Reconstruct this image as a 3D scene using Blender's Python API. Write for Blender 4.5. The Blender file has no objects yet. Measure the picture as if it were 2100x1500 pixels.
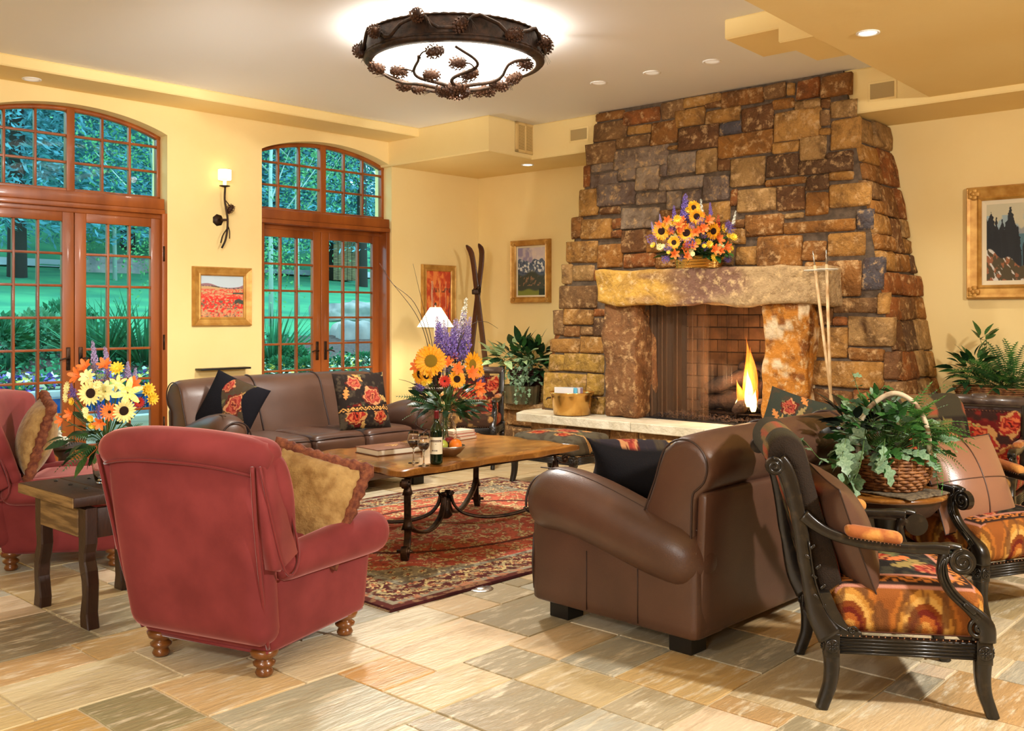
import bpy, math, random
import numpy as np
from mathutils import Vector, Matrix
random.seed(7); RS=np.random.RandomState(7)
sc=bpy.context.scene
U1=np.array([.6963,.7178]); E2=np.array([-.7178,.6963]); RR=np.array([.7445,-.6677]); NN=np.array([.6677,.7445])
TH=math.atan2(.7178,.6963); THF=math.atan2(-.6677,.7445)
WB=8.62; WF=8.62
C0=np.array([-.416,11.95])
def AB(a,b,z=0): p=a*U1+b*E2; return (p[0],p[1],z)
def SN(s,n,z=0): p=s*RR+n*NN; return (p[0],p[1],z)
# ---------------------------------------------------------------- camera, world, lights, exposure
FPX=2000.0; CH=1.4; HY=649.0
cam=bpy.data.cameras.new('camera'); co=bpy.data.objects.new('camera',cam); sc.collection.objects.link(co)
co.location=(0,0,CH); co.rotation_euler=(math.pi/2,0,0)
cam.sensor_width=36; cam.lens=36*FPX/2100; cam.shift_y=-(750-HY)/2100; cam.clip_end=300
sc.camera=co
sc.view_settings.view_transform='Standard'; sc.view_settings.look='None'; sc.view_settings.gamma=1
sc.view_settings.use_curve_mapping=False; sc.view_settings.exposure=0.1
w=bpy.data.worlds.new('sky'); sc.world=w; w.use_nodes=True
wn=w.node_tree.nodes; wn['Background'].inputs[0].default_value=(0.38,0.78,1.0,1); wn['Background'].inputs[1].default_value=4.6
def lamp(kind,name,loc,target,power,col=(1,.93,.82),size=.3,spot=60,blend=.5,sy=None):
    l=bpy.data.lights.new(name,kind); l.energy=power; l.color=col
    if kind=='AREA':
        l.size=size
        if sy: l.shape='RECTANGLE'; l.size_y=sy
    elif kind=='SPOT': l.spot_size=math.radians(spot); l.spot_blend=blend; l.shadow_soft_size=size
    else: l.shadow_soft_size=size
    o=bpy.data.objects.new(name,l); sc.collection.objects.link(o); o.location=loc
    if target is not None:
        d=Vector(target)-Vector(loc); o.rotation_euler=d.to_track_quat('-Z','Y').to_euler()
    return o
lamp('AREA','ceiling_bounce',(-1.2,-.6,1.5),(-1.6,3.6,3.4),70,(1,.98,.94),.8)
lamp('AREA','strobe_right',(3.4,1.7,2.75),(.4,5.0,.3),190,(1,.97,.92),.25)
lamp('AREA','strobe_left',(-2.2,.4,2.3),(-.8,7,1.3),70,(1,.97,.92),.35)
lamp('SPOT','wall_wash',(-1.6,5.6,2.9),AB(4.75,8.6,1.9),230,(1,.98,.94),.4,95,1)
lamp('SPOT','fixture_down',(-.415,7.03,2.97),(-.415,7.03,0),380,(1,.97,.91),.10,160,.4)
lamp('POINT','lamp_bulb',(-.8125,10.35,1.38),None,30,(1,.88,.7),size=.05)
lamp('POINT','sconce_bulb',(-2.66,8.72,2.78),None,3,(1,.9,.75),size=.03)
lamp('POINT','fixture_bulb',(-.415,7.03,3.37),None,300,(1,.97,.92),size=.15)
lamp('POINT','fire_glow',(2.07,8.80,.85),None,24,(1,.62,.3),size=.1)
for x,y in ((1.55,7.95),(2.75,7.2),(.35,8.9)): lamp('SPOT','downlight',(x,y,3.38),(x+.62,y+.70,0),70,(1,.92,.78),.05,75,.8)
# ---------------------------------------------------------------- frames of reference
def ray(px,py): return np.array([(px-1050)/FPX,1.0,-(py-HY)/FPX])
def hit(px,py,nrm,d):      # point seen at a pixel on the upright plane nrm.x = d
    r=ray(px,py); t=d/(r[0]*nrm[0]+r[1]*nrm[1]); return np.array([r[0]*t,t,CH+r[2]*t])
def wpt(px,py,off=0): p=hit(px,py,E2,WB+off); return float(p[:2]@U1),float(p[2])
def fpt(px,py,off=0): p=hit(px,py,NN,WF+off); return float(p[:2]@RR),float(p[2])
def at(px,py,Y): r=ray(px,py); return (r[0]*Y,Y,CH+r[2]*Y)
def flr(px,py): Y=FPX*CH/(py-HY); return ((px-1050)*Y/FPX,Y,0)
# ---------------------------------------------------------------- helpers
def lin(c):
    c=np.asarray(c,float)/255.0
    return np.where(c<=.04045,c/12.92,((c+.055)/1.055)**2.4)
def L4(c): x=lin(c); return (float(x[0]),float(x[1]),float(x[2]),1)
def link(o,parent=None):
    sc.collection.objects.link(o)
    if parent is not None: o.parent=parent
    return o
def put(o,loc=(0,0,0),rz=0,sc_=None):
    o.location=loc; o.rotation_euler=(0,0,rz)
    if sc_: o.scale=sc_ if hasattr(sc_,'__len__') else (sc_,)*3
    return o
def tag(o,label=None,cat=None,group=None,kind=None):
    if label: o['label']=label
    if cat: o['category']=cat
    if group: o['group']=group
    if kind: o['kind']=kind
    return o
def thing(name,label,cat,loc=(0,0,0),rz=0,group=None):
    o=bpy.data.objects.new(name,None); o.empty_display_size=.1; link(o); put(o,loc,rz); return tag(o,label,cat,group)
def mesh(name,parts,mats):
    V=[];F=[];MI=[];SM=[];n=0
    for p in parts:
        v,f=p[0],p[1]; mi=p[2] if len(p)>2 else 0; sm=p[3] if len(p)>3 else True
        v=np.asarray(v,float); V.append(v)
        F+= [tuple(int(i)+n for i in q) for q in f]; MI+=[mi]*len(f); SM+=[sm]*len(f); n+=len(v)
    V=np.concatenate(V) if V else np.zeros((0,3))
    me=bpy.data.meshes.new(name); me.from_pydata(V.tolist(),[],F); 
    for m in (mats if isinstance(mats,(list,tuple)) else [mats]): me.materials.append(m)
    me.polygons.foreach_set('material_index',MI); me.polygons.foreach_set('use_smooth',SM); me.update()
    return me
def colour(me,fn):
    n=len(me.vertices); co_=np.zeros(n*3); me.vertices.foreach_get('co',co_); co_=co_.reshape(-1,3)
    c=np.ones((n,4)); c[:,:3]=lin(fn(co_)); a=me.color_attributes.new('Col','FLOAT_COLOR','POINT'); a.data.foreach_set('color',c.ravel())
def ob(name,parts,mats,parent=None,loc=(0,0,0),rz=0,cols=None,**kw):
    if isinstance(parts,tuple): parts=[parts]
    me=parts if isinstance(parts,bpy.types.Mesh) else mesh(name,parts,mats)
    if cols: colour(me,cols)
    o=bpy.data.objects.new(name,me); link(o,parent); put(o,loc,rz)
    if kw: tag(o,**kw)
    return o
def dup(root,loc=None,rz=None,label=None):
    def cp(o,par):
        c=o.copy(); sc.collection.objects.link(c)
        if par is not None: c.parent=par
        for ch in kids.get(o,[]): cp(ch,c)
        return c
    kids={}
    for o in sc.objects:
        if o.parent is not None: kids.setdefault(o.parent,[]).append(o)
    r=cp(root,None)
    if loc is not None: r.location=loc
    if rz is not None: r.rotation_euler=(0,0,rz)
    if label: r['label']=label
    return r
def inst(name,me,parent,loc,rot=(0,0,0),s=1):
    o=bpy.data.objects.new(name,me); sc.collection.objects.link(o); o.parent=parent; o.location=loc; o.rotation_euler=rot
    o.scale=s if hasattr(s,'__len__') else (s,s,s); return o
def box(x0,x1,y0,y1,z0,z1,sm=False,mi=0):
    v=[(x,y,z) for z in (z0,z1) for y in (y0,y1) for x in (x0,x1)]
    return (np.array(v,float),[(0,2,3,1),(4,5,7,6),(0,1,5,4),(2,6,7,3),(0,4,6,2),(1,3,7,5)],mi,sm)
def bbox(x0,x1,y0,y1,z0,z1,b=.004,mi=0):   # box with softened edges
    return rbox((x0+x1)/2,(y0+y1)/2,(z0+z1)/2,(x1-x0)/2,(y1-y0)/2,(z1-z0)/2,b,3,mi=mi)
_lat={}
def _lattice(n):
    if n in _lat: return _lat[n]
    idx={};P=[];F=[]
    def vid(i,j,k):
        q=(i,j,k)
        if q not in idx: idx[q]=len(P); P.append(q)
        return idx[q]
    for a in range(n):
        for b in range(n):
            for s in (0,n):
                for ax in range(3):
                    c=[]
                    for da,db in ((0,0),(1,0),(1,1),(0,1)):
                        t=[0,0,0]; t[ax]=s; t[(ax+1)%3]=a+da; t[(ax+2)%3]=b+db; c.append(vid(*t))
                    F.append(tuple(c) if s==n else tuple(c[::-1]))
    _lat[n]=(np.array(P,float),F); return _lat[n]
def rbox(cx,cy,cz,hx,hy,hz,r,n=8,fn=None,mi=0,even=False):
    P,F=_lattice(n); t=P/n*2-1; h=np.array([hx,hy,hz],float); rr=min(r,hx,hy,hz)
    if n==3:
        q=np.where(np.abs(t)>.9,np.sign(t),np.sign(t)*1.0); core=h-rr
        p=np.where(np.abs(t)>.9,np.sign(t)*h,np.sign(t)*core); V=p
        # pull the edge loops in
        m=(np.abs(t)>.9).sum(1)
        V=np.where((m[:,None]>1)&(np.abs(t)>.9),np.sign(t)*(h-rr*.3),V)
    else:
        p=(t if even else np.sin(t*math.pi/2))*h; q=np.clip(p,-(h-rr),h-rr); d=p-q; L=np.linalg.norm(d,axis=1)[:,None]
        V=q+rr*d/np.maximum(L,1e-9)
    if fn is not None: V=fn(V,t)
    return (V+np.array([cx,cy,cz]),F,mi,True)
def gridf(fn,nu,nv,mi=0,closeu=False,closev=False,sm=True):
    u=np.linspace(0,1,nu+(0 if closeu else 1),endpoint=not closeu); v=np.linspace(0,1,nv+(0 if closev else 1),endpoint=not closev)
    A,B=np.meshgrid(u,v,indexing='ij'); V=np.stack(fn(A.ravel(),B.ravel()),1); M=len(v); N=len(u); F=[]
    for i in range(nu):
        i2=(i+1)%N
        for j in range(nv):
            j2=(j+1)%M; F.append((i*M+j,i2*M+j,i2*M+j2,i*M+j2))
    return (V,F,mi,sm)
def lathe(pr,seg=24,mi=0,c=(0,0,0),sm=True,cap=True):
    pr=np.array(pr,float); n=len(pr); V=[];F=[]
    for k in range(seg):
        a=2*math.pi*k/seg; V+= [(c[0]+r*math.cos(a),c[1]+r*math.sin(a),c[2]+z) for r,z in pr]
    for k in range(seg):
        k2=(k+1)%seg
        for i in range(n-1): F.append((k*n+i,k2*n+i,k2*n+i+1,k*n+i+1))
    if cap:
        if pr[0][0]>1e-6: F.append(tuple(k*n for k in range(seg))[::-1])
        if pr[-1][0]>1e-6: F.append(tuple(k*n+n-1 for k in range(seg)))
    return (np.array(V),F,mi,sm)
def smooth_path(pts,m=6,closed=False):
    P=np.array(pts,float); n=len(P); out=[]
    for i in range(n if closed else n-1):
        p0=P[(i-1)%n] if (closed or i>0) else P[i]; p1=P[i]; p2=P[(i+1)%n]; p3=P[(i+2)%n] if (closed or i+2<n) else p2
        for k in range(m):
            t=k/m; out.append(.5*((2*p1)+(-p0+p2)*t+(2*p0-5*p1+4*p2-p3)*t*t+(-p0+3*p1-3*p2+p3)*t**3))
    if not closed: out.append(P[-1])
    return np.array(out)
def tube(pts,r,seg=8,closed=False,mi=0,flat=None,up=None,sm=True,cap=True):
    """flat=(w,h): rectangular-ish section; up fixes the frame"""
    P=np.array(pts,float); n=len(P); r=np.broadcast_to(np.asarray(r,float),(n,)) if np.ndim(r)<2 else r
    T=np.zeros_like(P)
    for i in range(n):
        a=P[(i-1)%n] if (closed or i>0) else P[i]; b=P[(i+1)%n] if (closed or i<n-1) else P[i]
        d=b-a; T[i]=d/max(np.linalg.norm(d),1e-9)
    if up is None:
        up=np.array([0,0,1.0]) if abs(T[0][2])<.9 else np.array([1.0,0,0]); fixed=False
    else: up=np.array(up,float); fixed=True
    V=[];F=[];nv=up
    for i in range(n):
        base=up if fixed else nv
        s=base-T[i]*(base@T[i]); L=np.linalg.norm(s)
        if L<1e-6: s=np.array([1.0,0,0])-T[i]*T[i][0]; L=np.linalg.norm(s)
        s/=L; nv=s; b=np.cross(T[i],s)
        if flat is not None:
            k=r[i]; w,h=flat
            for x,y in ((-1,-.75),(-.75,-1),(.75,-1),(1,-.75),(1,.75),(.75,1),(-.75,1),(-1,.75)): V.append(P[i]+b*x*w*k+s*y*h*k)
        else:
            for k in range(seg):
                a=2*math.pi*k/seg; V.append(P[i]+(b*math.cos(a)+s*math.sin(a))*r[i])
    m=8 if flat is not None else seg
    for i in range(n if closed else n-1):
        i2=(i+1)%n
        for k in range(m):
            k2=(k+1)%m; F.append((i*m+k,i*m+k2,i2*m+k2,i2*m+k))
    if not closed and cap: F.append(tuple(range(m))[::-1]); F.append(tuple((n-1)*m+k for k in range(m)))
    return (np.array(V),F,mi,sm)
def prism(poly,d0,d1,ax='z',mi=0,bev=0,sm=False):
    """extrude 2-D polygon; ax z:(x,y) x:(y,z) y:(x,z)"""
    P=np.array(poly,float); n=len(P); c=P.mean(0)
    a=sum(P[i][0]*P[(i+1)%n][1]-P[(i+1)%n][0]*P[i][1] for i in range(n))
    if (a<0)!=(ax=='y'): P=P[::-1]
    lv=[(d0,1)],[(d1,1)]
    if bev:
        Q=[];
        for i in range(n):
            e1=P[i]-P[i-1]; e2=P[(i+1)%n]-P[i]; e1/=max(np.linalg.norm(e1),1e-9); e2/=max(np.linalg.norm(e2),1e-9)
            nn=np.array([-(e1+e2)[1],(e1+e2)[0]]); L=np.linalg.norm(nn); nn=nn/max(L,1e-6)
            if ax=='y': nn=-nn
            Q.append(P[i]+nn*bev)
        Q=np.array(Q); layers=[(Q,d0),(P,d0+bev),(P,d1-bev),(Q,d1)]
    else: layers=[(P,d0),(P,d1)]
    V=[];F=[]
    for q,z in layers:
        for x,y in q: V.append((x,y,z) if ax=='z' else (z,x,y) if ax=='x' else (x,z,y))
    for l in range(len(layers)-1):
        for i in range(n):
            j=(i+1)%n; F.append((l*n+i,l*n+j,(l+1)*n+j,(l+1)*n+i))
    F.append(tuple(range(n))[::-1]); F.append(tuple((len(layers)-1)*n+i for i in range(n)))
    return (np.array(V,float),F,mi,sm)
def xf(part,loc=(0,0,0),rot=(0,0,0),s=1):
    M=Matrix.LocRotScale(Vector(loc),__import__('mathutils').Euler(rot),Vector((s,)*3 if not hasattr(s,'__len__') else s))
    R=np.array(M); v=np.asarray(part[0]); v=v@R[:3,:3].T+R[:3,3]; return (v,)+tuple(part[1:])
def vn(x,y,seed=0):     # value noise
    xi=np.floor(x).astype(int); yi=np.floor(y).astype(int); fx=x-xi; fy=y-yi; fx=fx*fx*(3-2*fx); fy=fy*fy*(3-2*fy)
    def h(a,b): 
        n=(a*374761393+b*668265263+seed*982451653)&0x7fffffff; n=((n^(n>>13))*1274126177)&0x7fffffff; return ((n^(n>>16))&0xffff)/65535.0
    return (h(xi,yi)*(1-fx)+h(xi+1,yi)*fx)*(1-fy)+(h(xi,yi+1)*(1-fx)+h(xi+1,yi+1)*fx)*fy
def fbm(x,y,seed=0,o=3):
    s=0;a=.5;t=0
    for i in range(o): s=s+a*vn(x*2**i,y*2**i,seed+i); t+=a; a*=.5
    return s/t
def mixc(c,d,m): return c*(1-m[:,None])+np.asarray(d,float)*m[:,None]
def st(a,b,x): t=np.clip((x-a)/(b-a),0,1); return t*t*(3-2*t)
# ---------------------------------------------------------------- materials
def mat(name,col=(200,200,200),rough=.5,metal=0,col2=None,ns=8,nd=4,lo=.35,hi=.65,bump=0,bs=60,coat=0,sheen=0,
        emit=None,es=0,trans=0,ior=1.45,alpha=1,attr=False,objcol=False,stretch=None,spec=.5,bk='noise',sheencol=None,cr=.1,sss=0,col3=None,bd=.01):
    m=bpy.data.materials.new(name); m.use_nodes=True; N=m.node_tree.nodes; K=m.node_tree.links; b=N['Principled BSDF']
    I=b.inputs; I['Base Color'].default_value=L4(col); I['Roughness'].default_value=rough; I['Metallic'].default_value=metal
    I['Specular IOR Level'].default_value=spec; I['IOR'].default_value=ior
    if coat: I['Coat Weight'].default_value=coat; I['Coat Roughness'].default_value=cr
    if sheen:
        I['Sheen Weight'].default_value=sheen; I['Sheen Roughness'].default_value=.35
        if sheencol: I['Sheen Tint'].default_value=L4(sheencol)
    if emit: I['Emission Color'].default_value=L4(emit); I['Emission Strength'].default_value=es
    if trans: I['Transmission Weight'].default_value=trans
    if alpha<1: I['Alpha'].default_value=alpha
    tc=N.new('ShaderNodeTexCoord'); mp=N.new('ShaderNodeMapping'); K.new(tc.outputs['Object'],mp.inputs[0])
    if objcol:
        oi=N.new('ShaderNodeObjectInfo'); va=N.new('ShaderNodeVectorMath'); va.operation='ADD'; ml=N.new('ShaderNodeMath'); ml.operation='MULTIPLY'; ml.inputs[1].default_value=50
        K.new(oi.outputs['Random'],ml.inputs[0]); K.new(tc.outputs['Object'],va.inputs[0]); K.new(ml.outputs[0],va.inputs[1]); K.new(va.outputs[0],mp.inputs[0])
    if stretch: mp.inputs['Scale'].default_value=stretch
    src=None
    if attr: a=N.new('ShaderNodeVertexColor'); a.layer_name='Col'; src=a.outputs[0]
    if objcol: src=oi.outputs['Color']
    if col2 is not None:
        nz=N.new('ShaderNodeTexNoise'); nz.inputs['Scale'].default_value=ns; nz.inputs['Detail'].default_value=nd
        if objcol or attr: nz.inputs['Roughness'].default_value=.72; nz.inputs['Distortion'].default_value=.6
        K.new(mp.outputs[0],nz.inputs['Vector'])
        rp=N.new('ShaderNodeMapRange'); rp.inputs[1].default_value=lo; rp.inputs[2].default_value=hi; K.new(nz.outputs[0],rp.inputs[0])
        mx=N.new('ShaderNodeMix'); mx.data_type='RGBA'; K.new(rp.outputs[0],mx.inputs[0])
        if src is not None: K.new(src,mx.inputs[6])
        else: mx.inputs[6].default_value=L4(col)
        mx.inputs[7].default_value=L4(col2); src=mx.outputs[2]
        if col3 is not None:
            n2=N.new('ShaderNodeTexNoise'); n2.inputs['Scale'].default_value=ns*2.7; n2.inputs['Detail'].default_value=nd; n2.inputs['Roughness'].default_value=.7
            K.new(mp.outputs[0],n2.inputs['Vector'])
            r2=N.new('ShaderNodeMapRange'); r2.inputs[1].default_value=.52; r2.inputs[2].default_value=.68; K.new(n2.outputs[0],r2.inputs[0])
            m2=N.new('ShaderNodeMix'); m2.data_type='RGBA'; K.new(r2.outputs[0],m2.inputs[0]); K.new(src,m2.inputs[6]); m2.inputs[7].default_value=L4(col3); src=m2.outputs[2]
    if src is not None: K.new(src,I['Base Color'])
    if bump:
        if bk=='voronoi': bn=N.new('ShaderNodeTexVoronoi'); bo=bn.outputs['Distance']
        else: bn=N.new('ShaderNodeTexNoise'); bn.inputs['Detail'].default_value=5; bn.inputs['Roughness'].default_value=.6; bo=bn.outputs[0]
        bn.inputs['Scale'].default_value=bs; K.new(mp.outputs[0],bn.inputs['Vector'])
        bm=N.new('ShaderNodeBump'); bm.inputs['Strength'].default_value=bump; bm.inputs['Distance'].default_value=bd; K.new(bo,bm.inputs['Height']); K.new(bm.outputs[0],I['Normal'])
    return m
WALL=(241,215,152)
M={}
M['wall']=mat('wall_plaster',WALL,.75,col2=(238,209,143),ns=1.2,bump=.12,bs=6,spec=.25,bd=.02)
M['ceil']=mat('ceiling_paint',(240,238,234),.85,bump=.04,bs=30,spec=.2)
M['grout']=mat('floor_grout',(198,182,150),.8,bump=.3,bs=80)
M['tile']=mat('slate_tile',(200,180,140),.36,col2=(158,136,98),ns=2.6,nd=9,lo=.50,hi=.78,col3=(222,210,182),objcol=True,stretch=(.7,3.4,1),bump=.4,bs=16,spec=.5,bd=.012)
M['stone']=mat('quarry_stone',(170,110,50),.8,col2=(72,46,28),ns=5,nd=10,lo=.44,hi=.74,col3=(204,164,112),objcol=True,bump=1,bs=16,spec=.25,bd=.035)  # natural mottling, its contrast raised to paint raking-light relief into the colour
M['stonev']=mat('lintel_stone',(170,110,50),.8,col2=(96,62,34),ns=6,nd=10,lo=.48,hi=.8,col3=(214,180,128),attr=True,bump=1,bs=12,spec=.25,bd=.04)
M['mortar']=mat('mortar',(104,86,68),.9,col2=(78,64,50),ns=20,bump=.6,bs=60)
M['hearth']=mat('hearth_limestone',(226,216,192),.6,col2=(204,192,164),ns=6,bump=.6,bs=18,bd=.03)
M['wood']=mat('window_wood',(158,84,30),.38,col2=(124,60,18),ns=5,nd=6,stretch=(1,1,.15),coat=.2,bump=.03,bs=40)
M['leather']=mat('brown_leather',(86,58,44),.40,col2=(72,48,36),ns=3,bump=.1,bs=180,spec=.5,coat=.12,cr=.3,bk='voronoi',bd=.003)
M['leather2']=mat('tan_leather_back',(112,84,56),.55,bump=.1,bs=120,bd=.003)
M['pipe']=mat('dark_piping',(50,32,25),.5)
M['black']=mat('black_wood',(20,18,16),.4)
M['red']=mat('red_velvet',(130,54,54),.85,col2=(112,44,44),ns=5,sheen=.7,sheencol=(240,170,160),bump=.08,bs=260,bd=.003,spec=.2)
M['redd']=mat('dark_red_piping',(112,30,30),.7,sheen=.3)
M['foot']=mat('turned_oak',(128,76,30),.3,col2=(96,52,18),ns=9,coat=.4,stretch=(1,1,.3))
M['iron']=mat('wrought_iron',(30,20,15),.42,metal=.75,col2=(70,48,32),ns=20,bump=.3,bs=50)
M['carved']=mat('ebonised_wood',(24,20,16),.30,col2=(58,46,32),ns=30,nd=6,lo=.55,hi=.8,coat=.25,bump=.2,bs=60,bd=.004)
M['tap']=mat('tapestry',(120,60,30),.95,attr=True,bump=.35,bs=240,bd=.004,bk='voronoi',spec=.15)
M['print']=mat('oil_paint',(120,60,30),.55,attr=True,bump=.2,bs=90,bd=.003)
M['rug']=mat('rug_pile',(150,60,40),.97,attr=True,bump=.4,bs=300,bd=.004,spec=.1)
M['gold']=mat('gilded_frame',(206,158,80),.38,metal=.35,col2=(176,124,52),ns=12,bump=.08,bs=60)
M['linen']=mat('linen_liner',(222,208,176),.8)
M['tabwood']=mat('knotty_table_wood',(142,90,34),.25,col2=(98,56,20),ns=2.2,nd=8,stretch=(1,4,1),coat=.35,cr=.12,bump=.04,bs=12,col3=(166,114,50))
M['oldwood']=mat('old_oak',(54,30,18),.45,col2=(44,24,14),ns=5,nd=6,stretch=(1,5,1),bump=.25,bs=20)
M['rawwood']=mat('weathered_oak',(150,118,72),.6,col2=(96,70,38),ns=4,nd=8,lo=.4,hi=.6,stretch=(1,1,9),bump=.4,bs=30)
M['brass']=mat('brushed_brass',(236,192,116),.24,metal=1,col2=(214,164,88),ns=6)
M['silver']=mat('hammered_silver',(190,182,170),.28,metal=1,bump=.3,bs=40)
M['glass']=mat('clear_glass',(255,255,255),.0,trans=1,ior=1.45)
M['gglass']=mat('green_glass',(24,66,34),.03,trans=.85,ior=1.5)
M['wine']=mat('red_wine',(32,2,8),.05,coat=.3)
def pane_mat():
    m=bpy.data.materials.new('window_glass'); m.use_nodes=True; N=m.node_tree.nodes; K=m.node_tree.links; N.remove(N['Principled BSDF'])
    t=N.new('ShaderNodeBsdfTransparent'); g=N.new('ShaderNodeBsdfGlossy'); g.inputs['Roughness'].default_value=.02; x=N.new('ShaderNodeMixShader')
    t.inputs[0].default_value=(.93,.99,.98,1); f=N.new('ShaderNodeFresnel'); f.inputs[0].default_value=1.12
    K.new(f.outputs[0],x.inputs[0]); K.new(t.outputs[0],x.inputs[1]); K.new(g.outputs[0],x.inputs[2]); K.new(x.outputs[0],N['Material Output'].inputs[0]); return m
M['pane']=pane_mat()
M['shade']=mat('lamp_shade',(255,246,228),.8,emit=(255,236,200),es=2.2)
M['bowl']=mat('alabaster_bowl',(255,250,240),.5,emit=(255,246,228),es=12)
M['metalpine']=mat('bronze_ironwork',(34,24,17),.55,metal=.5,col2=(66,44,28),ns=25,bump=.3,bs=60)
M['cone']=mat('pine_cone_bronze',(84,52,30),.6,metal=.3,col2=(60,36,22),ns=40)
M['trimw']=mat('white_trim',(240,236,228),.5)
M['lampoff']=mat('dim_lamp_lens',(225,215,200),.4,emit=(255,240,215),es=.35)
M['lampon']=mat('lamp_lens',(255,255,255),.5,emit=(255,244,224),es=9)
M['cloth_black']=mat('black_velvet',(16,15,18),.9,sheen=.25,bump=.2,bs=200,bd=.003)
M['chenille']=mat('gold_chenille',(182,148,92),.95,col2=(142,106,58),ns=18,nd=6,bump=.7,bs=55,bd=.01,sheen=.3)
M['fringe']=mat('rust_fringe',(142,82,50),.9,col2=(94,44,30),ns=40,bump=.8,bs=90,bd=.01)
M['pad']=mat('rust_velvet_pad',(150,84,38),.9,col2=(196,134,64),ns=14,lo=.45,hi=.6,bump=.4,bs=150,sheen=.2,bd=.004)
M['nail']=mat('brass_nail',(150,112,84),.3,metal=.9)
M['wicker']=mat('wicker',(156,104,58),.55,col2=(96,56,28),ns=30,bump=.3,bs=90)
M['dwicker']=mat('dark_wicker',(66,22,20),.55,col2=(38,12,12),ns=30)
M['bark']=mat('birch_stick',(196,176,146),.7,col2=(120,92,64),ns=9,nd=3,lo=.5,hi=.6)
M['soil']=mat('soil',(48,34,24),.95,bump=.8,bs=40)
def leafm(n,c,c2,**k): return mat(n,c,.42,col2=c2,ns=9,lo=.3,hi=.7,spec=.4,**k)
M['leaf']=leafm('leaf_green',(62,108,48),(34,72,32)); M['leafd']=leafm('leaf_dark',(34,68,34),(18,42,24))
M['leafv']=leafm('leaf_variegated',(110,150,92),(190,208,160)); M['leafp']=leafm('leaf_pale_ivy',(138,164,132),(86,118,86))
M['fern']=leafm('fern_green',(92,142,64),(54,100,44)); M['leafb']=leafm('leaf_black_green',(20,26,20),(10,16,12))
M['stem']=mat('plant_stem',(74,100,44),.6); M['twig']=mat('dark_twig',(46,28,22),.7)
M['sun']=mat('sunflower_petal',(250,186,24),.55,col2=(232,140,10),ns=20); M['seed']=mat('sunflower_seed',(52,24,10),.9,bump=.8,bs=200)
M['seedy']=mat('sunflower_golden_centre',(176,140,30),.9,bump=.8,bs=200)
M['orange']=mat('orange_petal',(240,98,34),.55,col2=(246,150,70),ns=25); M['redp']=mat('red_petal',(206,48,28),.6)
M['yel']=mat('yellow_petal',(250,208,60),.55); M['cream']=mat('cream_petal',(250,232,150),.55,col2=(240,246,180),ns=20)
M['purp']=mat('purple_petal',(92,66,156),.6,col2=(140,116,190),ns=40); M['lav']=mat('lavender_petal',(150,130,186),.6,col2=(190,176,210),ns=40)
M['whitep']=mat('white_petal',(236,236,220),.6)
M['paper']=mat('paper',(226,214,190),.8); M['brownbook']=mat('brown_cloth_binding',(112,66,38),.55,bump=.1,bs=120)
M['skiw']=mat('old_ski_wood',(86,44,24),.4,col2=(54,26,14),ns=6,stretch=(1,1,.2),coat=.3)
M['bamboo']=mat('bamboo',(214,184,138),.45,col2=(180,140,92),ns=8)
M['firebrick']=mat('fire_brick',(150,104,66),.85,col2=(96,66,42),ns=5,bump=.3,bs=30)
M['soot']=mat('sooty_firebox',(26,20,16),.95); M['log']=mat('charred_log',(38,26,20),.9,col2=(70,46,30),ns=8,bump=.9,bs=22,bd=.02)
M['grille']=mat('speaker_grille',(176,150,98),.7); M['vent']=mat('vent_metal',(216,182,116),.5); M['dark']=mat('dark_void',(18,12,8),.9)
M['grass']=mat('lawn_grass',(84,158,104),.95,col2=(56,128,92),ns=.8,nd=8,bump=.5,bs=40,bd=.03)
M['mulch']=mat('bark_mulch',(104,72,62),.95,col2=(70,48,44),ns=18,bump=1,bs=30,bd=.03)
M['needle']=mat('spruce_needles',(58,110,116),.9,col2=(120,176,186),ns=1.5,nd=6); M['needled']=mat('dark_spruce_needles',(40,84,80),.9,col2=(84,136,130),ns=1.2)
M['birchleaf']=mat('birch_leaf_green',(96,150,84),.8,col2=(60,118,76),ns=2); M['trunk']=mat('tree_trunk',(70,56,50),.9,bump=.8,bs=12)
M['btrunk']=mat('aspen_trunk',(168,172,160),.8,col2=(90,90,84),ns=6,lo=.55,hi=.62)
M['concrete']=mat('pool_coping',(190,190,186),.7); M['water']=mat('pool_water',(70,150,200),.08,coat=.3); M['ptile']=mat('blue_pool_tile',(30,84,150),.2,col2=(20,50,110),ns=9)
M['rock']=mat('lawn_rock',(170,150,140),.9,col2=(130,120,116),ns=3,bump=.6,bs=8)
M['pot']=mat('mossy_pot',(92,74,44),.8,col2=(62,60,34),ns=9,bump=.4,bs=30)
M['silverpoleribbon']=mat('pole_ring',(206,196,176),.5)
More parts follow.
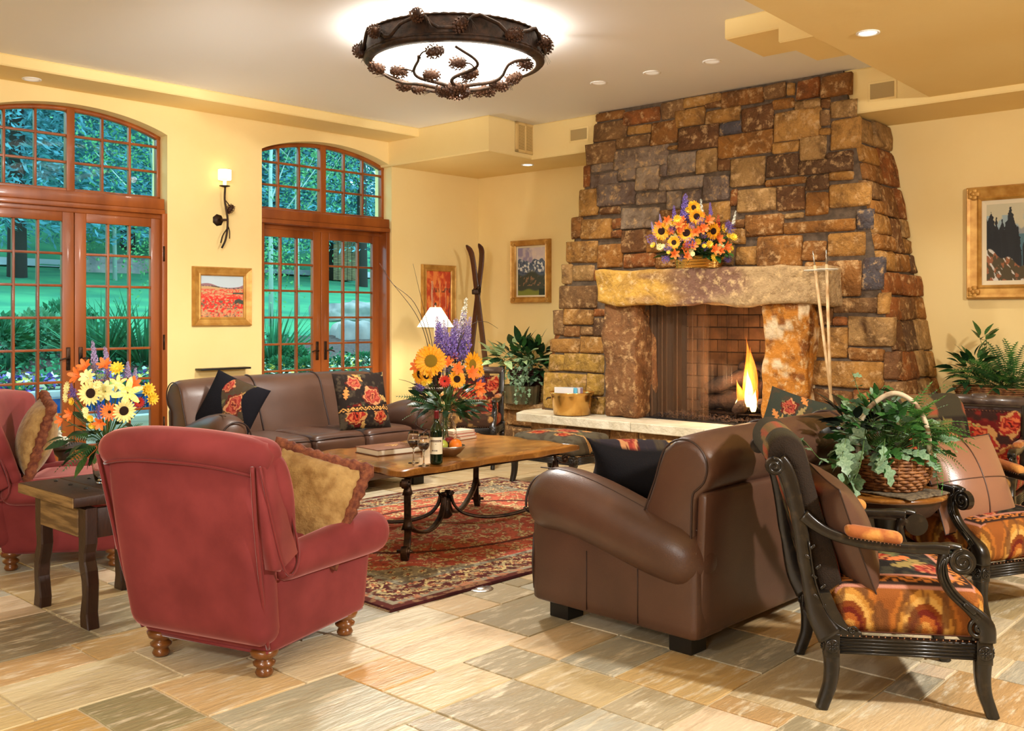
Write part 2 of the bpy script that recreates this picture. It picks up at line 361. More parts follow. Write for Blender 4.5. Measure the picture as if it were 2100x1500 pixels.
# ---------------------------------------------------------------- room shell
CE=3.45
POLY=[(-8.42,3.70),tuple(C0),(8.146,4.27),(2.1,-2.6),(-2.25,-2.4)]
def poly_slab(name,pts,z0,z1,m,parent=None): return ob(name,prism(pts,z0,z1),m,parent)
fb=poly_slab('floor',[(-8.7,3.5),(-.42,12.3),(8.6,4.2),(2.2,-3.0),(-2.4,-2.8)],-.12,-.006,M['grout']); tag(fb,kind='structure')
thT=math.atan2(2000,1800); D1=np.array([math.cos(thT),math.sin(thT)]); D2=np.array([-D1[1],D1[0]])
MS,MT=.139,.1385
tiles=[(-1,4,20,24),(4,7,20,24),(-4,-1,20,24),(-1,3,18,20),(3,7,18,20),(-4,0,15,18),(0,4,15,18),(4,8,15,18),(-3,1,12,15),(1,3,12,15),(3,6,12,15),(6,9,12,15),
 (9,13,13,15),(9,13,10,13),(7,9,10,12),(3,7,8,12),(7,10,8,10),(7,10,5,8),(10,12,5,8),(12,15,6,8),(12,15,3,6),(10,12,3,5),(15,18,3,6),(13,17,0,3),(17,19,0,3),(12,15,8,10),(-2,3,8,12),(15,18,6,8)]
occ=set()
for i0,i1,k0,k1 in tiles:
    for i in range(i0,i1):
        for k in range(k0,k1): occ.add((i,k))
def inroom(x,y,m=0):
    P=POLY; n=len(P)
    for i in range(n):
        a=P[i];b=P[(i+1)%n]
        if (b[0]-a[0])*(y-a[1])-(b[1]-a[1])*(x-a[0])>m: return False
    return True
rt=random.Random(4); sizes=[(4,3),(3,3),(4,4),(3,2),(2,3),(2,2),(3,4),(4,2),(5,3)]
for k in range(-32,62):
    for i in range(-40,75):
        if (i,k) in occ: continue
        p=(1.41+MS*(i+1))*D1+(1.41+MT*(k+1))*D2
        if not inroom(p[0],p[1],1.0): continue
        rt.shuffle(sizes)
        for a,b in sizes+[(1,2),(2,1),(1,1)]:
            if all((i+x,k+y) not in occ for x in range(a) for y in range(b)):
                for x in range(a):
                    for y in range(b): occ.add((i+x,k+y))
                tiles.append((i,i+a,k,k+b)); break
PAL=[(204,188,154),(212,198,168),(188,166,122),(172,158,128),(162,154,132),(196,174,134),(214,192,162),(156,144,116),(204,178,138),(178,174,156),(184,150,104)]
FIX={0:(132,122,98),4:(184,150,98),5:(206,184,134),6:(206,190,150),8:(196,160,98),9:(150,142,106),10:(206,176,128),11:(214,196,160),12:(216,204,176),13:(224,200,164),14:(206,162,106),15:(176,172,148),16:(206,186,146),19:(166,160,140),20:(196,164,110)}
tm={}; tiles2=[]
for q,(i0,i1,k0,k1) in enumerate(tiles):
    c=(1.41+MS*(i0+i1)/2)*D1+(1.41+MT*(k0+k1)/2)*D2
    vis=c[1]>2.2 and abs(c[0])<c[1]*.525+.9
    tiles2.append(((0 if vis else 50)+c[1]+(abs(c[0])*.2),q,c,i1-i0,k1-k0))
tiles2.sort(key=lambda t:t[0]); rest=[]
for r_,(d,q,c,a,b) in enumerate(tiles2):
    w,h=a*MS/2-.005,b*MT/2-.005
    if (a,b) not in tm:
        pts=[]
        for ex,ey,fx,fy in ((-1,-1,1,-1),(1,-1,1,1),(1,1,-1,1),(-1,1,-1,-1)):
            for t in (0,.33,.66):
                j=0 if t==0 else .003; pts.append(((ex+(fx-ex)*t)*w+rt.uniform(-j,j),(ey+(fy-ey)*t)*h+rt.uniform(-j,j)))
        tm[(a,b)]=mesh('tile',[(lambda p:(p[0],p[1],0,False))(prism(pts,-.014,0,bev=.0025))],[M['tile']])
    if r_<300:
        o=inst('tile',tm[(a,b)],fb,(c[0],c[1],rt.uniform(-.0008,.0008)),(rt.uniform(-.001,.001),rt.uniform(-.001,.001),thT))
        o.color=L4(FIX.get(q,PAL[rt.randrange(len(PAL))]))
    else:
        v,f,_,_=prism([(-w,-h),(w,-h),(w,h),(-w,h)],-.012,0); rest.append(xf((v,f,0,False),(c[0],c[1],0),(0,0,thT)))
if rest: o=ob('tile',rest,M['tile'],fb,kind='stuff'); o.color=L4((196,170,126))
# walls -----------------------------------------------------------
AC=8.288; a0L,a0R=3.451,6.109; OW=.83; SPR,APX=3.085,3.243
def arch(a,a0,w=OW): return SPR+(APX-SPR)*np.clip(1-((a-a0)/w)**2,0,1)**.9
parts=[]
def wquad(a0,a1,z0,z1,b0=WB,b1=WB): # face quads in the window wall
    return [AB(a0,b0,z0),AB(a1,b1,z0),AB(a1,b1,z1),AB(a0,b0,z1)]
V=[];F=[]
def addq(q): n=len(V); V.extend(q); F.append((n,n+1,n+2,n+3))
edges=[-3.4,a0L-OW,a0L+OW,a0R-OW,a0R+OW,AC]
for a,b in ((edges[0],edges[1]),(edges[2],edges[3]),(edges[4],edges[5])): addq(wquad(a,b,0,CE)); addq(wquad(a,b,0,CE,WB+.3,WB+.3))
RD=.3
for ac in (a0L,a0R):
    g=np.linspace(ac-OW,ac+OW,33)
    for x,y in zip(g[:-1],g[1:]):
        zx,zy=float(arch(x,ac)),float(arch(y,ac))
        addq([AB(x,WB,zx),AB(y,WB,zy),AB(y,WB,CE),AB(x,WB,CE)]); addq([AB(x,WB+RD,zx),AB(y,WB+RD,zy),AB(y,WB+RD,CE),AB(x,WB+RD,CE)])
        addq([AB(x,WB,zx),AB(y,WB,zy),AB(y,WB+RD,zy),AB(x,WB+RD,zx)])
    for x in (ac-OW,ac+OW): addq([AB(x,WB,0),AB(x,WB+RD,0),AB(x,WB+RD,SPR),AB(x,WB,SPR)])
tag(ob('wall_left',[(V,F,0,False)],M['wall']),kind='structure')
tag(ob('wall_back',[([SN(-8.5,WF,0),SN(3.5,WF,0),SN(3.5,WF,CE),SN(-8.5,WF,CE)],[(0,1,2,3)],0,False)],M['wall']),kind='structure')
def wseg(nm,p,q): tag(ob(nm,[([(p[0],p[1],0),(q[0],q[1],0),(q[0],q[1],CE),(p[0],p[1],CE)],[(0,1,2,3)],0,False)],M['wall']),kind='structure')
wseg('wall_right',POLY[2],POLY[3]); wseg('wall_front',POLY[3],POLY[4]); wseg('wall_side',POLY[4],POLY[0])
tag(poly_slab('ceiling',[(-8.8,3.5),(-.42,12.4),(8.6,4.2),(2.2,-3.0),(-2.4,-2.8)],CE,CE+.1,M['ceil']),kind='structure')
SOF=3.085
tag(ob('trim_1',prism([AB(-3.4,WB-.5)[:2],AB(AC-.78,WB-.5)[:2],AB(AC-.55,WB+.01)[:2],AB(-3.4,WB+.01)[:2]],3.355,CE,bev=.012,sm=False),M['wall']),kind='structure') # beam over windows
def onr(n,px): # point on plane n at pixel column
    p=hit(px,600,NN,n); return (p[0],p[1])
S1=7.226; S2=7.924
def sn2(s,n): p=SN(s,n); return (p[0],p[1])
sA=float(np.dot(onr(S1,1002.5),RR)); sB=float(np.dot(onr(S2,1104.5),RR)); sw=-8.6
tag(ob('trim_2',prism([sn2(sw,S1),sn2(sA,S1),sn2(sA-.02,S2),sn2(sA-.02,WF+.01),sn2(sw,WF+.01)],SOF,CE,bev=.012),M['wall']),kind='structure')
tag(ob('trim_3',prism([sn2(sA-.04,S2),sn2(3.4,S2),sn2(3.4,WF+.01),sn2(sA-.04,WF+.01)],SOF-.005,CE,bev=.012),M['wall']),kind='structure')
# dropped ceiling on the right and its two stepped boxes
dl=np.array([.651,.759]); pA=np.array([3.245,7.65])+dl*.6; pB=np.array([1.253,5.33])-dl*8.2
tag(ob('trim_4',prism([tuple(pA),tuple(pB),(2.1,-2.9),(8.4,4.2)],3.13,CE,bev=.015),M['wall']),kind='structure')
def zp(px,py,z): Y=FPX*(z-CH)/(HY-py); return np.array([(px-1050)*Y/FPX,Y])
b1=[zp(1486.7,81.7,3.31),zp(1565,117.3,3.31)]; b2=[zp(1596.7,88.3,3.208),zp(1675,125,3.208)]
tag(ob('trim_5',prism([tuple(b1[0]),tuple(b1[1]),tuple(b1[1]+RR*1.2),tuple(b1[0]+RR*1.2)],3.31,CE,bev=.01),M['wall']),kind='structure')
tag(ob('trim_6',prism([tuple(b2[0]),tuple(b2[1]),tuple(b2[1]+RR*1.2),tuple(b2[0]+RR*1.2)],3.208,CE,bev=.01),M['wall']),kind='structure')
# windows and french doors -----------------------------------------
def abx(a0,a1,b0,b1,z0,z1,bv=.004,mi=0):  # box in window-wall frame, world coordinates
    p=bbox(a0,a1,b0,b1,z0,z1,bv,mi); return xf(p,rot=(0,0,TH))
pane_cache={}
def pane(parent,a,b,z,w,h):
    k=(round(w,3),round(h,3))
    if k not in pane_cache: pane_cache[k]=mesh('pane',[box(-w/2,w/2,-.003,.003,-h/2,h/2)],[M['pane']])
    p=AB(a,b,z); return inst('pane',pane_cache[k],parent,p,(0,0,TH))
def arch_window(n,ac):
    b=WB+.14; zb=2.495
    fr=[abx(ac-OW,ac+OW,b,b+.06,zb,zb+.03),abx(ac-OW,ac-OW+.035,b,b+.06,zb,SPR+.01),abx(ac+OW-.035,ac+OW,b,b+.06,zb,SPR+.01),abx(ac-.035,ac+.035,b-.012,b+.06,zb,APX-.02)]
    g=np.linspace(ac-OW,ac+OW,30); pts=[AB(x,b+.03,float(arch(x,ac))-.02) for x in g]; fr.append(tube(pts,1,flat=(.032,.02),up=(0,0,1)))
    w=ob('window_%d'%n,fr,M['wood']); tag(w,kind='structure')
    mu=[];rows=[zb+.03,2.755,2.99]; cols=[]
    for s in (-1,1):
        xs=[ac+s*(.035+i*(OW-.07)/3) for i in range(4)]
        for i in range(3):
            x0,x1=sorted((xs[i],xs[i+1])); xm=(x0+x1)/2
            for r in range(3):
                z0=rows[r]; z1=rows[r+1] if r<2 else float(arch(xm,ac))-.04
                if r<2: pane(w,xm,b+.03,(z0+z1)/2,x1-x0,z1-z0)
                else:
                    zl,zr=float(arch(x0,ac))-.03,float(arch(x1,ac))-.03
                    v=[AB(x0,b+.027,z0),AB(x1,b+.027,z0),AB(x1,b+.027,zr),AB(xm,b+.027,z1+.012),AB(x0,b+.027,zl)]; v+=[(p[0]+E2[0]*.006,p[1]+E2[1]*.006,p[2]) for p in v]
                    ob('pane',[(v,[(0,1,2,3,4),(9,8,7,6,5)],0,False)],M['pane'],w)
            if i: mu.append(abx(xs[i]-.011,xs[i]+.011,b+.008,b+.052,zb,float(arch(xs[i],ac))-.02))
    for r in rows[1:]: mu.append(abx(ac-OW,ac+OW,b+.01,b+.05,r-.011,r+.011))
    ob('muntins',mu,M['wood'],w)
arch_window(1,a0L); arch_window(2,a0R)
def doors(n,ac,off,hinges):
    b=WB+off; top=2.355; fr=[abx(ac-OW,ac-OW+.05,WB+.03,WB+.26,0,top),abx(ac+OW-.05,ac+OW,WB+(.03 if off>.1 else .0),WB+.26,0,top),abx(ac-OW,ac+OW,b-.01,b+.08,top-.05,top)]
    d=ob('door_%d'%n,fr,M['wood']); tag(d,kind='structure')
    tr=ob('transom_beam',[abx(ac-OW+.005,ac+OW-.02,WB+.015,WB+.28,2.39,2.49,.006),abx(ac-OW+.005,ac+OW-.02,WB+.0,WB+.28,2.345,2.388,.004)],M['wood'],d)
    lw=OW-.035
    for s in (-1,1):
        x0,x1=(ac-lw,ac-.003) if s<0 else (ac+.003,ac+lw); st_=.1; zt=2.31; g0,g1=x0+st_,x1-st_; gz0,gz1=.27,2.225
        L=ob('door_leaf',[abx(x0,g0,b,b+.05,.02,zt),abx(g1,x1,b,b+.05,.02,zt),abx(g0,g1,b+.001,b+.049,gz1,zt),abx(g0,g1,b+.001,b+.049,.02,gz0)],M['wood'],d)
        mu=[]
        for i in (1,2): x=g0+(g1-g0)*i/3; mu.append(abx(x-.011,x+.011,b+.004,b+.046,gz0,gz1))
        for r in range(1,7): z=gz0+(gz1-gz0)*r/7; mu.append(abx(g0,g1,b+.006,b+.044,z-.011,z+.011))
        ob('muntins',mu,M['wood'],L)
        for i in range(3):
            for r in range(7): pane(L,g0+(g1-g0)*(i+.5)/3,b+.025,gz0+(gz1-gz0)*(r+.5)/7,(g1-g0)/3,(gz1-gz0)/7)
        hx=x1-.05 if s<0 else x0+.05
        hp=[abx(hx-.018,hx+.018,b-.008,b,.93,1.13,.004)]; c=AB(hx,b-.035,1.03); e=AB(hx-s*0-.09*(1 if s<0 else -1),b-.04,1.025)
        hp+= [tube([AB(hx,b,1.03),c],.008,8),tube(smooth_path([c,AB(hx+(-.04 if s<0 else .04),b-.045,1.035),AB(hx+(-.09 if s<0 else .09),b-.04,1.02)]),.007,8)]
        ob('handle',hp,M['iron'],L,label='dark bronze lever handle')
    if hinges:
        for z in (1.98,1.16,.4): ob('hinge',[abx(ac+OW-.045,ac+OW-.025,WB+.0,WB+off,z-.06,z+.06),xf(lathe([(.009,-.07),(.009,.07)],8),AB(ac+OW-.035,WB-.004,z))],M['iron'],d)
doors(1,a0L,.05,True); doors(2,a0R,.17,False)
tag(ob('trim_7',[abx(a0L-OW,a0L+OW,WB+.0,WB+.32,0,.02),abx(a0R-OW,a0R+OW,WB,WB+.32,0,.02)],M['wood']),kind='structure')
# ---------------------------------------------------------------- chimney
HZ=.434
def nfr(z): return 7.73+(np.asarray(z)-HZ)*.165/3.016
def sL(z): return -6.509+.574*(z-HZ)/3.016
def sR(z): return -2.76-.585*(z-HZ)/3.016
def px2sh(px,py):   # pixel -> (s,z) on the battered front
    r=ray(px,py); k=.165/3.016; t=(7.73+k*(CH-HZ))/((r[0]*NN[0]+r[1]*NN[1])-k*r[2]); p=r*t; return p[0]*RR[0]+p[1]*RR[1], CH+p[2]
chim=thing('stone_fireplace','battered fireplace of rust and brown fieldstone rising from the pale hearth to the ceiling','fireplace',SN(-4.6,8.2,HZ))
CB=np.array(chim.location)
def frusta(n0f,s0,s1,z0,z1,nb=WF+.02):
    def c(s,z,n): return SN(s,n,z)
    f=lambda z:nfr(z)+n0f
    v=[c(s0(z0),z0,f(z0)),c(s1(z0),z0,f(z0)),c(s1(z0),z0,nb),c(s0(z0),z0,nb),c(s0(z1),z1,f(z1)),c(s1(z1),z1,f(z1)),c(s1(z1),z1,nb),c(s0(z1),z1,nb)]
    return (np.array(v)-CB,[(0,3,2,1),(4,5,6,7),(0,1,5,4),(1,2,6,5),(2,3,7,6),(3,0,4,7)],0,False)
ZO=1.56
cst=lambda k:(lambda z:k)
ob('mortar_core',[frusta(.0,lambda z:sL(z)+.03,cst(-5.27),HZ,ZO),frusta(.0,cst(-3.93),lambda z:sR(z)-.03,HZ,ZO),frusta(.0,lambda z:sL(z)+.03,lambda z:sR(z)-.03,ZO,CE)],M['mortar'],chim)
SP=[(154,102,46),(140,92,44),(126,84,44),(166,118,58),(112,74,42),(176,128,66),(134,98,60),(98,70,46),(146,86,40),(162,124,74)]
SG=[(136,116,98),(150,130,110),(120,102,90),(158,136,112)]
rs=random.Random(11)
def stone(P,u0,u1,z0,z1,parent,base,proud=.035,col=None,jit=.014,gap=.005,name='stone'):
    u0+=gap;u1-=gap;z0+=gap;z1-=gap
    J=min(jit,(u1-u0)*.12,(z1-z0)*.12); cj=[(rs.uniform(-J,J),rs.uniform(-J,J)) for _ in range(4)]
    V=[];F=[]; N=4 if (u1-u0)>.12 else 3
    k=[[rs.uniform(-.008,.010) for _ in range(N+1)] for _ in range(N+1)]
    ds=proud*rs.uniform(.55,1.15); tilt=rs.uniform(-.012,.012); tilz=rs.uniform(-.01,.01)
    for i in range(N+1):
        for j in range(N+1):
            a=i/N;b=j/N
            ox=(cj[0][0]*(1-a)+cj[1][0]*a)*(1-b)+(cj[3][0]*(1-a)+cj[2][0]*a)*b; oz=(cj[0][1]*(1-a)+cj[1][1]*a)*(1-b)+(cj[3][1]*(1-a)+cj[2][1]*a)*b
            e=i in(0,N) or j in(0,N); ea=.0
            if e and i in(0,N) and j in (0,N): ox+=(.006 if i==0 else -.006); oz+=(.005 if j==0 else -.005)
            if e and not(i in(0,N) and j in(0,N)): ox+=rs.uniform(-.004,.004); oz+=rs.uniform(-.004,.004)
            d=ds-(.011 if e else 0)+(k[i][j] if not e else k[i][j]*.4)+tilt*(a-.5)*2+tilz*(b-.5)*2
            W_=u1-u0; H_=z1-z0; ia=.018/W_; ib=.018/H_; aa=a if i in(0,N) else (ia if i==1 else 1-ia if i==N-1 else a); bb=b if j in(0,N) else (ib if j==1 else 1-ib if j==N-1 else b)
            V.append(P(u0+(u1-u0)*aa+ox,z0+(z1-z0)*bb+oz,max(d,.008)))
    M_=N+1
    for i in range(N):
        for j in range(N): F.append((i*M_+j,(i+1)*M_+j,(i+1)*M_+j+1,i*M_+j+1))
    bd=[(i,0) for i in range(N)]+[(N,j) for j in range(N)]+[(i,N) for i in range(N,0,-1)]+[(0,j) for j in range(N,0,-1)]
    n0=len(V)
    for i,j in bd: V.append(P(u0+(u1-u0)*i/N,z0+(z1-z0)*j/N,-.03))
    for q in range(len(bd)):
        i,j=bd[q]; i2,j2=bd[(q+1)%len(bd)]; F.append((i*M_+j,n0+q,n0+(q+1)%len(bd),i2*M_+j2))
    V=np.array(V,float); c=V.mean(0)
    o=ob(name,[(V-c,F,0,True)],M['stone'],parent,loc=tuple(c-np.array(base)))
    o.color=L4(col if col else rs.choice(SP)); return o
def PF(s,z,d): n=float(nfr(z))-d; return SN(s,n,z)
ST="""250,158,362,195 365,148,510,208 512,113,607,185 608,90,762,132 764,70,932,130 935,45,1022,108 1025,40,1062,95 1066,25,1167,108 1170,5,1302,97 237,195,372,280 375,210,472,252
475,193,582,292 575,143,692,217 695,145,837,208 694,114,762,143 843,135,972,237 975,108,1060,150 982,150,1167,274 1064,110,1168,148 1170,102,1206,148 1210,105,1335,182 1168,150,1206,218 1168,222,1208,257 588,212,750,312 752,195,840,252 1210,185,1350,314 212,282,327,372
330,255,470,310 325,303,540,390 545,295,585,316 543,320,662,415 666,308,744,410 752,240,970,342 973,282,1080,330 1083,262,1192,357 1195,320,1300,350 193,378,222,470 226,373,317,405
225,405,338,467 339,390,412,440 415,380,508,486 511,370,542,430 746,352,799,405 801,340,937,466 941,335,1077,427 1079,350,1300,412 176,472,258,586 260,450,407,546 508,425,686,477
688,418,792,530 943,427,1107,462 1110,418,1201,485 1206,402,1300,442 263,548,347,582 350,550,505,637 412,488,538,540 538,482,600,560 602,480,677,600 680,532,795,620 798,478,827,545
828,475,984,573 986,465,1103,567 1106,488,1198,587 1206,448,1370,552 150,595,190,681 192,595,313,684 315,594,353,640 315,645,356,677 355,640,462,737 862,580,1017,673 1019,572,1098,597
1020,600,1312,657 1315,555,1382,650 128,688,253,780 256,700,357,800 360,738,492,798 508,560,600,640 605,605,700,690 705,625,780,700 760,600,858,640 785,640,858,705 465,640,600,737 605,692,700,790 495,740,603,800 705,703,815,795
818,708,906,793 908,668,1094,795 1097,690,1190,770 1195,655,1347,757 110,783,151,868 153,788,239,856 241,808,262,856 1198,766,1334,914 1338,755,1452,892 1105,775,1195,850 1110,855,1195,940 95,868,252,966 75,970,117,1076
119,968,236,1035 238,965,291,1000 119,1038,181,1086 184,1038,236,1076 238,1003,291,1081 63,1088,180,1147 182,1083,280,1151 53,1152,117,1223 119,1152,278,1228 27,1232,206,1384 208,1235,281,1322 207,1326,281,1405
1088,962,1218,1037 1222,922,1403,987 1220,998,1277,1037 1280,998,1477,1120 1123,1043,1277,1167 1280,1128,1428,1182 1133,1183,1428,1292 1128,1296,1300,1385 1303,1296,1428,1400 1431,1138,1515,1257 1406,896,1512,992 1430,1262,1525,1330 1430,1335,1540,1420 1128,1390,1428,1470"""
for q in ST.split():
    x0,y0,x1,y1=[float(t) for t in q.split(',')]; xm=(x0+x1)/2; ym=(y0+y1)/2
    s0,_=px2sh(1100+x0/2,150+ym/2); s1,_=px2sh(1100+x1/2,150+ym/2); _,z1=px2sh(1100+xm/2,150+y0/2); _,z0=px2sh(1100+xm/2,150+y1/2)
    z1=min(z1,CE+.03); z0=max(z0,HZ); s0-=.006; s1+=.006
    if z1-z0<.03: continue
    s1=min(s1,float(sR((z0+z1)/2))+.03)
    g=((xm-490)/260)**2+((ym-450)/150)**2
    c=None
    if g<1: c=rs.choice(SG)  # grey ellipse of stones: top-light highlight painted into their colour
    if (x0,y0) in ((53,1152),(1338,755),(1315,555),(752,195)): c=(84,78,80)
    if y1>1215 and x1<300: c=(178,138,62)
    stone(PF,s0,s1,z0,z1,chim,CB,col=c)
def course(P,u0f,u1f,z0,z1,parent,base,hs=(.14,.34),ws=(.2,.42),cols=None,proud=.05):
    z=z0
    while z<z1-.05:
        h=min(rs.uniform(*hs),z1-z)
        if z1-z-h<.08: h=z1-z
        a,b=float(u0f(z+h/2)),float(u1f(z+h/2)); u=a
        while u<b-.03:
            w=rs.uniform(*ws)
            if b-u-w<.12: w=b-u
            if h>.24 and rs.random()<.35: stone(P,u,u+w,z,z+h*.45,parent,base,proud,rs.choice(cols) if cols else None); stone(P,u,u+w,z+h*.45,z+h,parent,base,proud,rs.choice(cols) if cols else None)
            else: stone(P,u,u+w,z,z+h,parent,base,proud,rs.choice(cols) if cols else None)
            u+=w
        z+=h
def PS(n,z,d): return SN(float(sR(z))-.03+d,n,z)
course(PS,lambda z:float(nfr(z))+.0,lambda z:8.62,.43,3.07,chim,CB)
def PLs(n,z,d): return SN(float(sL(z))+.03-d,n,z)
course(PLs,lambda z:float(nfr(z)),lambda z:8.62,.43,3.07,chim,CB)
# mantel and the two standing stones
def rough(amp,sc_=7,seed=0):
    def f(V,t):
        w=fbm(V[:,0]*sc_+V[:,1]*3,V[:,2]*sc_+V[:,1]*5,seed)-.5
        return V+V/np.maximum(np.linalg.norm(V,axis=1)[:,None],1e-6)*0+np.stack([t[:,0]*w,t[:,1]*w,t[:,2]*w],1)*amp
    return f
def fbx(name,s0,s1,n0,n1,z0,z1,m,parent,amp=.03,n=14,r=.03,sc_=6,seed=0,tilt=0,**k):
    p=rbox(0,0,0,(s1-s0)/2,(n1-n0)/2,(z1-z0)/2,r,n,fn=rough(amp,sc_,seed),even=True)
    p=xf(p,rot=(0,tilt,THF)); c=np.array(SN((s0+s1)/2,(n0+n1)/2,(z0+z1)/2))
    b=np.array(parent.location) if parent else 0
    return ob(name,[p],m,parent,loc=tuple(c-b),**k)
o=fbx('mantel_stone',-5.66,-3.33,7.49,7.80,1.50,1.83,M['stonev'],chim,.07,44,.035,3.2,3,tilt=.012,label='long rough lintel stone, golden at the left and purple brown in the middle',cols=lambda V:mixc(mixc(np.tile(np.array((196,150,66),float),(len(V),1)),(126,92,74),st(.40,.52,fbm(V[:,0]*3+9,V[:,2]*5,4)*.35+(V[:,0]+1.15)/2.3)*1.),(176,146,104),st(.62,.74,fbm(V[:,0]*3+9,V[:,2]*5,4)*.3+(V[:,0]+1.15)/2.3)))
o=fbx('standing_stone',-5.62,-5.25,7.58,7.95,HZ,1.53,M['stone'],chim,.07,18,.03,4,5,label='tall brown standing stone at the left'); o.color=L4((134,92,56))
o=fbx('standing_stone',-3.95,-3.53,7.58,7.95,HZ,1.53,M['stonev'],chim,.09,30,.03,4,9,label='tall orange and cream standing stone at the right',cols=lambda V:mixc(mixc(np.tile(np.array((190,122,44),float),(len(V),1)),(222,196,156),st(.54,.64,fbm(V[:,0]*9,V[:,2]*7,14,4))),(130,76,30),st(.56,.66,fbm(V[:,0]*14+3,V[:,2]*11,24,4))))
# firebox
def sbx(s0,s1,n0,n1,z0,z1,bv=.003,mi=0): return xf(bbox(s0,s1,n0,n1,z0,z1,bv,mi),rot=(0,0,THF))
def rel(p,base): return (np.asarray(p[0])-np.array(base),)+tuple(p[1:])
ob('firebox',[rel(sbx(-5.35,-5.25,7.85,8.56,HZ,1.62),CB),rel(sbx(-3.95,-3.85,7.85,8.56,HZ,1.62),CB),rel(sbx(-5.35,-3.85,7.8,8.56,1.56,1.62),CB),rel(sbx(-5.3,-3.9,7.75,8.56,HZ-.01,HZ+.005),CB)],M['soot'],chim)
ob('fire_back',[rel(sbx(-5.33,-3.87,8.515,8.56,HZ,1.62),CB)],mat('firebox_mortar',(120,88,60),.9),chim)
for r in range(9):
    for c in range(6):
        s0=-5.25+c*.23-(.11 if r%2 else 0); s1=s0+.222
        s0=max(s0,-5.25);s1=min(s1,-3.95)
        if s1-s0<.03 or s0>-4.4: continue
        ob('fire_brick',[rel(sbx(s0,s1,8.49,8.53,HZ+.01+r*.122,HZ+.124+r*.122,.004),CB)],M['firebrick'],chim)
def curt(u,v,s0,s1):
    s=s0+(s1-s0)*u; n=7.83+.018*np.sin(u*2*math.pi*(s1-s0)*18)+.01*np.sin(u*97); z=HZ+.01+1.1*v
    return s*RR[0]+n*NN[0]-CB[0], s*RR[1]+n*NN[1]-CB[1], z-CB[2]
mc=mat('fire_screen_mesh',(150,112,80),.6,metal=.1,alpha=.2)
ob('mesh_curtain',[gridf(lambda u,v:curt(u,v,-5.25,-4.62),150,3)],mc,chim,label='pleated metal mesh curtain drawn to the left')
mc2=mat('fire_screen_mesh_fine',(40,30,24),.5,metal=.5,alpha=.12)
ob('mesh_curtain',[gridf(lambda u,v:curt(u,v,-4.62,-3.95),150,3)],mc2,chim)
# logs, fire
fire=thing('gas_log_fire','burning gas log set behind the mesh screen of the fireplace','fire',SN(-4.35,8.15,HZ))
FB=np.array(fire.location)
def log(p,q,r,seed):
    p=np.array(p,float);q=np.array(q,float); P=[p+(q-p)*t for t in np.linspace(0,1,9)]
    rr=[r*(.75 if i in(0,8) else 1)*(1+.18*math.sin(i*2.1+seed)) for i in range(9)]
    ob('log',[tube(np.array(P)-FB,rr,10)],M['log'],fire)
log(SN(-4.85,8.12,.60),SN(-4.1,8.2,.62),.085,1); log(SN(-4.6,8.25,.80),SN(-4.0,8.2,.70),.07,2); log(SN(-4.75,8.0,.72),SN(-4.35,8.3,.88),.07,3); log(SN(-4.42,7.95,.52),SN(-4.2,8.15,.76),.055,4); log(SN(-4.2,8.0,.60),SN(-3.98,7.98,.66),.05,5); log(SN(-4.55,8.3,.92),SN(-4.2,8.3,.9),.06,6)
ob('grate',[rel(sbx(-4.85,-4.0,n,n+.015,.5,.515),FB) for n in (7.95,8.05,8.15,8.25)]+[rel(sbx(s,s+.015,7.93,8.27,HZ,.515),FB) for s in (-4.8,-4.4,-4.05)],M['iron'],fire)
V=[];F=[]
for i in range(900):
    s=rs.uniform(-5.2,-3.95);n=rs.uniform(7.8,8.35);z=HZ+.01+rs.uniform(0,.035); q=rs.uniform(.008,.022); c=np.array(SN(s,n,z))-FB; k=len(V)
    V+= [tuple(c+np.array(d)*q*rs.uniform(.6,1.2)) for d in ((1,0,0),(-1,0,0),(0,1,0),(0,-1,0),(0,0,1),(0,0,-1))]
    F+= [(k,k+2,k+4),(k+2,k+1,k+4),(k+1,k+3,k+4),(k+3,k,k+4)]
ob('lava_granules',[(V,F,0,False)],M['log'],fire,kind='stuff')
def flame_mat(nm,c,es,a):
    m=mat(nm,c,.5,emit=c,es=es,alpha=a); return m
fo=flame_mat('flame_orange',(255,130,40),2.4,.30); fi=flame_mat('flame_yellow',(255,214,130),7,.75)
def tongue(s,n,z,h,r,m,wob,seed):
    P=[];R=[]
    for i in range(12):
        t=i/11; P.append(np.array(SN(s+wob*math.sin(t*3+seed)*t,n,z+h*t))-FB); R.append(r*(math.sin(math.pi*min(1,.12+t*.95))**.8*(1-t)**.5+.004))
    ob('flame',[tube(P,R,12)],m,fire)
for a in ((-4.30,8.02,.62,.50,.085,fo,.03,0),(-4.30,8.0,.58,.34,.05,fi,.02,1),(-4.38,8.02,.56,.26,.055,fo,.05,2),(-4.40,8.0,.52,.13,.028,fi,.03,3),(-4.24,7.98,.54,.2,.04,fi,.02,5),(-4.34,8.05,.60,.62,.06,fo,.04,.5),(-4.26,8.03,.60,.36,.05,fo,.03,2.5)): tongue(*a)
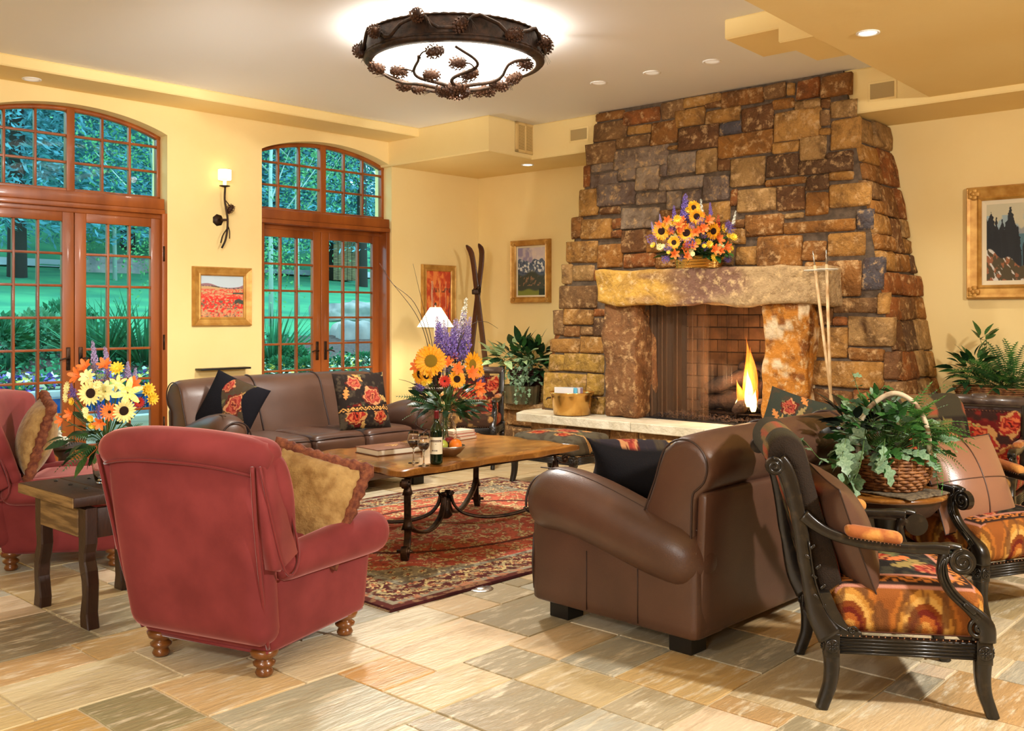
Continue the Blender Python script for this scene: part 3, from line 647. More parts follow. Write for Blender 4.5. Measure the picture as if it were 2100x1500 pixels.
# hearth
HF=7.31
hearth=thing('stone_hearth','raised hearth bench with pale limestone slabs over brown stone','hearth',SN(-4.4,7.6,0)); HB=np.array(hearth.location)
sc0=-6.5; cuts=[sc0,float(np.dot(hit(1132,850,NN,HF)[:2],RR)),float(np.dot(hit(1293,870,NN,HF)[:2],RR)),-4.35,-3.3,-2.35]
for i in range(5):
    a,b=cuts[i]+.003,cuts[i+1]-.003
    if i==0: poly=[sn2(a,HF+.0),sn2(b,HF),sn2(b,8.0),sn2(a-.12,8.0),sn2(a-.12,HF+.25)]
    else: poly=[sn2(a,HF),sn2(b,HF),sn2(b,8.0),sn2(a,8.0)]
    P=[]
    for j in range(len(poly)):
        p=np.array(poly[j]);q=np.array(poly[(j+1)%len(poly)]); m=max(1,int(np.linalg.norm(q-p)/.06))
        for t in range(m): P.append(p+(q-p)*t/m+NN*(rs.uniform(-.008,.008) if j==0 and 0<t else 0))
    v,f,mi,s=prism(P,HZ-.085,HZ,bev=.006); v=np.array(v)-HB
    if s==False: pass
    ob('slab',[(v,f,mi,False)],M['hearth'],hearth)
ob('core',[rel(sbx(-6.38,-2.45,7.42,8.6,0,HZ-.085),HB),rel(sbx(-8.2,-6.4,8.12,8.6,0,HZ-.07),HB)],M['mortar'],hearth)
def PH(s,z,d): return SN(s,7.42-d,z)
def PH2(s,z,d): return SN(s,8.12-d,z)
def PH3(n,z,d): return SN(-6.38-d,n,z)
dk=[(128,92,54),(110,80,50),(140,98,54),(100,78,56)]
course(PH,lambda z:-6.38,lambda z:-2.5,0.005,HZ-.09,hearth,HB,(.15,.2),(.3,.6),dk,.035)
course(PH2,lambda z:-8.15,lambda z:-6.4,0.005,HZ-.07,hearth,HB,(.1,.2),(.3,.5),dk,.045)
course(PH3,lambda z:7.42,lambda z:8.1,0.005,HZ-.09,hearth,HB,(.15,.2),(.3,.4),dk,.045)
ob('ledge_cap',[rel(sbx(-8.2,-6.62,8.04,8.6,HZ-.07,HZ+.005,.008),HB)],M['stone'],hearth,label='brown stone cap of the ledge beside the hearth').color=L4((176,140,96))
# ---------------------------------------------------------------- pictures
def img(w,h,fn,nx=150,m=None):   # flat printed surface with colours per vertex; local x right, z up, facing -y
    ny=max(20,int(nx*h/w)); p=gridf(lambda u,v:((u-.5)*w,np.zeros_like(u),(v-.5)*h),nx,ny,sm=False)
    return p,(lambda V:fn(V[:,0]/w+.5,V[:,2]/h+.5))
def frame_obj(name,label,plane,px0,px1,pyt,pyb,fw,fn,col=M['gold'],liner=.0,depth=.045,orn=False,deep=.03,gold2=None):
    if plane=='W': a0,z1=wpt(px0,pyt[0]); a1,_=wpt(px1,pyt[0]); _,zb=wpt(px0,pyb[0]); th=TH; pos=lambda a,z:AB(a,WB-.0,z); nrm=E2
    else: a0,z1=fpt(px0,pyt[0]); a1,_=fpt(px1,pyt[0]); _,zb=fpt(px0,pyb[0]); th=THF; pos=lambda a,z:SN(a,WF-.0,z); nrm=NN
    w=a1-a0;h=z1-zb; c=np.array(pos((a0+a1)/2,(z1+zb)/2)); t=thing(name,label,'painting',tuple(c),th)
    prof=[(0,0),(0,-depth*.6),(fw*.12,-depth),(fw*.3,-depth*.82),(fw*.72,-depth*.6),(fw*.85,-depth*.7),(fw,-depth*.45),(fw,0)]
    P=[]
    def bar(sx,sz,L,ang):  # mitred moulding by looping a profile round the rectangle
        pass
    V=[];F=[];n=len(prof)
    for sx,sz in ((-1,-1),(1,-1),(1,1),(-1,1)):
        for d,y in prof: V.append((sx*(w/2-d),y,sz*(h/2-d)))
    for k in range(4):
        for i in range(n-1): F.append((k*n+i,k*n+i+1,((k+1)%4)*n+i+1,((k+1)%4)*n+i))
    ob('frame',[(V,F,0,False)],col,t)
    iw,ih=w-2*fw,h-2*fw
    if liner:
        V=[];F=[]; 
        for sx,sz in ((-1,-1),(1,-1),(1,1),(-1,1)):
            for d,y in ((-.004,-.018),(liner,-.012)): V.append((sx*(iw/2-d),y,sz*(ih/2-d)))
        for k in range(4): F.append((k*2,k*2+1,((k+1)%4)*2+1,((k+1)%4)*2))
        ob('liner',[(V,F,0,False)],M['linen'],t); iw-=2*liner; ih-=2*liner
    p,cf=img(iw+.004,ih+.004,fn,170); ob('canvas',[xf(p,(0,-.010,0))],M['print'],t,cols=lambda V:cf(V))
    ob('backing',[box(-w/2+.004,w/2-.004,-.008,0,-h/2+.004,h/2-.004)],M['oldwood'],t)
    if orn:
        for sx in (-1,1):
            for sz in (-1,1):
                q=[]; cx,cz=sx*(w/2-fw*.5),sz*(h/2-fw*.5)
                for k in range(5):
                    a=k*1.256; q.append(rbox(cx+fw*.26*math.cos(a),-depth*.82,cz+fw*.26*math.sin(a),fw*.2,.012,fw*.2,.012,4))
                q.append(rbox(cx,-depth*.9,cz,fw*.16,.014,fw*.16,.014,4))
                ob('corner_ornament',q,col,t)
    return t
def art_poppies(u,v):
    n=fbm(u*14,v*40,3,3); n2=fbm(u*30,v*30,9,2); hor=.74+.03*np.sin(u*5+1)
    c=np.tile(np.array([190,206,214.]),(len(u),1)); c=mixc(c,(232,226,206),st(.75,.95,fbm(u*4,v*8,1))*.9)
    hill=hor+.05*np.clip(np.sin(u*6.2+.6),0,1)+.04*(u>.6)*(u-.6)*2
    c=mixc(c,(150,110,116),st(0,.01,hill-v)); c=mixc(c,(196,160,110),st(0,.01,hor-.02-v)); c=mixc(c,(70,66,54),st(0,.006,hor-v)*st(0,.006,v-hor+.03)*(n2>.5))
    m=st(0,.03,.69-v); c=mixc(c,(216,62,48),m*st(.35,.5,n)); c=mixc(c,(226,150,110),m*st(.58,.66,n))
    c=mixc(c,(96,90,72),st(.52,.6,n2)*(v<.42)*.8); r=vn(u*26,v*26,5); c=mixc(c,(236,44,34),((v<.5)&(v>.12)&(r>.55)).astype(float)*.9)
    c=mixc(c,(206,160,110),((v<.2)*(r<.6)).astype(float)*.7); c=mixc(c,(66,74,62),((u>.8)&(np.abs(v-.38-.1*np.sin(u*30)*.2)<.05)).astype(float)); c=mixc(c,(72,80,66),((u>.75)&(np.abs(v-.58)<.02)).astype(float)); return c
def art_aspens(u,v):
    n=fbm(u*9,v*9,4,4); c=np.tile(np.array([222,98,48.]),(len(u),1)); c=mixc(c,(238,140,70),st(.45,.7,n)); c=mixc(c,(186,60,38),st(.6,.3,n)*.8)
    c=mixc(c,(110,60,44),((np.abs(v-.62)<.045)&(vn(u*40,v*9,2)>.55)).astype(float)*.8)
    for x,w_ in ((.22,.012),(.27,.008),(.55,.006),(.8,.006)): c=mixc(c,(238,214,170),(np.abs(u-x-.01*np.sin(v*20))<w_)*(v<.8)*(v>.25)*1.)
    c=mixc(c,(170,50,60),st(.35,.15,v)*st(.4,.6,vn(u*14,v*14,7))*.6); return c
def art_mountain(u,v):
    n=fbm(u*8,v*8,6,4); c=np.tile(np.array([206,190,188.]),(len(u),1)); c=mixc(c,(150,140,168),st(.55,.35,u+n*.4-.2)); c=mixc(c,(222,206,190),st(.4,.7,n)*.6)
    rid=.70+.06*fbm(u*5,u*0,2)*2-.03+.02*np.sin(u*23); m=st(0,.008,rid-v); sn=fbm(u*12+v*9,v*14-u*6,8,3)
    c=mixc(c,(86,100,120),m); c=mixc(c,(222,222,216),m*st(.47,.53,sn)*(v>.48)); c=mixc(c,(60,72,96),m*st(.55,.62,fbm(u*16,v*16,4))*(v>.45)*.8)
    c=mixc(c,(64,70,58),st(.5,.42,v+.05*np.sin(u*9))); c=mixc(c,(146,112,84),((v<.4)&(v>.2)).astype(float)*st(.55,.65,fbm(u*20-v*10,v*20,5))); c=mixc(c,(126,132,52),st(.14,.09,v+.02*np.sin(u*12)))
    c=mixc(c,(40,52,40),((u>.78)&(v<.14)).astype(float)); return c
def art_pines(u,v):
    n=fbm(u*6,v*6,3,4); c=np.tile(np.array([196,188,156.]),(len(u),1)); c=mixc(c,(150,170,176),st(.45,.6,n)*(v<.85)); c=mixc(c,(120,130,140),st(0,.03,.72-.25*np.abs(u-.55)-v+.03*np.sin(u*30))*.7)
    c=mixc(c,(60,104,120),((v<.6)&(u>.45)).astype(float)*.8)
    for x,h,w_ in ((.08,.93,.11),(.17,.83,.07),(.27,.8,.09),(.41,.95,.12),(.0,.85,.1),(.53,.7,.06),(.7,.75,.08),(.86,.9,.11)):
        d=(h-v)*.40*w_/.11*.9+.016*(fbm(v*30+x*50,u*14,5,2)-.5)*3; c=mixc(c,(26,30,34),((np.abs(u-x)<d)&(v<h)&(np.abs(u-x)<w_*1.15)).astype(float)*.96)
    g=st(0,.02,.42-.35*u+.03*np.sin(u*20)-v); c=mixc(c,(78,66,40),g); r=fbm(u*14,v*14,7); c=mixc(c,(150,92,58),g*st(.55,.62,r)); c=mixc(c,(206,200,190),g*st(.64,.68,fbm(u*22+v*20,v*10,9))); return c
frame_obj('framed_painting','square gold framed picture of a red poppy field between the two windows','W',393,513,(546,0),(669,0),.085,art_poppies,depth=.05)
frame_obj('framed_painting','tall wooden framed picture of orange aspens behind the lit table lamp','W',863,932,(542,0),(672,0),.075,art_aspens,M['gold'],depth=.04)
frame_obj('framed_painting','gold framed mountain landscape on the wall left of the fireplace','F',1052,1131,(495,0),(622,0),.07,art_mountain,liner=.02,depth=.06,orn=True)
frame_obj('framed_painting','large gold framed picture of dark pines at the right wall','F',1985,2190,(387,0),(614,0),.115,art_pines,liner=.035,depth=.07,orn=True)
# ---------------------------------------------------------------- grilles, vent, downlights
def plate(name,label,cat,c,th,w,h,m,fm): 
    t=thing(name,label,cat,c,th); ob('frame',[bbox(-w/2-.02,w/2+.02,-.006,.0,-h/2-.02,h/2+.02,.003)],fm,t); ob('grille',[bbox(-w/2,w/2,-.010,-.004,-h/2,h/2,.002)],m,t); return t
for (x0,x1,y0,y1,lb) in ((1171,1204,265,287,'small beige speaker grille left of the chimney top'),(1785,1834,170,201,'beige speaker grille right of the chimney top')):
    p=hit((x0+x1)/2,(y0+y1)/2,NN,S2); a=hit(x0,y0,NN,S2);b=hit(x1,y0,NN,S2); c=hit(x0,y1,NN,S2)
    plate('speaker_grille',lb,'speaker',tuple(p),THF,float(np.linalg.norm((b-a)[:2])),float(a[2]-c[2]),M['grille'],M['wall'])
vb=float(np.dot(hit(1050,280,NN,7.6)[:2],E2)); pl=sA*RR
qA=np.array(SN(sA,S1,0)[:2]); qB=np.array(SN(sA-.02,S2,0)[:2]); dv=(qB-qA)/np.linalg.norm(qB-qA); nv=np.array([dv[1],-dv[0]]); dn=float(qA@nv)
p0=hit(1056,285,nv,dn); p1=hit(1097,285,nv,dn); pt=hit(1075,252,nv,dn); pb_=hit(1075,316,nv,dn); pc=(p0+p1)/2; wv=float(np.linalg.norm((p1-p0)[:2])); hv=.32
t=thing('wall_vent','cream slatted return air vent beside the soffit corner','vent',(pc[0],pc[1],float((pt[2]+pb_[2])/2)),math.atan2(dv[1],dv[0]))
ob('backing',[box(-wv/2,wv/2,-.003,-.001,-hv/2,hv/2)],M['dark'],t)
ob('frame',[bbox(-wv/2,-wv/2+.05,-.014,0,-hv/2,hv/2),bbox(wv/2-.05,wv/2,-.014,0,-hv/2,hv/2),bbox(-wv/2,wv/2,-.014,0,hv/2-.03,hv/2),bbox(-wv/2,wv/2,-.014,0,-hv/2,-hv/2+.03),bbox(-.012,.012,-.014,0,-hv/2,hv/2)],M['vent'],t)
sl=mesh('slat',[xf(box(-(wv/2-.045),wv/2-.045,-.0012,.0012,-.0045,.0045),rot=(.5,0,0))],[M['vent']])
for i in range(21): inst('slat',sl,t,(0,-.007,-hv/2+.036+i*(hv-.072)/20))
def down(px,py,z,lb,on=False,r=.075):
    if py<HY: Y=FPX*(z-CH)/(HY-py); x=(px-1050)*Y/FPX
    t=thing('recessed_light',lb,'light',(x,Y,z)); ob('trim_ring',[lathe([(r,0),(r,-.006),(r*.86,-.008),(r*.74,-.001)],24,cap=False)],M['trimw'],t)
    ob('lens',[lathe([(.0001,-.0015),(r*.74,-.0015)],20,cap=False)],M['lampon'] if on else M['lampoff'],t); return (x,Y,z)
DL=[down(1780,67,3.13,'bright recessed light in the yellow dropped ceiling',True,.07),down(1460,126,CE,'recessed light in the white ceiling nearest the stepped yellow box'),down(1337,149,CE,'recessed light in the white ceiling, middle one above the chimney'),down(1228,170,CE,'recessed light in the white ceiling nearest the speaker grille'),down(1082,338,SOF,'recessed light under the soffit above the mountain painting',True,.07),down(65,162,3.355,'recessed light under the beam over the left window')]
# ---------------------------------------------------------------- pine cone ceiling fixture
FC=np.array([-.415,7.03]); FR=.63
fx=thing('ceiling_fixture','round bronze ceiling light with pine cones and glowing bowl','light',(FC[0],FC[1],CE))
ob('drum',[lathe([(FR-.02,-.055),(FR-.01,-.05),(FR,-.07),(FR-.005,-.18),(FR+.015,-.205),(FR+.02,-.22),(FR+.005,-.235),(FR-.04,-.24),(FR-.05,-.225),(FR-.03,-.2),(FR-.03,-.07),(FR-.02,-.055)],72,cap=False)],M['metalpine'],fx)
rope=[];k=200
for z,r in ((-.06,FR+.002),(-.195,FR+.008)):
    P=[(r*math.cos(2*math.pi*i/k),r*math.sin(2*math.pi*i/k),z) for i in range(k)]; rope.append(tube(P,[.009+.003*math.sin(i*math.pi*.5*1.3) for i in range(k)],6,closed=True))
ob('rope_band',rope,M['metalpine'],fx)
ob('stem_rods',[xf(lathe([(.01,-.19),(.01,0)],6),((FR-.08)*math.cos(a),(FR-.08)*math.sin(a),0)) for a in (0,2.1,4.2)]+[tube([((FR-.03)*math.cos(a),(FR-.03)*math.sin(a),-.19),((FR-.09)*math.cos(a),(FR-.09)*math.sin(a),-.19)],.008,6) for a in (0,2.1,4.2)],M['metalpine'],fx)
def bz(r): return -.235-.14*(1-(r/(FR-.05))**2)
ob('glass_bowl',[lathe([(.0001,bz(0))]+[(r,bz(r)) for r in np.linspace(.08,FR-.055,10)],48,cap=False)],M['bowl'],fx)
ob('reflector',[lathe([(.0001,-.19),(FR-.06,-.19)],40,cap=False)],M['bowl'],fx)
def cone_mesh(n=4):
    ps=[lathe([(.001,-.045),(.018,-.03),(.024,0),(.018,.03),(.002,.048)],8)]
    for j in range(7):
        z=-.036+j*.0125; r=.026*math.sin(math.pi*(j+1.2)/8.8)+.004
        for k in range(8):
            a=k*math.pi/4+j*.4; c=np.array([r*math.cos(a),r*math.sin(a),z]); d=np.array([math.cos(a),math.sin(a),.5])*.009; e=np.array([-math.sin(a),math.cos(a),0])*.008
            ps.append(([c-e-(0,0,.004),c+e-(0,0,.004),c+d,c+(0,0,.008)],[(0,1,2),(1,3,2),(3,0,2)],0,False))
    return mesh('pine_cone',ps,[M['cone']])
CM=cone_mesh()
def needles(base,dirv,n=14,L=.1):
    ps=[]; d0=np.array(dirv,float); d0/=np.linalg.norm(d0)
    for i in range(n):
        d=d0+np.array([rs.uniform(-.35,.35) for _ in range(3)]); d/=np.linalg.norm(d); b=np.array(base); e=b+d*L*rs.uniform(.7,1); ps.append(tube([b,e],[.0022,.0008],3,cap=False))
    return ps
nd=[];br=[]
vine=[];vi2=[]
for i in range(90):
    a=2*math.pi*i/90; vine.append(((FR+.022)*math.cos(a),(FR+.022)*math.sin(a),-.12+.05*math.sin(a*9)+.012*math.sin(a*23)))
br.append(tube(vine,.013,6,closed=True))
for i in range(12):
    a=2*math.pi*(i+.3)/12+rs.uniform(-.08,.08); inst('pine_cone',CM,fx,((FR+.045)*math.cos(a),(FR+.045)*math.sin(a),-.12+.05*math.sin(a*9)),(rs.uniform(0,6),rs.uniform(0,6),0),1.4)
    nd+=needles(((FR+.03)*math.cos(a+.1),(FR+.03)*math.sin(a+.1),-.10),(-.3*math.sin(a)+.3*math.cos(a),.3*math.cos(a)+.3*math.sin(a),-1),12,.11)
def BP(r,a,d=.035): return (r*math.cos(a),r*math.sin(a),bz(min(r,FR-.05))-d)
for k in range(7):
    a0=2*math.pi*k/7+.35; P=[BP(r,a0+.22*math.sin(r*14+k*1.7)+.15*(r/.6)) for r in np.linspace(.02,.52 if k%3==1 else .60,12)]
    br.append(tube(smooth_path(P,4),[.016-.006*t for t in np.linspace(0,1,(len(P)-1)*4+1)],6))
    for q,(r,s_) in enumerate(((.25,1),(.38,-1),(.50,1))):
        if (k+q)%4==3: continue
        ab_=a0+.22*math.sin(r*14+k*1.7)+.15*(r/.6); e=BP(r+.05,ab_+s_*.24/(.4+r)); br.append(tube(smooth_path([BP(r,ab_),BP(r+.05,ab_+s_*.1/(.4+r)),e],4),.006,5))
        inst('pine_cone',CM,fx,(e[0],e[1],e[2]),(rs.uniform(1,2),rs.uniform(0,1),rs.uniform(0,6)),1.45); nd+=needles(BP(r,ab_),(math.cos(ab_+s_),math.sin(ab_+s_),-.2),9,.09)
    inst('pine_cone',CM,fx,BP(.07+.02*(k%2),a0,.05),(rs.uniform(1,2),0,rs.uniform(0,6)),1.4)
ob('branches',br,M['metalpine'],fx); ob('pine_needles',nd,M['metalpine'],fx)
# ---------------------------------------------------------------- branch wall sconce
sp=hit(450,440,E2,WB); t=thing('wall_sconce','bronze twig wall sconce with white candle shade between the windows','light',(sp[0],sp[1],sp[2]),TH)
PXM=float(np.linalg.norm((hit(500,440,E2,WB)-hit(400,440,E2,WB))[:2]))/100; PZM=sp[1]/FPX
def sq(px,py,d=.09): return ((px-450)*PXM,-d,(440-py)*PZM)
ob('back_plate',[xf(lathe([(.0001,-.03),(.05,-.028),(.06,-.01),(.06,0)],7),sq(447,452,0.0),(math.pi/2,0,0),(1,1,1))],M['metalpine'],t)
ob('twig_arm',[tube(smooth_path([sq(452,385),sq(451,410),sq(454,430),sq(457,450),sq(456,475),sq(452,495),sq(445,510)],5),[.010]*31+[.004]*0,8),tube(smooth_path([sq(456,470),sq(447,485),sq(443,500)],4),.006,6),tube(smooth_path([sq(452,412),sq(459,420),sq(462,426)],4),.005,6),tube(smooth_path([sq(458,465),sq(461,475),sq(461,490)],4),.005,6),tube([sq(448,452,0.01),sq(456,452)],.012,8)],M['metalpine'],t)
inst('pine_cone',CM,t,sq(462,430),(.4,.5,0),1.1)
ob('cup',[xf(lathe([(.012,-.01),(.05,.0),(.052,.006),(.01,.01)],16),sq(451,384))],M['metalpine'],t)
ob('candle_sleeve',[xf(lathe([(.016,0),(.016,.10)],12),sq(451,383))],M['shade'],t)
ob('shade',[xf(lathe([(.062,0),(.062,.10)],24,cap=False),sq(451,371))],M['shade'],t); ob('shade_rings',[xf(tube([(.063*math.cos(k*.26),.063*math.sin(k*.26),z) for k in range(24)],.002,4,closed=True),sq(451,371)) for z in (0,.10)],M['brass'],t)
# ---------------------------------------------------------------- table lamp and its stand
LP=at(893,671,10.35)
st_t=thing('lamp_table','small dark round lamp table in the corner behind the sofa','table',(LP[0],LP[1],0))
ob('table_top',[lathe([(.24,.62),(.25,.63),(.25,.645),(.24,.655)],32)],M['oldwood'],st_t); ob('pedestal',[lathe([(.14,0),(.15,.02),(.04,.08),(.03,.3),(.05,.45),(.03,.55),(.09,.62)],20)],M['oldwood'],st_t)
lt=thing('table_lamp','lit table lamp with a white cone shade in the window corner','lamp',(LP[0],LP[1],.655)); z0=LP[2]-.655
ob('base',[lathe([(.07,0),(.075,.015),(.03,.04),(.06,.12),(.075,.2),(.05,.3),(.018,.36),(.014,z0+.02)],24)],M['iron'],lt)
ob('lamp_shade',[lathe([(.195,z0),(.192,z0+.004),(.062,z0+.205),(.058,z0+.208)],36,cap=False)],M['shade'],lt); ob('finial',[lathe([(.006,z0+.19),(.006,z0+.22),(.014,z0+.235),(.008,z0+.255),(.001,z0+.262)],10)],M['iron'],lt)
ob('harp',[tube([(0,0,z0+.02),(0,0,z0+.2)],.004,6)],M['brass'],lt)
# ---------------------------------------------------------------- old skis and ski poles
def ski(pt_top,pt_mid,pt_bot,Y,label,tipdir):
    a=np.array(at(*pt_top,Y)); b=np.array(at(*pt_bot,Y)); d=(b-a)/np.linalg.norm(b-a); L=a[2]/max(1e-6,-d[2]); b=a+d*((a[2]-HZ-.03)/max(1e-6,-d[2]))
    t=thing('wooden_ski',label,'ski',(float(b[0]),float(b[1]),HZ+.01)); B=np.array([b[0],b[1],HZ+.01]); nrm=-NN if tipdir else -E2; nrm=np.array([nrm[0],nrm[1],0])
    P=[b,a+d*.35,a+d*.22,a+d*.12]; tip=[a+d*.05+np.array([tipdir*.03 if tipdir else 0,0,0])*0,a]
    pts=smooth_path([b,b-d*.8,a+d*.5,a+d*.25,a+d*.10+nrm*.02,a+d*.02+nrm*.08+np.array([.02,0,0])*(-1 if tipdir>0 else 1)*0],6)-B
    w=[1]*(len(pts)-8)+[1.05,1.05,1,1,.9,.7,.5,.25]
    ob('ski_body',[tube(pts,w,flat=(.037,.008),up=tuple(nrm))],M['skiw'],t); k=int(len(pts)*.38); c=pts[k]
    ob('binding',[rbox(c[0]+nrm[0]*.02,c[1]+nrm[1]*.02,c[2],.045,.02,.03,.01,4),tube([c+(0,0,.03)+nrm*.02,c+(.05,0,.06)+nrm*.05,c+(.06,0,.0)+nrm*.05],.008,6)],M['iron'],t)
ski((966,500),(975,610),(991,705),11.3,'dark wooden ski leaning in the corner, its tip at the left',1)
ski((992,497),(975,610),(965,735),11.38,'dark wooden ski leaning in the corner, its tip at the right',-1)
def skipole(top,bot,basket,label):
    nT=7.44; a=hit(top[0],top[1],NN,nT); b=hit(bot[0],bot[1],NN,7.36)
    d=(b-a)/np.linalg.norm(b-a); b=a+d*((a[2]-HZ-.004)/(-d[2])); t=thing('ski_pole',label,'ski pole',tuple(b)); B=np.array(b)
    ob('shaft',[tube([b-B,a+d*.12-B],[.011,.013],10)],M['bamboo'],t); ob('tip',[tube([a+d*.12-B,a-B],[.008,.004],8)],M['silver'],t); ob('grip',[tube([b-B,b-d*.16-B],.018,10)],M['skiw'],t,label='dark leather grip')
    c=a+d*.16-B; r=.085; ob('basket',[tube([c+np.array([r*math.cos(k*.26),r*math.sin(k*.26),.0]) for k in range(24)],.006,6,closed=True),tube([c-(r,0,0),c+(r,0,0)],.004,4),tube([c-(0,r,0),c+(0,r,0)],.004,4)],M['silverpoleribbon'],t)
skipole((1667,515),(1702,795),0,'bamboo ski pole with ring basket leaning on the chimney, left of the pair')
skipole((1694,512),(1703,795),0,'bamboo ski pole with ring basket leaning on the chimney, right of the pair')
# brass tub with magazines
bp=hit(1173,848,NN,7.50); bk=thing('brass_tub','round brass tub on the pale hearth slab','tub',(bp[0],bp[1],HZ))
ob('tub',[lathe([(.0001,.006),(.165,.006),(.18,.01),(.2,.19),(.215,.225),(.222,.228),(.218,.218),(.19,.19),(.17,.02),(.0001,.015)],48,cap=False)],M['brass'],bk)
for s in (-1,1): ob('handle',[tube(smooth_path([(s*.205,-.035,.17),(s*.24,-.03,.165),(s*.25,0,.15),(s*.24,.03,.165),(s*.205,.035,.17)],4),.006,6)],M['iron'],bk)
mags=[((214,210,206),'grey'),((90,170,200),'light blue'),((196,190,186),'white'),((120,90,100),'plum'),((206,196,180),'cream'),((70,80,96),'slate blue'),((188,150,140),'pink'),((150,160,170),'pale grey')]
pos_=['at the far left','left of the middle','in the middle','right of the middle','at the right','behind the middle','at the back left','at the back right']
for i,(c,nm) in enumerate(mags):
    mm=mat('magazine_cover_%s'%nm.replace(' ','_'),c,.4); y=-.05+.018*(i%8); x0=-.12+.02*(i%3)
    o=tag(ob('magazine',[rbox(0,0,.125,.10,.004,.125,.003,3)],mm,None,loc=(bp[0]+x0*.3+RR[0]*(-.06+.04*(i%4)),bp[1]+RR[1]*(-.06+.04*(i%4))*.6+y,HZ+.018),rz=THF+.05*(i%3)+.3),'%s magazine standing in the brass tub, %s'%(nm,pos_[i]),'magazine','magazines in the brass tub')
# ---------------------------------------------------------------- woven patterns
def rose(c,x,y,cx,cy,r,pal,seed=0):
    dx,dy=x-cx,y-cy; a=np.arctan2(dy,dx); q=np.hypot(dx,dy)/r; q=q*(1+.10*np.sin(5*a+seed)+.06*np.sin(11*a+2*seed))+.10*(vn(x*60,y*60,seed)-.5)
    k=np.clip((q*7+.9*np.sin(2*a+q*6+seed)).astype(int),0,6); m=(q<1).astype(float); col=np.array([pal[i%len(pal)] for i in range(7)],float)[k]; return c*(1-m[:,None])+col*m[:,None]
PRED=[(70,20,16),(176,62,38),(116,26,22),(186,96,56),(140,36,28),(172,124,72),(92,22,20)]
PROSE=[(96,34,30),(178,104,68),(124,42,36),(166,78,58),(142,50,42),(184,130,86),(90,34,28)]
def leafp(c,x,y,cx,cy,a,l,w,col):
    u=(x-cx)*math.cos(a)+(y-cy)*math.sin(a); v=-(x-cx)*math.sin(a)+(y-cy)*math.cos(a); t=u/l; m=((t>0)&(t<1)&(np.abs(v)<w*np.sin(np.clip(t,0,1)*math.pi)*(.8+.3*np.sin(t*25)))).astype(float); return mixc(c,col,m)
def scrollband(c,d,s,col):   # d: signed offset across band (-1..1), s along
    y=.55*np.sin(s*6.28); m=((np.abs(d-y)<.26)|(np.hypot(((s*2)%1)-.5,(d+y*.6)*.6)<.2)).astype(float)*(np.abs(d)<1); return mixc(c,col,m)
def Q(v,s=.005): return np.round(v/s)*s
def ground(x,y,base,alt,seed,k=30): 
    c=np.tile(np.array(base,float),(len(x),1)); return mixc(c,alt,st(.5,.7,fbm(x*k,y*k,seed,3)))
def pat_floral(x,y,seed=0,base=(38,30,26),S=1.0):
    x,y=Q(x)/S,Q(y)/S; c=ground(x,y,base,(70,60,46),seed)
    r=random.Random(seed)
    for i in range(14): c=leafp(c,x,y,r.uniform(-.22,.22),r.uniform(-.22,.22),r.uniform(0,6.3),.11,.024,r.choice([(150,130,84),(100,96,62),(176,140,80),(200,130,70)]))
    for (cx,cy,q,p) in ((.06,.02,.085,PROSE),(-.10,-.12,.085,PRED),(.12,-.14,.06,PRED),(-.08,.14,.06,PROSE)): c=rose(c,x,y,cx,cy,q,p,seed+int(cx*90))
    e=np.abs(y+.075)<.022; c=np.where(e[:,None],scrollband(np.tile(np.array(base,float),(len(x),1)),(y+.075)/.02,x*14,(206,150,80)),c)
    return c
def pat_seat(V):
    x,y,z=Q(V[:,0]),Q(V[:,1]),V[:,2]; top=z>.425; X,Y=np.abs(x),np.abs(y+.0); e=np.maximum(X/.30,Y/.27)
    c=ground(x,y,(34,30,28),(60,56,44),3)
    for i,(cx,cy,a) in enumerate(((0,.06,.6),(.05,-.02,2.2),(-.08,.05,4),(.06,.1,5.2),(-.05,-.1,1),(.0,.02,3.1))): c=leafp(c,x,y,cx,cy,a,.13,.035,((140,120,70),(206,110,60),(100,100,64))[i%3])
    c=rose(c,x,y,-.02,-.06,.07,PRED,2); c=rose(c,x,y,.12,.12,.06,PROSE,3)
    bd=(e>.66); t=np.where(X/.30>Y/.27,y,x); g=scrollband(np.tile(np.array((52,36,28),float),(len(x),1)),(e-.76)/.09,t*9,(196,120,56)); c=np.where(bd[:,None],g,c)
    ln=(np.abs(e-.665)<.02)|(np.abs(e-.875)<.012); c=mixc(c,(176,120,100),ln.astype(float))
    # sides: tall golden arches
    t=np.where(X/.30>Y/.27,y,x); s=((t+.065)/.26)%1-.5; zz=(z-.26)/.2; q=np.hypot(s*2.2,zz*1.0-.1)+.06*(fbm(t*50,z*50,5)-.5)
    k=np.clip((q*9).astype(int),0,9); cols=np.array([(166,100,42),(188,132,64),(160,86,36),(100,34,22),(124,62,26),(200,154,82),(178,124,54),(120,74,32),(164,98,40),(136,78,34)],float)[k]
    cols=mixc(cols,(96,60,34),st(.58,.66,fbm(t*30,z*9,8))*.7); sd=(e>.885); return np.where(sd[:,None],cols,c)
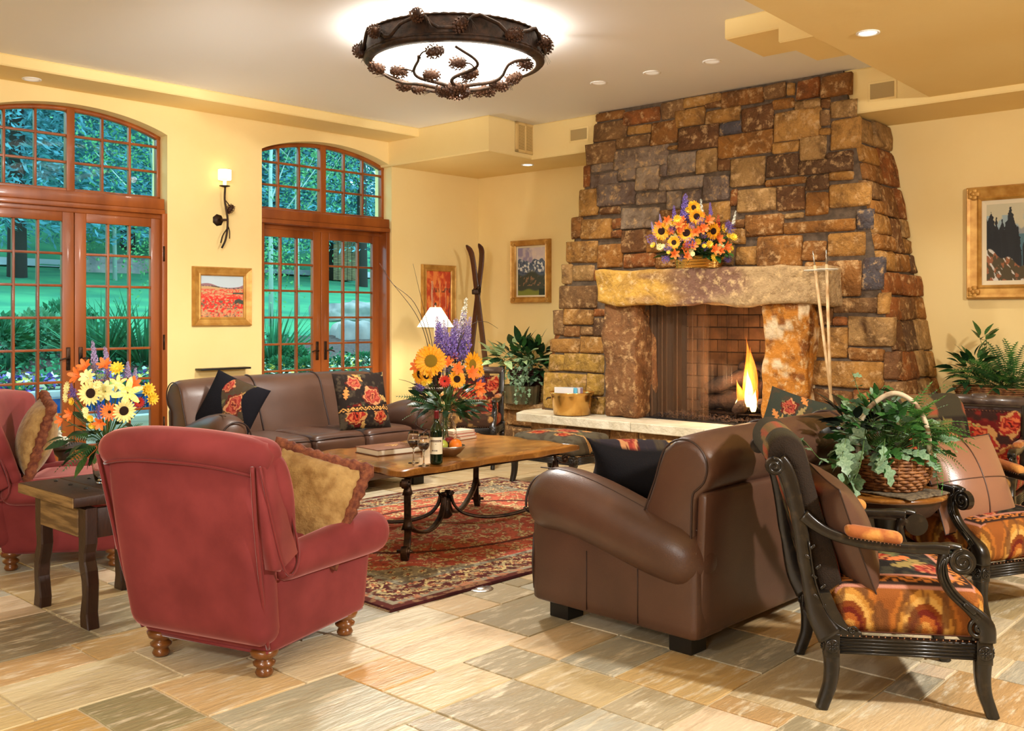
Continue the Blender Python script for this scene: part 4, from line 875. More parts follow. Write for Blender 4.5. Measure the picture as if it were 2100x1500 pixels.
def pat_back(V,f=.0):
    x,z=Q(V[:,0]),Q(V[:,2]); zz=z-.45; c=ground(x,zz,(44,36,30),(84,72,50),5,16)
    c=rose(c,x,zz,0,.10,.10,PRED,1); c=rose(c,x,zz,-.12,.28,.07,PROSE,4); c=rose(c,x,zz,.13,.30,.06,PRED,6)
    for i in range(10): c=leafp(c,x,zz,.1*math.sin(i*2.3),.05+.045*i,i*1.3,.12,.03,((196,126,56),(120,104,60),(90,84,56))[i%3])
    X=np.abs(x); m=(X>.225); g=np.tile(np.array((36,30,26),float),(len(x),1)); g=mixc(g,(196,128,52),(vn(V[:,1]*34+z*9,z*21,4)>.70).astype(float)); g=mixc(g,(120,44,32),(vn(V[:,1]*22+z*6,z*17,9)>.74).astype(float)); c=np.where(m[:,None],g,c)
    st_=(zz>.42); c=np.where(st_[:,None],mixc(mixc(np.tile(np.array((112,90,56),float),(len(x),1)),(150,70,48),st(.5,.6,vn(x*4,(V[:,1]+z)*110,3))*.8),(60,54,40),st(.55,.6,vn(x*9,(V[:,1]+z)*14,6))),c); c[np.abs(V[:,0])>.2585]=np.array((44,35,28.)); return c
def pat_rosechair(V):
    x,z=Q(V[:,0]),Q(V[:,2]); y=V[:,1]; c=ground(x,z,(52,30,24),(110,34,26),7,20); zz=z-.62
    for (cx,cz,r,p) in ((0,.02,.125,PRED),(-.19,.12,.085,PRED),(.2,.1,.08,PRED),(-.18,-.1,.09,PRED),(.18,-.12,.09,PRED)): c=rose(c,x,zz,cx,cz,r,p,int(r*100))
    return c
def pat_rosseat(V):
    x,y,z=Q(V[:,0]),Q(V[:,1]),V[:,2]; t=y+z; c=ground(x,t,(60,40,28),(150,110,60),9,20)
    for i in range(9): c=rose(c,x,t,-.24+.12*(i%5),.30+.14*(i//5)*1.0-.02,.06,PRED if i%2 else PROSE,i)
    return c
# ---------------------------------------------------------------- sofas
def sofa(name,label,loc,rz,group):
    t=thing(name,label,'sofa',loc,rz,group); m=M['leather']; L=1.0
    ob('base',[rbox(0,-.0,.225,.90,.44,.135,.03,8)],m,t)
    ob('outside_back',[xf(rbox(0,0,0,.93,.025,.30,.02,8),(0,-.445,.39),(.05,0,0))],M['leather'],t)
    prof=[(-.10,.40),(-.13,.50),(-.175,.62),(-.215,.72),(-.24,.80),(-.27,.87),(-.33,.915),(-.40,.925),(-.46,.90),(-.50,.85),(-.51,.79),(-.49,.73),(-.455,.695),(-.432,.67),(-.425,.60),(-.42,.40)]
    P=np.array(prof); c=P.mean(0); V=[];F=[]; secs=[(-.935,.80),(-.93,.90),(-.915,.965),(-.88,1.0)]+[(x,1.0) for x in np.linspace(-.82,.82,24)]+[(.88,1.0),(.915,.965),(.93,.90),(.935,.80)]; n=len(P)
    for x,k in secs:
        bul=1+.012*math.cos(x*math.pi*3/.93) if abs(x)<.88 else 1
        for q in P:
            w=c+(q-c)*k; 
            if q[0]>-.26 and abs(x)<.88: w=w+np.array([.018*abs(math.cos(x*1.5*math.pi/.93)),0])
            V.append((x,w[0],w[1]-(0.02*(abs(x)/.93)**4)))
    for i in range(len(secs)-1):
        for j in range(n): F.append((i*n+j,i*n+(j+1)%n,(i+1)*n+(j+1)%n,(i+1)*n+j))
    F.append(tuple(range(n))[::-1]); F.append(tuple((len(secs)-1)*n+j for j in range(n)))
    ob('back_cushion',[(V,F,0,True)],m,t)
    for s in (-1,1):
        e=np.array([(s*.937,c[0]+(q[0]-c[0])*.86,c[1]+(q[1]-c[1])*.86) for q in smooth_path([tuple(q) for q in P],3)]); ob('end_piping',[tube(e,.0045,6)],M['pipe'],t)
    for x in (-.31,.31): ob('back_seam',[tube(smooth_path([(x,q[0]+(.004),q[1]) for q in P[:9]],4),.007,6)],M['pipe'],t)
    for s in (-1,1):
        def arm(V,tt,s=s):
            y=V[:,1]; k=(y+.47)/.94; zc=.40+.16*st(0,.85,k)-.02*np.clip((k-.85)/.15,0,1); rad=1+.06*np.sin(k*math.pi)-.10*(1-k)**2
            X=V[:,0]*rad; Z=V[:,2]*rad+zc; X=X+s*.03*k; return np.stack([X,y,Z],1)
        ob('arm',[rbox(s*.872,0,0,.142,.475,.142,.135,18,fn=arm)],m,t)
        ob('arm_side_panel',[rbox(s*.845,.0,.27,.115,.455,.19,.03,8)],m,t)
        for y in (.12,-.16): ob('side_seam',[tube([(s*.9605,y,.10),(s*.9615,y,.36)],.0025,5)],M['pipe'],t)
        k=np.linspace(0,1,22); e=[]
        for q in k:
            y=-.45+.86*q; zc=.40+.16*float(st(0,.85,(y+.47)/.94)); rad=(1+.06*math.sin((y+.47)/.94*math.pi)-.10*(1-(y+.47)/.94)**2)*.1425
            e.append((s*(.872+.03*(y+.47)/.94)+s*rad*.30,y,zc+rad*.955))
        ob('arm_seam',[tube(e,.003,5)],M['pipe'],t)
        e=[(s*(.885)+.118*math.cos(a),.448,.535+.118*math.sin(a)) for a in np.linspace(-.5,math.pi+.5,24)]; e=[(s*(.845+.095),.4525,.13),(s*(.845+.098),.4525,.38)]+e[1:-1]+[(s*(.845-.098),.4525,.38),(s*(.845-.095),.4525,.13)]
        ob('arm_front_piping',[tube(smooth_path(e,2),.006,6)],M['pipe'],t)
    for i in range(3):
        x=-.50+.50*i
        def puff(V,tt): 
            a=(1-tt[:,0]**4)*(1-tt[:,1]**4); V=V.copy(); V[:,2]+=np.where(tt[:,2]>0,.035*a,0); V[:,1]+=np.where(tt[:,1]>.9,.02*(1-tt[:,0]**2)*(1-tt[:,2]**2),0); return V
        cu=ob('seat_cushion',[rbox(x,.155,.405,.247,.315,.07,.045,14,fn=puff)],m,t)
        e=[(x-.235,-.13,.468),(x-.236,.43,.462)]+[(x-.22+.44*k/8,.462,.463+.008*math.sin(k/8*math.pi)) for k in range(9)]+[(x+.236,.43,.462),(x+.235,-.13,.468)]
        ob('welt',[tube(e,.006,6)],M['pipe'],cu)
    for x in (-.84,.84):
        for y in (-.33,.34): ob('leg',[prism([(x-.055,y-.055),(x+.055,y-.055),(x+.055,y+.055),(x-.055,y+.055)],.0,.095,bev=.004)],M['black'],t)
    return t
S1A,S1B=4.46,6.62
p=AB(S1A,S1B); sofa('leather_sofa','brown leather three seat sofa standing before the windows, facing the coffee table',p,TH+math.pi,'leather sofas')
S2A,S2B=4.29,2.65
p=AB(S2A,S2B); sofa('leather_sofa','brown leather sofa in the right foreground seen from its rolled arm and back',p,TH,'leather sofas')
# ---------------------------------------------------------------- pillows
def pillow_part(w,h,t,n=26,pinch=.12,pw=.55,sag=0):
    V=[];F=[]
    u=np.linspace(-1,1,n+1)
    def P(a,b,s):
        k=(1-a*a)*(1-b*b); th=t*max(k,0)**pw*s; pin=1-pinch*((1-abs(a))*(b*b)**1)*0
        x=a*w/2*(1-pinch*(1-b*b)*.0-pinch*(abs(a)**2)*(1-b*b)*.5); z=b*h/2*(1-pinch*(abs(b)**2)*(1-a*a)*.5); return (x,th,z)
    for s in (1,-1):
        o=len(V)
        for a in u:
            for b in u: V.append(P(a,b,s))
        for i in range(n):
            for j in range(n):
                q=(o+i*(n+1)+j,o+(i+1)*(n+1)+j,o+(i+1)*(n+1)+j+1,o+i*(n+1)+j+1); F.append(q[::-1] if s<0 else q)
    return (np.array(V),F,0,True)
def pillow(label,loc,rot,w,h,t,m,cols=None,group=None,n=26,pinch=.12,trim=None,trimr=.006,back=None):
    th=thing('throw_pillow',label,'pillow',loc,0,group); th.rotation_euler=rot
    pp=pillow_part(w,h,t,n,pinch); o=ob('cover',[pp],m,th,cols=cols)
    if trim:
        e=[];pin=pinch
        for k in range(96):
            s=k/24; q=s%1*2-1; i=int(s)
            a,b=((q,-1),(1,q),(-q,1),(-1,-q))[i]
            x=a*w/2*(1-pin*(abs(a)**2)*(1-b*b)*.5); z=b*h/2*(1-pin*(abs(b)**2)*(1-a*a)*.5); e.append((x,0,z))
        rr=trimr if trimr<.01 else [trimr*(.75+.5*((k*7)%5)/5) for k in range(96)]
        ob('piping' if trimr<.01 else 'fringe',[tube(e,rr,7,closed=True)],trim,th)
    return th
def flor(seed,S=1.0,base=(38,30,26),front=1):
    def f(V):
        c=pat_floral(V[:,0],V[:,2],seed,base,S); b=(V[:,1]*front<-.002); c[b]=np.array((26,24,26.)); return c
    return f
HT=90
def cs(a,b,z): return AB(a,b,z)
# on the far sofa (its front faces -E2)
pillow('square floral needlepoint pillow at the right end of the far brown sofa',at(742,823,7.80),(-.30,0,TH-.12+math.pi*0),.47,.47,.075,M['tap'],flor(2,1.0,front=-1),'floral pillows',n=110)
pillow('black pillow with a floral band leaning at the left end of the far brown sofa',at(473,836,7.35),(-.35,.35,TH-1.0),.46,.46,.085,M['tap'],lambda V:np.where(((np.abs(V[:,0]-.04+.05*np.sin(V[:,2]*14))<.085)&(V[:,1]<0))[:,None],pat_floral(V[:,0]*1.2,V[:,2],5,(70,56,40)),np.array((22,21,26.))),'floral pillows',n=90)
# on the near sofa
pillow('black backed floral pillow propped on the seat of the near brown sofa',at(1312,972,4.80),(.62,.04,.10),.60,.46,.14,M['tap'],flor(7,1.0,(44,38,44),front=1),'floral pillows',n=90,pinch=.5)
pillow('floral pillow standing at the far end of the near sofa, before the fire',at(1632,884,5.55),(-.3,.25,-.55),.42,.42,.08,M['tap'],flor(3,.8,(56,60,50),front=-1),'floral pillows',n=90)
# ---------------------------------------------------------------- red velvet club chairs
def redchair(name,label,loc,rz,group):
    t=thing(name,label,'armchair',loc,rz,group); m=M['red']
    def body(V,tt):
        V=V.copy(); k=(V[:,2]+.14)/.28; V[:,0]*=.95+.06*k; V[:,1]*=.96+.05*k; return V
    ob('body',[rbox(0,.05,.25,.345,.345,.155,.035,12,fn=body)],m,t)
    ob('base_piping',[tube([(sx*.305,.05+sy*.322,.102) for sx,sy in ((-1,-1),(1,-1),(1,1),(-1,1))]+[],.008,6,closed=True)],M['redd'],t)
    # back: loft rings front/back
    def back(V,tt):
        V=V.copy(); k=(V[:,2]+.42)/.84; k=np.clip(k,0,1); V[:,0]*=.90+.20*k**1.3; V[:,1]+=-.27-.13*k-.02*np.sin(k*3.1); 
        V[:,2]-=.035*(V[:,0]/.42)**2*k**6*1.0; bow=.05*(V[:,0]/.4)**2*k; V[:,1]+=bow; V[:,2]+=.55; return V
    ob('back',[rbox(0,0,0,.385,.075,.42,.07,22,fn=back)],m,t)
    # rolled crest
    e=[(x,-.432+.055*(x/.4)**2,.905-.055*(abs(x)/.42)**2.6) for x in np.linspace(-.41,.41,25)]; rr=[.072*(1-.5*max(0,(abs(x)/.41)-.9)*8) for x in np.linspace(-.41,.41,25)]; rr[0]=rr[-1]=.03
    ob('crest_roll',[tube(e,rr,18)],m,t)
    e=[(x,-.484+.055*(x/.4)**2,.850-.05*(abs(x)/.42)**2.6) for x in np.linspace(-.37,.37,25)]; ob('crest_piping',[tube(e,.007,6)],M['redd'],t)
    for s in (-1,1):
        ob('back_piping',[tube(smooth_path([(s*.322,-.285,.125),(s*.348,-.352,.35),(s*.368,-.412,.62),(s*.388,-.455,.85)],6),.008,6)],M['redd'],t)
        w=prism([(-.44,.845),(-.37,.872),(-.33,.84),(-.295,.72),(-.25,.60),(-.205,.485),(-.31,.435),(-.355,.45)],-.028,.028,ax='x',bev=.012,sm=True)
        ob('wing',[xf(w,(s*.382,0,0),(0,s*-.0,0))],m,t)
        ob('wing_roll',[tube(smooth_path([(s*.37,-.37,.87),(s*.380,-.325,.84),(s*.378,-.285,.74),(s*.362,-.24,.62),(s*.345,-.19,.49)],5),[.03+.02*math.sin(k/20*math.pi) for k in range(21)],12)],m,t)
        ob('wing_piping',[tube(smooth_path([(s*.412,-.44,.85),(s*.412,-.30,.44),(s*.405,-.205,.485),(s*.412,-.33,.84)],5),.005,6)],M['redd'],t)
        def arm(V,tt,s=s):
            k=(V[:,1]+.37)/.74; V=V.copy(); r=.80+.30*st(0,1,k); V[:,0]*=r; V[:,2]*=r; V[:,2]+=.435+.02*k; V[:,0]+=s*.03*k; return V
        ob('arm',[rbox(s*.33,.08,0,.085,.35,.085,.08,18,fn=arm)],m,t)
    def puff(V,tt): V=V.copy(); V[:,2]+=np.where(tt[:,2]>0,.03*(1-tt[:,0]**4)*(1-tt[:,1]**4),0); return V
    ob('seat_cushion',[rbox(0,.10,.40,.27,.32,.07,.05,12,fn=puff)],m,t)
    for x in (-.267,.267):
        for y in (-.24,.30): ob('bun_foot',[xf(lathe([(.018,0),(.03,.004),(.036,.016),(.030,.03),(.026,.034),(.042,.046),(.044,.056),(.03,.066),(.028,.070),(.05,.082),(.056,.098),(.05,.108),(.046,.11)],24),(x,y,0))],M['foot'],t)
    return t
f1=math.atan2(.905,.425)-math.pi/2
redchair('velvet_armchair','rose red velvet club chair in the foreground, seen from behind',(-1.104,4.128,0),f1,'red velvet club chairs')
ff=math.atan2(.19,.98)-math.pi/2
redchair('velvet_armchair','rose red velvet club chair cut off at the left edge, turned to the right',(-2.575,5.68,0),ff,'red velvet club chairs')
pillow('gold chenille pillow with rust fringe in the foreground red chair',at(628,1030,4.18),(-.40,.25,f1+.25),.42,.42,.085,M['chenille'],None,'fringed pillows',trim=M['fringe'],trimr=.03)
pillow('gold chenille pillow with rust fringe in the red chair at the left edge',at(75,895,5.50),(-.28,.1,ff+.35),.42,.42,.10,M['chenille'],None,'fringed pillows',trim=M['fringe'],trimr=.028)
# ---------------------------------------------------------------- carved armchairs
def spiral(cy,cz,r0,turns,x,sgn=1,a0=0,n=36): return [(x,cy+sgn*r0*(1-k/n*.86)*math.cos(a0+turns*2*math.pi*k/n),cz+r0*(1-k/n*.86)*math.sin(a0+turns*2*math.pi*k/n)) for k in range(n+1)]
def rosette(x,y,z,s,ax='x'):
    ps=[lathe([(.024,0),(.026,.003),(.021,.005),(.0001,.004)],16)]
    for k in range(8):
        a=k*math.pi/4; ps.append(xf(rbox(0,0,0,.007,.0028,.0025,.0025,4),(.012*math.cos(a),.012*math.sin(a),.006),(0,0,a)))
    ps.append(lathe([(.0045,.004),(.0035,.009),(.0001,.0095)],8))
    r=(0,s*math.pi/2,0) if ax=='x' else (-s*math.pi/2,0,0); return [xf(q,(x,y,z),r) for q in ps]
def nails(pts,r=.0045):
    V=[];F=[]
    for p in pts:
        k=len(V); p=np.array(p); V+= [tuple(p+np.array(d)*r) for d in ((1,0,0),(-1,0,0),(0,1,0),(0,-1,0),(0,0,1),(0,0,-1))]; F+=[tuple(k+i for i in q) for q in ((0,2,4),(2,1,4),(1,3,4),(3,0,4),(2,0,5),(1,2,5),(3,1,5),(0,3,5))]
    return (V,F,0,True)
def fluted(x0,x1,y0,y1,z0,z1,out):  # rail with reeded face; out: 'x+','x-','y+','y-'
    ps=[bbox(x0,x1,y0,y1,z0,z1,.003)]; n=5
    for i in range(n):
        z=z0+(z1-z0)*(i+.5)/n; h=(z1-z0)/n*.40
        if out[0]=='x': X=x1 if out[1]=='+' else x0; ps.append(tube([(X,y0+.004,z),(X,y1-.004,z)],h,6))
        else: Y=y1 if out[1]=='+' else y0; ps.append(tube([(x0+.004,Y,z),(x1-.004,Y,z)],h,6))
    return ps
def cabriole(x,y0,sx,sy,z1=.20,s=1):  # sabre leg sweeping out along y
    pts=smooth_path([(x,y0,z1),(x,y0+sy*-.002,.15),(x,y0+sy*.004,.09),(x,y0+sy*.020,.04),(x,y0+sy*.034,.0)],4); n=len(pts)
    return tube(pts,[1.05-.30*math.sin(k/(n-1)*1.4) for k in range(n)],flat=(.026,.024),up=(1,0,0))
def seatframe(t,hx,hy,skip=()):
    for sx in (-1,1):
        for sy in (-1,1):
            lg=ob('leg',[bbox(sx*hx-.027,sx*hx+.027,sy*hy-.027,sy*hy+.027,.19,.275,.004),cabriole(sx*hx,sy*hy,sx,sy)],M['carved'],t)
            ob('rosette',rosette(sx*(hx+.027),sy*hy,.232,sx,'x'),M['carved'],lg); ob('rosette',rosette(sx*hx,sy*(hy+.027),.232,sy,'y'),M['carved'],lg)
    for sx in (-1,1): ob('seat_rail',fluted(sx*hx-.018,sx*hx+.018,-hy+.02,hy-.02,.203,.263,'x+' if sx>0 else 'x-'),M['carved'],t)
    for sy in (-1,1): ob('seat_rail',fluted(-hx+.02,hx-.02,sy*hy-.018,sy*hy+.018,.203,.263,'y+' if sy>0 else 'y-'),M['carved'],t)
    N_=[]
    for sx in (-1,1): N_+=[(sx*(hx+.022),-hy+.03+(2*hy-.06)*k/21,.270) for k in range(22)]
    for sy in (-1,1): N_+=[(-hx+.03+(2*hx-.06)*k/23,sy*(hy+.022),.270) for k in range(24)]
    ob('nail_trim',[nails(N_)],M['nail'],t,kind='stuff')
def chairA(label,loc,rz):
    t=thing('carved_armchair',label,'armchair',loc,rz,'carved armchairs'); hx,hy=.285,.255; C=M['carved']
    seatframe(t,hx,hy)
    def seat(V,tt):
        V=V.copy(); V[:,2]+=np.where(tt[:,2]>0,.035*(1-tt[:,0]**2)*(1-tt[:,1]**2),0); return V
    ob('seat',[rbox(0,.01,.355,.285,.262,.092,.055,64,fn=seat,even=True)],M['tap'],t,cols=pat_seat)
    # upholstered back, profile swept in x
    fr=[(-.205,.42),(-.225,.52),(-.255,.62),(-.285,.72),(-.31,.81),(-.33,.89),(-.355,.955),(-.40,.985),(-.45,.975),(-.478,.93),(-.475,.88),(-.45,.855),(-.42,.84),(-.395,.76),(-.365,.66),(-.335,.55),(-.305,.44),(-.27,.38)]
    P=smooth_path(fr+[fr[0]],6)[:-1]; c=P.mean(0); V=[];F=[]; n=len(P); xs=[-.262,-.26,-.25]+list(np.linspace(-.235,.235,60))+[.25,.26,.262]
    for x in xs:
        k=1-max(0,(abs(x)-.235)/.027)**2*.10
        for q in P: V.append((x,c[0]+(q[0]-c[0])*k,c[1]+(q[1]-c[1])*k))
    for i in range(len(xs)-1):
        for j in range(n): F.append((i*n+j,i*n+(j+1)%n,(i+1)*n+(j+1)%n,(i+1)*n+j))
    F.append(tuple(range(n))[::-1]); F.append(tuple((len(xs)-1)*n+j for j in range(n)))
    ob('back_upholstery',[(V,F,0,True)],M['tap'],t,cols=pat_back)
    for s in (-1,1):
        x=s*.288
        ps=smooth_path([(x,-.262,.265),(x,-.300,.33),(x,-.325,.42),(x,-.345,.52),(x,-.358,.62),(x,-.375,.72),(x,-.395,.80),(x,-.415,.855),(x,-.438,.885)],4); k=len(ps)
        post=ob('back_post',[tube(ps,[1.5-.75*min(1,i/10) if i<12 else .78+.12*(i/k) for i in range(k)],flat=(.030,.022),up=(1,0,0)),tube(spiral(-.452,.862,.030,1.6,x+s*.016,-1,math.pi/2-.2),[.007]*37,6),xf(lathe([(.0001,-.017),(.032,-.017),(.032,.017),(.0001,.017)],18,sm=False),(x,-.452,.862),(0,math.pi/2,0)),
          prism([(-.23,.262),(-.15,.262),(-.155,.285),(-.20,.30),(-.235,.36),(-.26,.42),(-.30,.42),(-.29,.30)],x-.02,x+.02,ax='x',bev=.004)],C,t)
        cv=[]
        for i in range(9):
            z=.30+.035*i; y=-.272-.055*((z-.27)/.3)-.006*math.sin(i); cv.append(xf(rbox(0,0,0,.003,.011,.005,.003,4),(x+s*.020,y+.012*(-1)**i,z),((-1)**i*.7,0,0)))
        cv.append(tube(smooth_path([(x+s*.022,-.20,.285),(x+s*.022,-.26,.33),(x+s*.022,-.31,.45),(x+s*.022,-.335,.6)],5),.003,5)); cv.append(tube(spiral(-.185,.288,.018,1.2,x+s*.021,1,0,20),.0035,5))
        ob('carved_vine',cv,C,post)
        ap=smooth_path([(x,-.352,.690),(x*1.01,-.31,.655),(x*1.03,-.26,.628),(x*1.05,-.18,.605),(x*1.06,-.08,.592),(x*1.06,.03,.588),(x*1.06,.09,.590),(x*1.06,.135,.585)],5)
        ob('arm_rail',[tube(ap,[1.1-.25*math.sin(min(1,i/15)*1.5)+.12*max(0,(i-25)/10) for i in range(len(ap))],flat=(.020,.021),up=(1,0,0))],C,t)
        sp=smooth_path([(x*1.06,.10,.592),(x*1.06,.14,.598),(x*1.06,.175,.590)],4)
        sc_=tube(spiral(.178,.548,.043,1.8,x*1.06+s*.015,1,math.pi/2),[.0085-.003*k/36 for k in range(37)],8)
        sup=smooth_path([(x*1.06,.135,.575),(x*1.06,.115,.54),(x*1.06,.118,.49),(x*1.05,.145,.44),(x*1.04,.185,.40),(x*1.03,.225,.365),(x*1.01,.258,.325),(x,.262,.27)],5)
        arr=[.75+.55*st(20,32,i)+.12*math.sin(i*.9)*(i<8) for i in range(len(sup))]
        sg=ob('arm_support',[tube(sp,.016,8),sc_,xf(lathe([(.0001,-.016),(.045,-.016),(.045,.016),(.0001,.016)],20,sm=False),(x*1.06,.178,.548),(0,math.pi/2,0)),tube(sup,arr,flat=(.023,.022),up=(1,0,0))],C,t)
        ob('collar',[xf(rbox(0,0,0,.029,.027,.009,.006,4),(x*1.04,.20,.388),(-.75,0,0))],C,sg)
        ob('volute',[tube(spiral(.235,.315,.036,1.5,x+s*.022,1,math.pi/2,30),[.008]*31,6)],C,sg)
        rd=[]
        for o in (-.011,0,.011): rd.append(tube([(q[0]+s*.020,q[1]+o*.8,q[2]+o*.5) for q in sup[2:-8]],.004,5))
        ob('reeding',rd,C,sg)
        def pd(V,tt): V=V.copy(); V[:,2]+=-.012*(V[:,1]/.09)*1.0-.0; return V
        ob('arm_pad',[rbox(x*1.06,-.115,.632,.027,.098,.023,.022,12,fn=pd)],M['pad'],t)
        ob('pad_nails',[nails([(x*1.06+e*.022,-.20+.17*k/13,.620-.020*k/13) for k in range(14) for e in (-1,1)],.0035)],M['nail'],t,kind='stuff')
    return t
A1=np.array([(1.119+1.753)/2,(3.496+3.983)/2+0]); fa=math.atan2(-.15,.989)-math.pi/2
c1=np.array([(1.119+1.597+1.22+1.753)/4,(3.496+3.369+4.035+3.983)/4])
chairA('carved black armchair with tapestry seat in the right foreground, side on',(c1[0]+.01,c1[1],0),fa)
fd=np.array([.38,-.925]); rt_=np.array([fd[1],-fd[0]]); FL=np.array([2.09,4.50]); c2=FL-fd*.255-(np.array([.925,.38])*-.285)
chairA('carved black armchair with tapestry seat at the right edge, holding the large tan leather pillow',(c2[0]+.05,c2[1]-.05,0),math.atan2(fd[1],fd[0])-math.pi/2)
pillow('dark brown leather pillow in the armchair in the right foreground',at(1724,1082,3.66),(.36,.10,fa+.12),.44,.44,.10,M['leather'],None,'leather pillows',trim=M['pipe'],trimr=.003)
rz2=math.atan2(fd[1],fd[0])-math.pi/2
o=pillow('large tan leather pillow with crossed seams leaning in the armchair at the right edge',at(1985,990,4.74),(.42,.0,rz2),.49,.47,.10,mat('tan_leather',(140,98,74),.32,bump=.08,bs=160,bk='voronoi',bd=.003,coat=.15,cr=.3),None,'leather pillows',trim=M['pipe'],trimr=.003)
ob('cross_seam',[tube([(.245*k/10,.1015*max(0,1-(k/10)**2)**.55+.0,0) for k in range(-10,11)],.003,5),tube([(0,.1015*max(0,1-(k/10)**2)**.55,.235*k/10) for k in range(-10,11)],.003,5)],M['leather'],o)
def chairB(label,loc,rz):
    t=thing('carved_armchair',label,'armchair',loc,rz,'carved armchairs'); hx,hy=.27,.25; C=M['carved']
    for sx in (-1,1):
        for sy in (-1,1):
            lg=ob('leg',[bbox(sx*hx-.027,sx*hx+.027,sy*hy-.027,sy*hy+.027,.30,.39,.004),xf(cabriole(sx*hx,sy*hy,sx,sy,.30),(0,0,0))],C,t); ob('rosette',rosette(sx*hx,sy*(hy+.027),.345,sy,'y'),C,lg)
    for sx in (-1,1): ob('seat_rail',fluted(sx*hx-.018,sx*hx+.018,-hy+.02,hy-.02,.315,.375,'x+' if sx>0 else 'x-'),C,t)
    for sy in (-1,1): ob('seat_rail',fluted(-hx+.02,hx-.02,sy*hy-.018,sy*hy+.018,.315,.375,'y+' if sy>0 else 'y-'),C,t)
    ob('nail_trim',[nails([(-hx+.03+(2*hx-.06)*k/23,(hy+.022),.385) for k in range(24)]+[(-.23+.46*k/23,-.245,.818) for k in range(24)])],M['nail'],t,kind='stuff')
    ob('seat',[rbox(0,.01,.425,.27,.255,.055,.04,50,even=True)],M['tap'],t,cols=pat_rosseat)
    ob('back_upholstery',[xf(rbox(0,0,0,.235,.035,.205,.03,60,even=True),(0,-.265,.62),(.10,0,0))],M['tap'],t,cols=pat_rosechair)
    for s in (-1,1):
        x=s*.262
        ob('back_post',[tube(smooth_path([(x,-.25,.38),(x,-.262,.55),(x,-.285,.72),(x,-.315,.885)],4),1,flat=(.022,.024),up=(1,0,0)),tube([(x,-.330,.885),(x,-.300,.895)],.026,10)],C,t)
        ob('arm_rail',[tube(smooth_path([(x,-.27,.66),(x,-.15,.635),(x,.0,.615),(x,.12,.62),(x,.17,.60)],4),[1.0]*17,flat=(.020,.022),up=(1,0,0)),tube(spiral(.17,.58,.032,1.3,x,1,math.pi/2,20),.011,6)],C,t)
        ob('arm_support',[tube(smooth_path([(x,.15,.59),(x,.12,.55),(x,.15,.48),(x,.22,.42),(x,.25,.36)],5),[.8+.6*k/20 for k in range(21)],flat=(.02,.022),up=(1,0,0))],C,t)
        ob('arm_pad',[rbox(x,-.07,.645,.026,.09,.02,.02,8)],M['pad'],t)
    ob('crest_rail',[tube([(-.262,-.315,.875),(.262,-.315,.875)],.034,14),rbox(0,-.315,.885,.05,.03,.035,.02,5)],mat('crest_wood_%d'%len(sc.objects),(58,44,38),.35,col2=(90,74,62),ns=20,coat=.3),t)
    return t
fB=np.array([-.6,-.8]); cB=np.array([(3.12+2.68)/2,(5.9+6.23)/2])+fB*.27
chairB('carved armchair with rose tapestry back at the right edge, behind the tan leather pillow',(cB[0],cB[1],0),math.atan2(fB[1],fB[0])-math.pi/2)
fC=np.array([-.15,-.99]); cC=np.array([-.0945-.27*.99,9.42+.04])+fC*.26
chairB('carved armchair with rose tapestry back beside the hearth, behind the tall vase of flowers',(cC[0],cC[1],0),math.atan2(fC[1],fC[0])-math.pi/2)
# ottoman
oc=(np.array([.025,8.21])+np.array([.516,7.80])+np.array([.31,8.56])+np.array([.80,8.15]))/4
ot=thing('carved_ottoman','tapestry ottoman on carved black legs between the coffee table and hearth','ottoman',(oc[0],oc[1],0),math.atan2(.85,.55)*0+THF)
def ofn(V,tt): V=V.copy(); V[:,2]+=np.where(tt[:,2]>0,.03*(1-tt[:,0]**2)*(1-tt[:,1]**2),0); return V
seatframe(ot,.315,.235); 
ob('seat',[rbox(0,0,.345,.335,.255,.075,.05,56,fn=ofn,even=True)],M['tap'],ot,cols=lambda V:pat_floral(V[:,0]*.8,V[:,1]+V[:,2]*.5-.2,12,(84,76,60)))
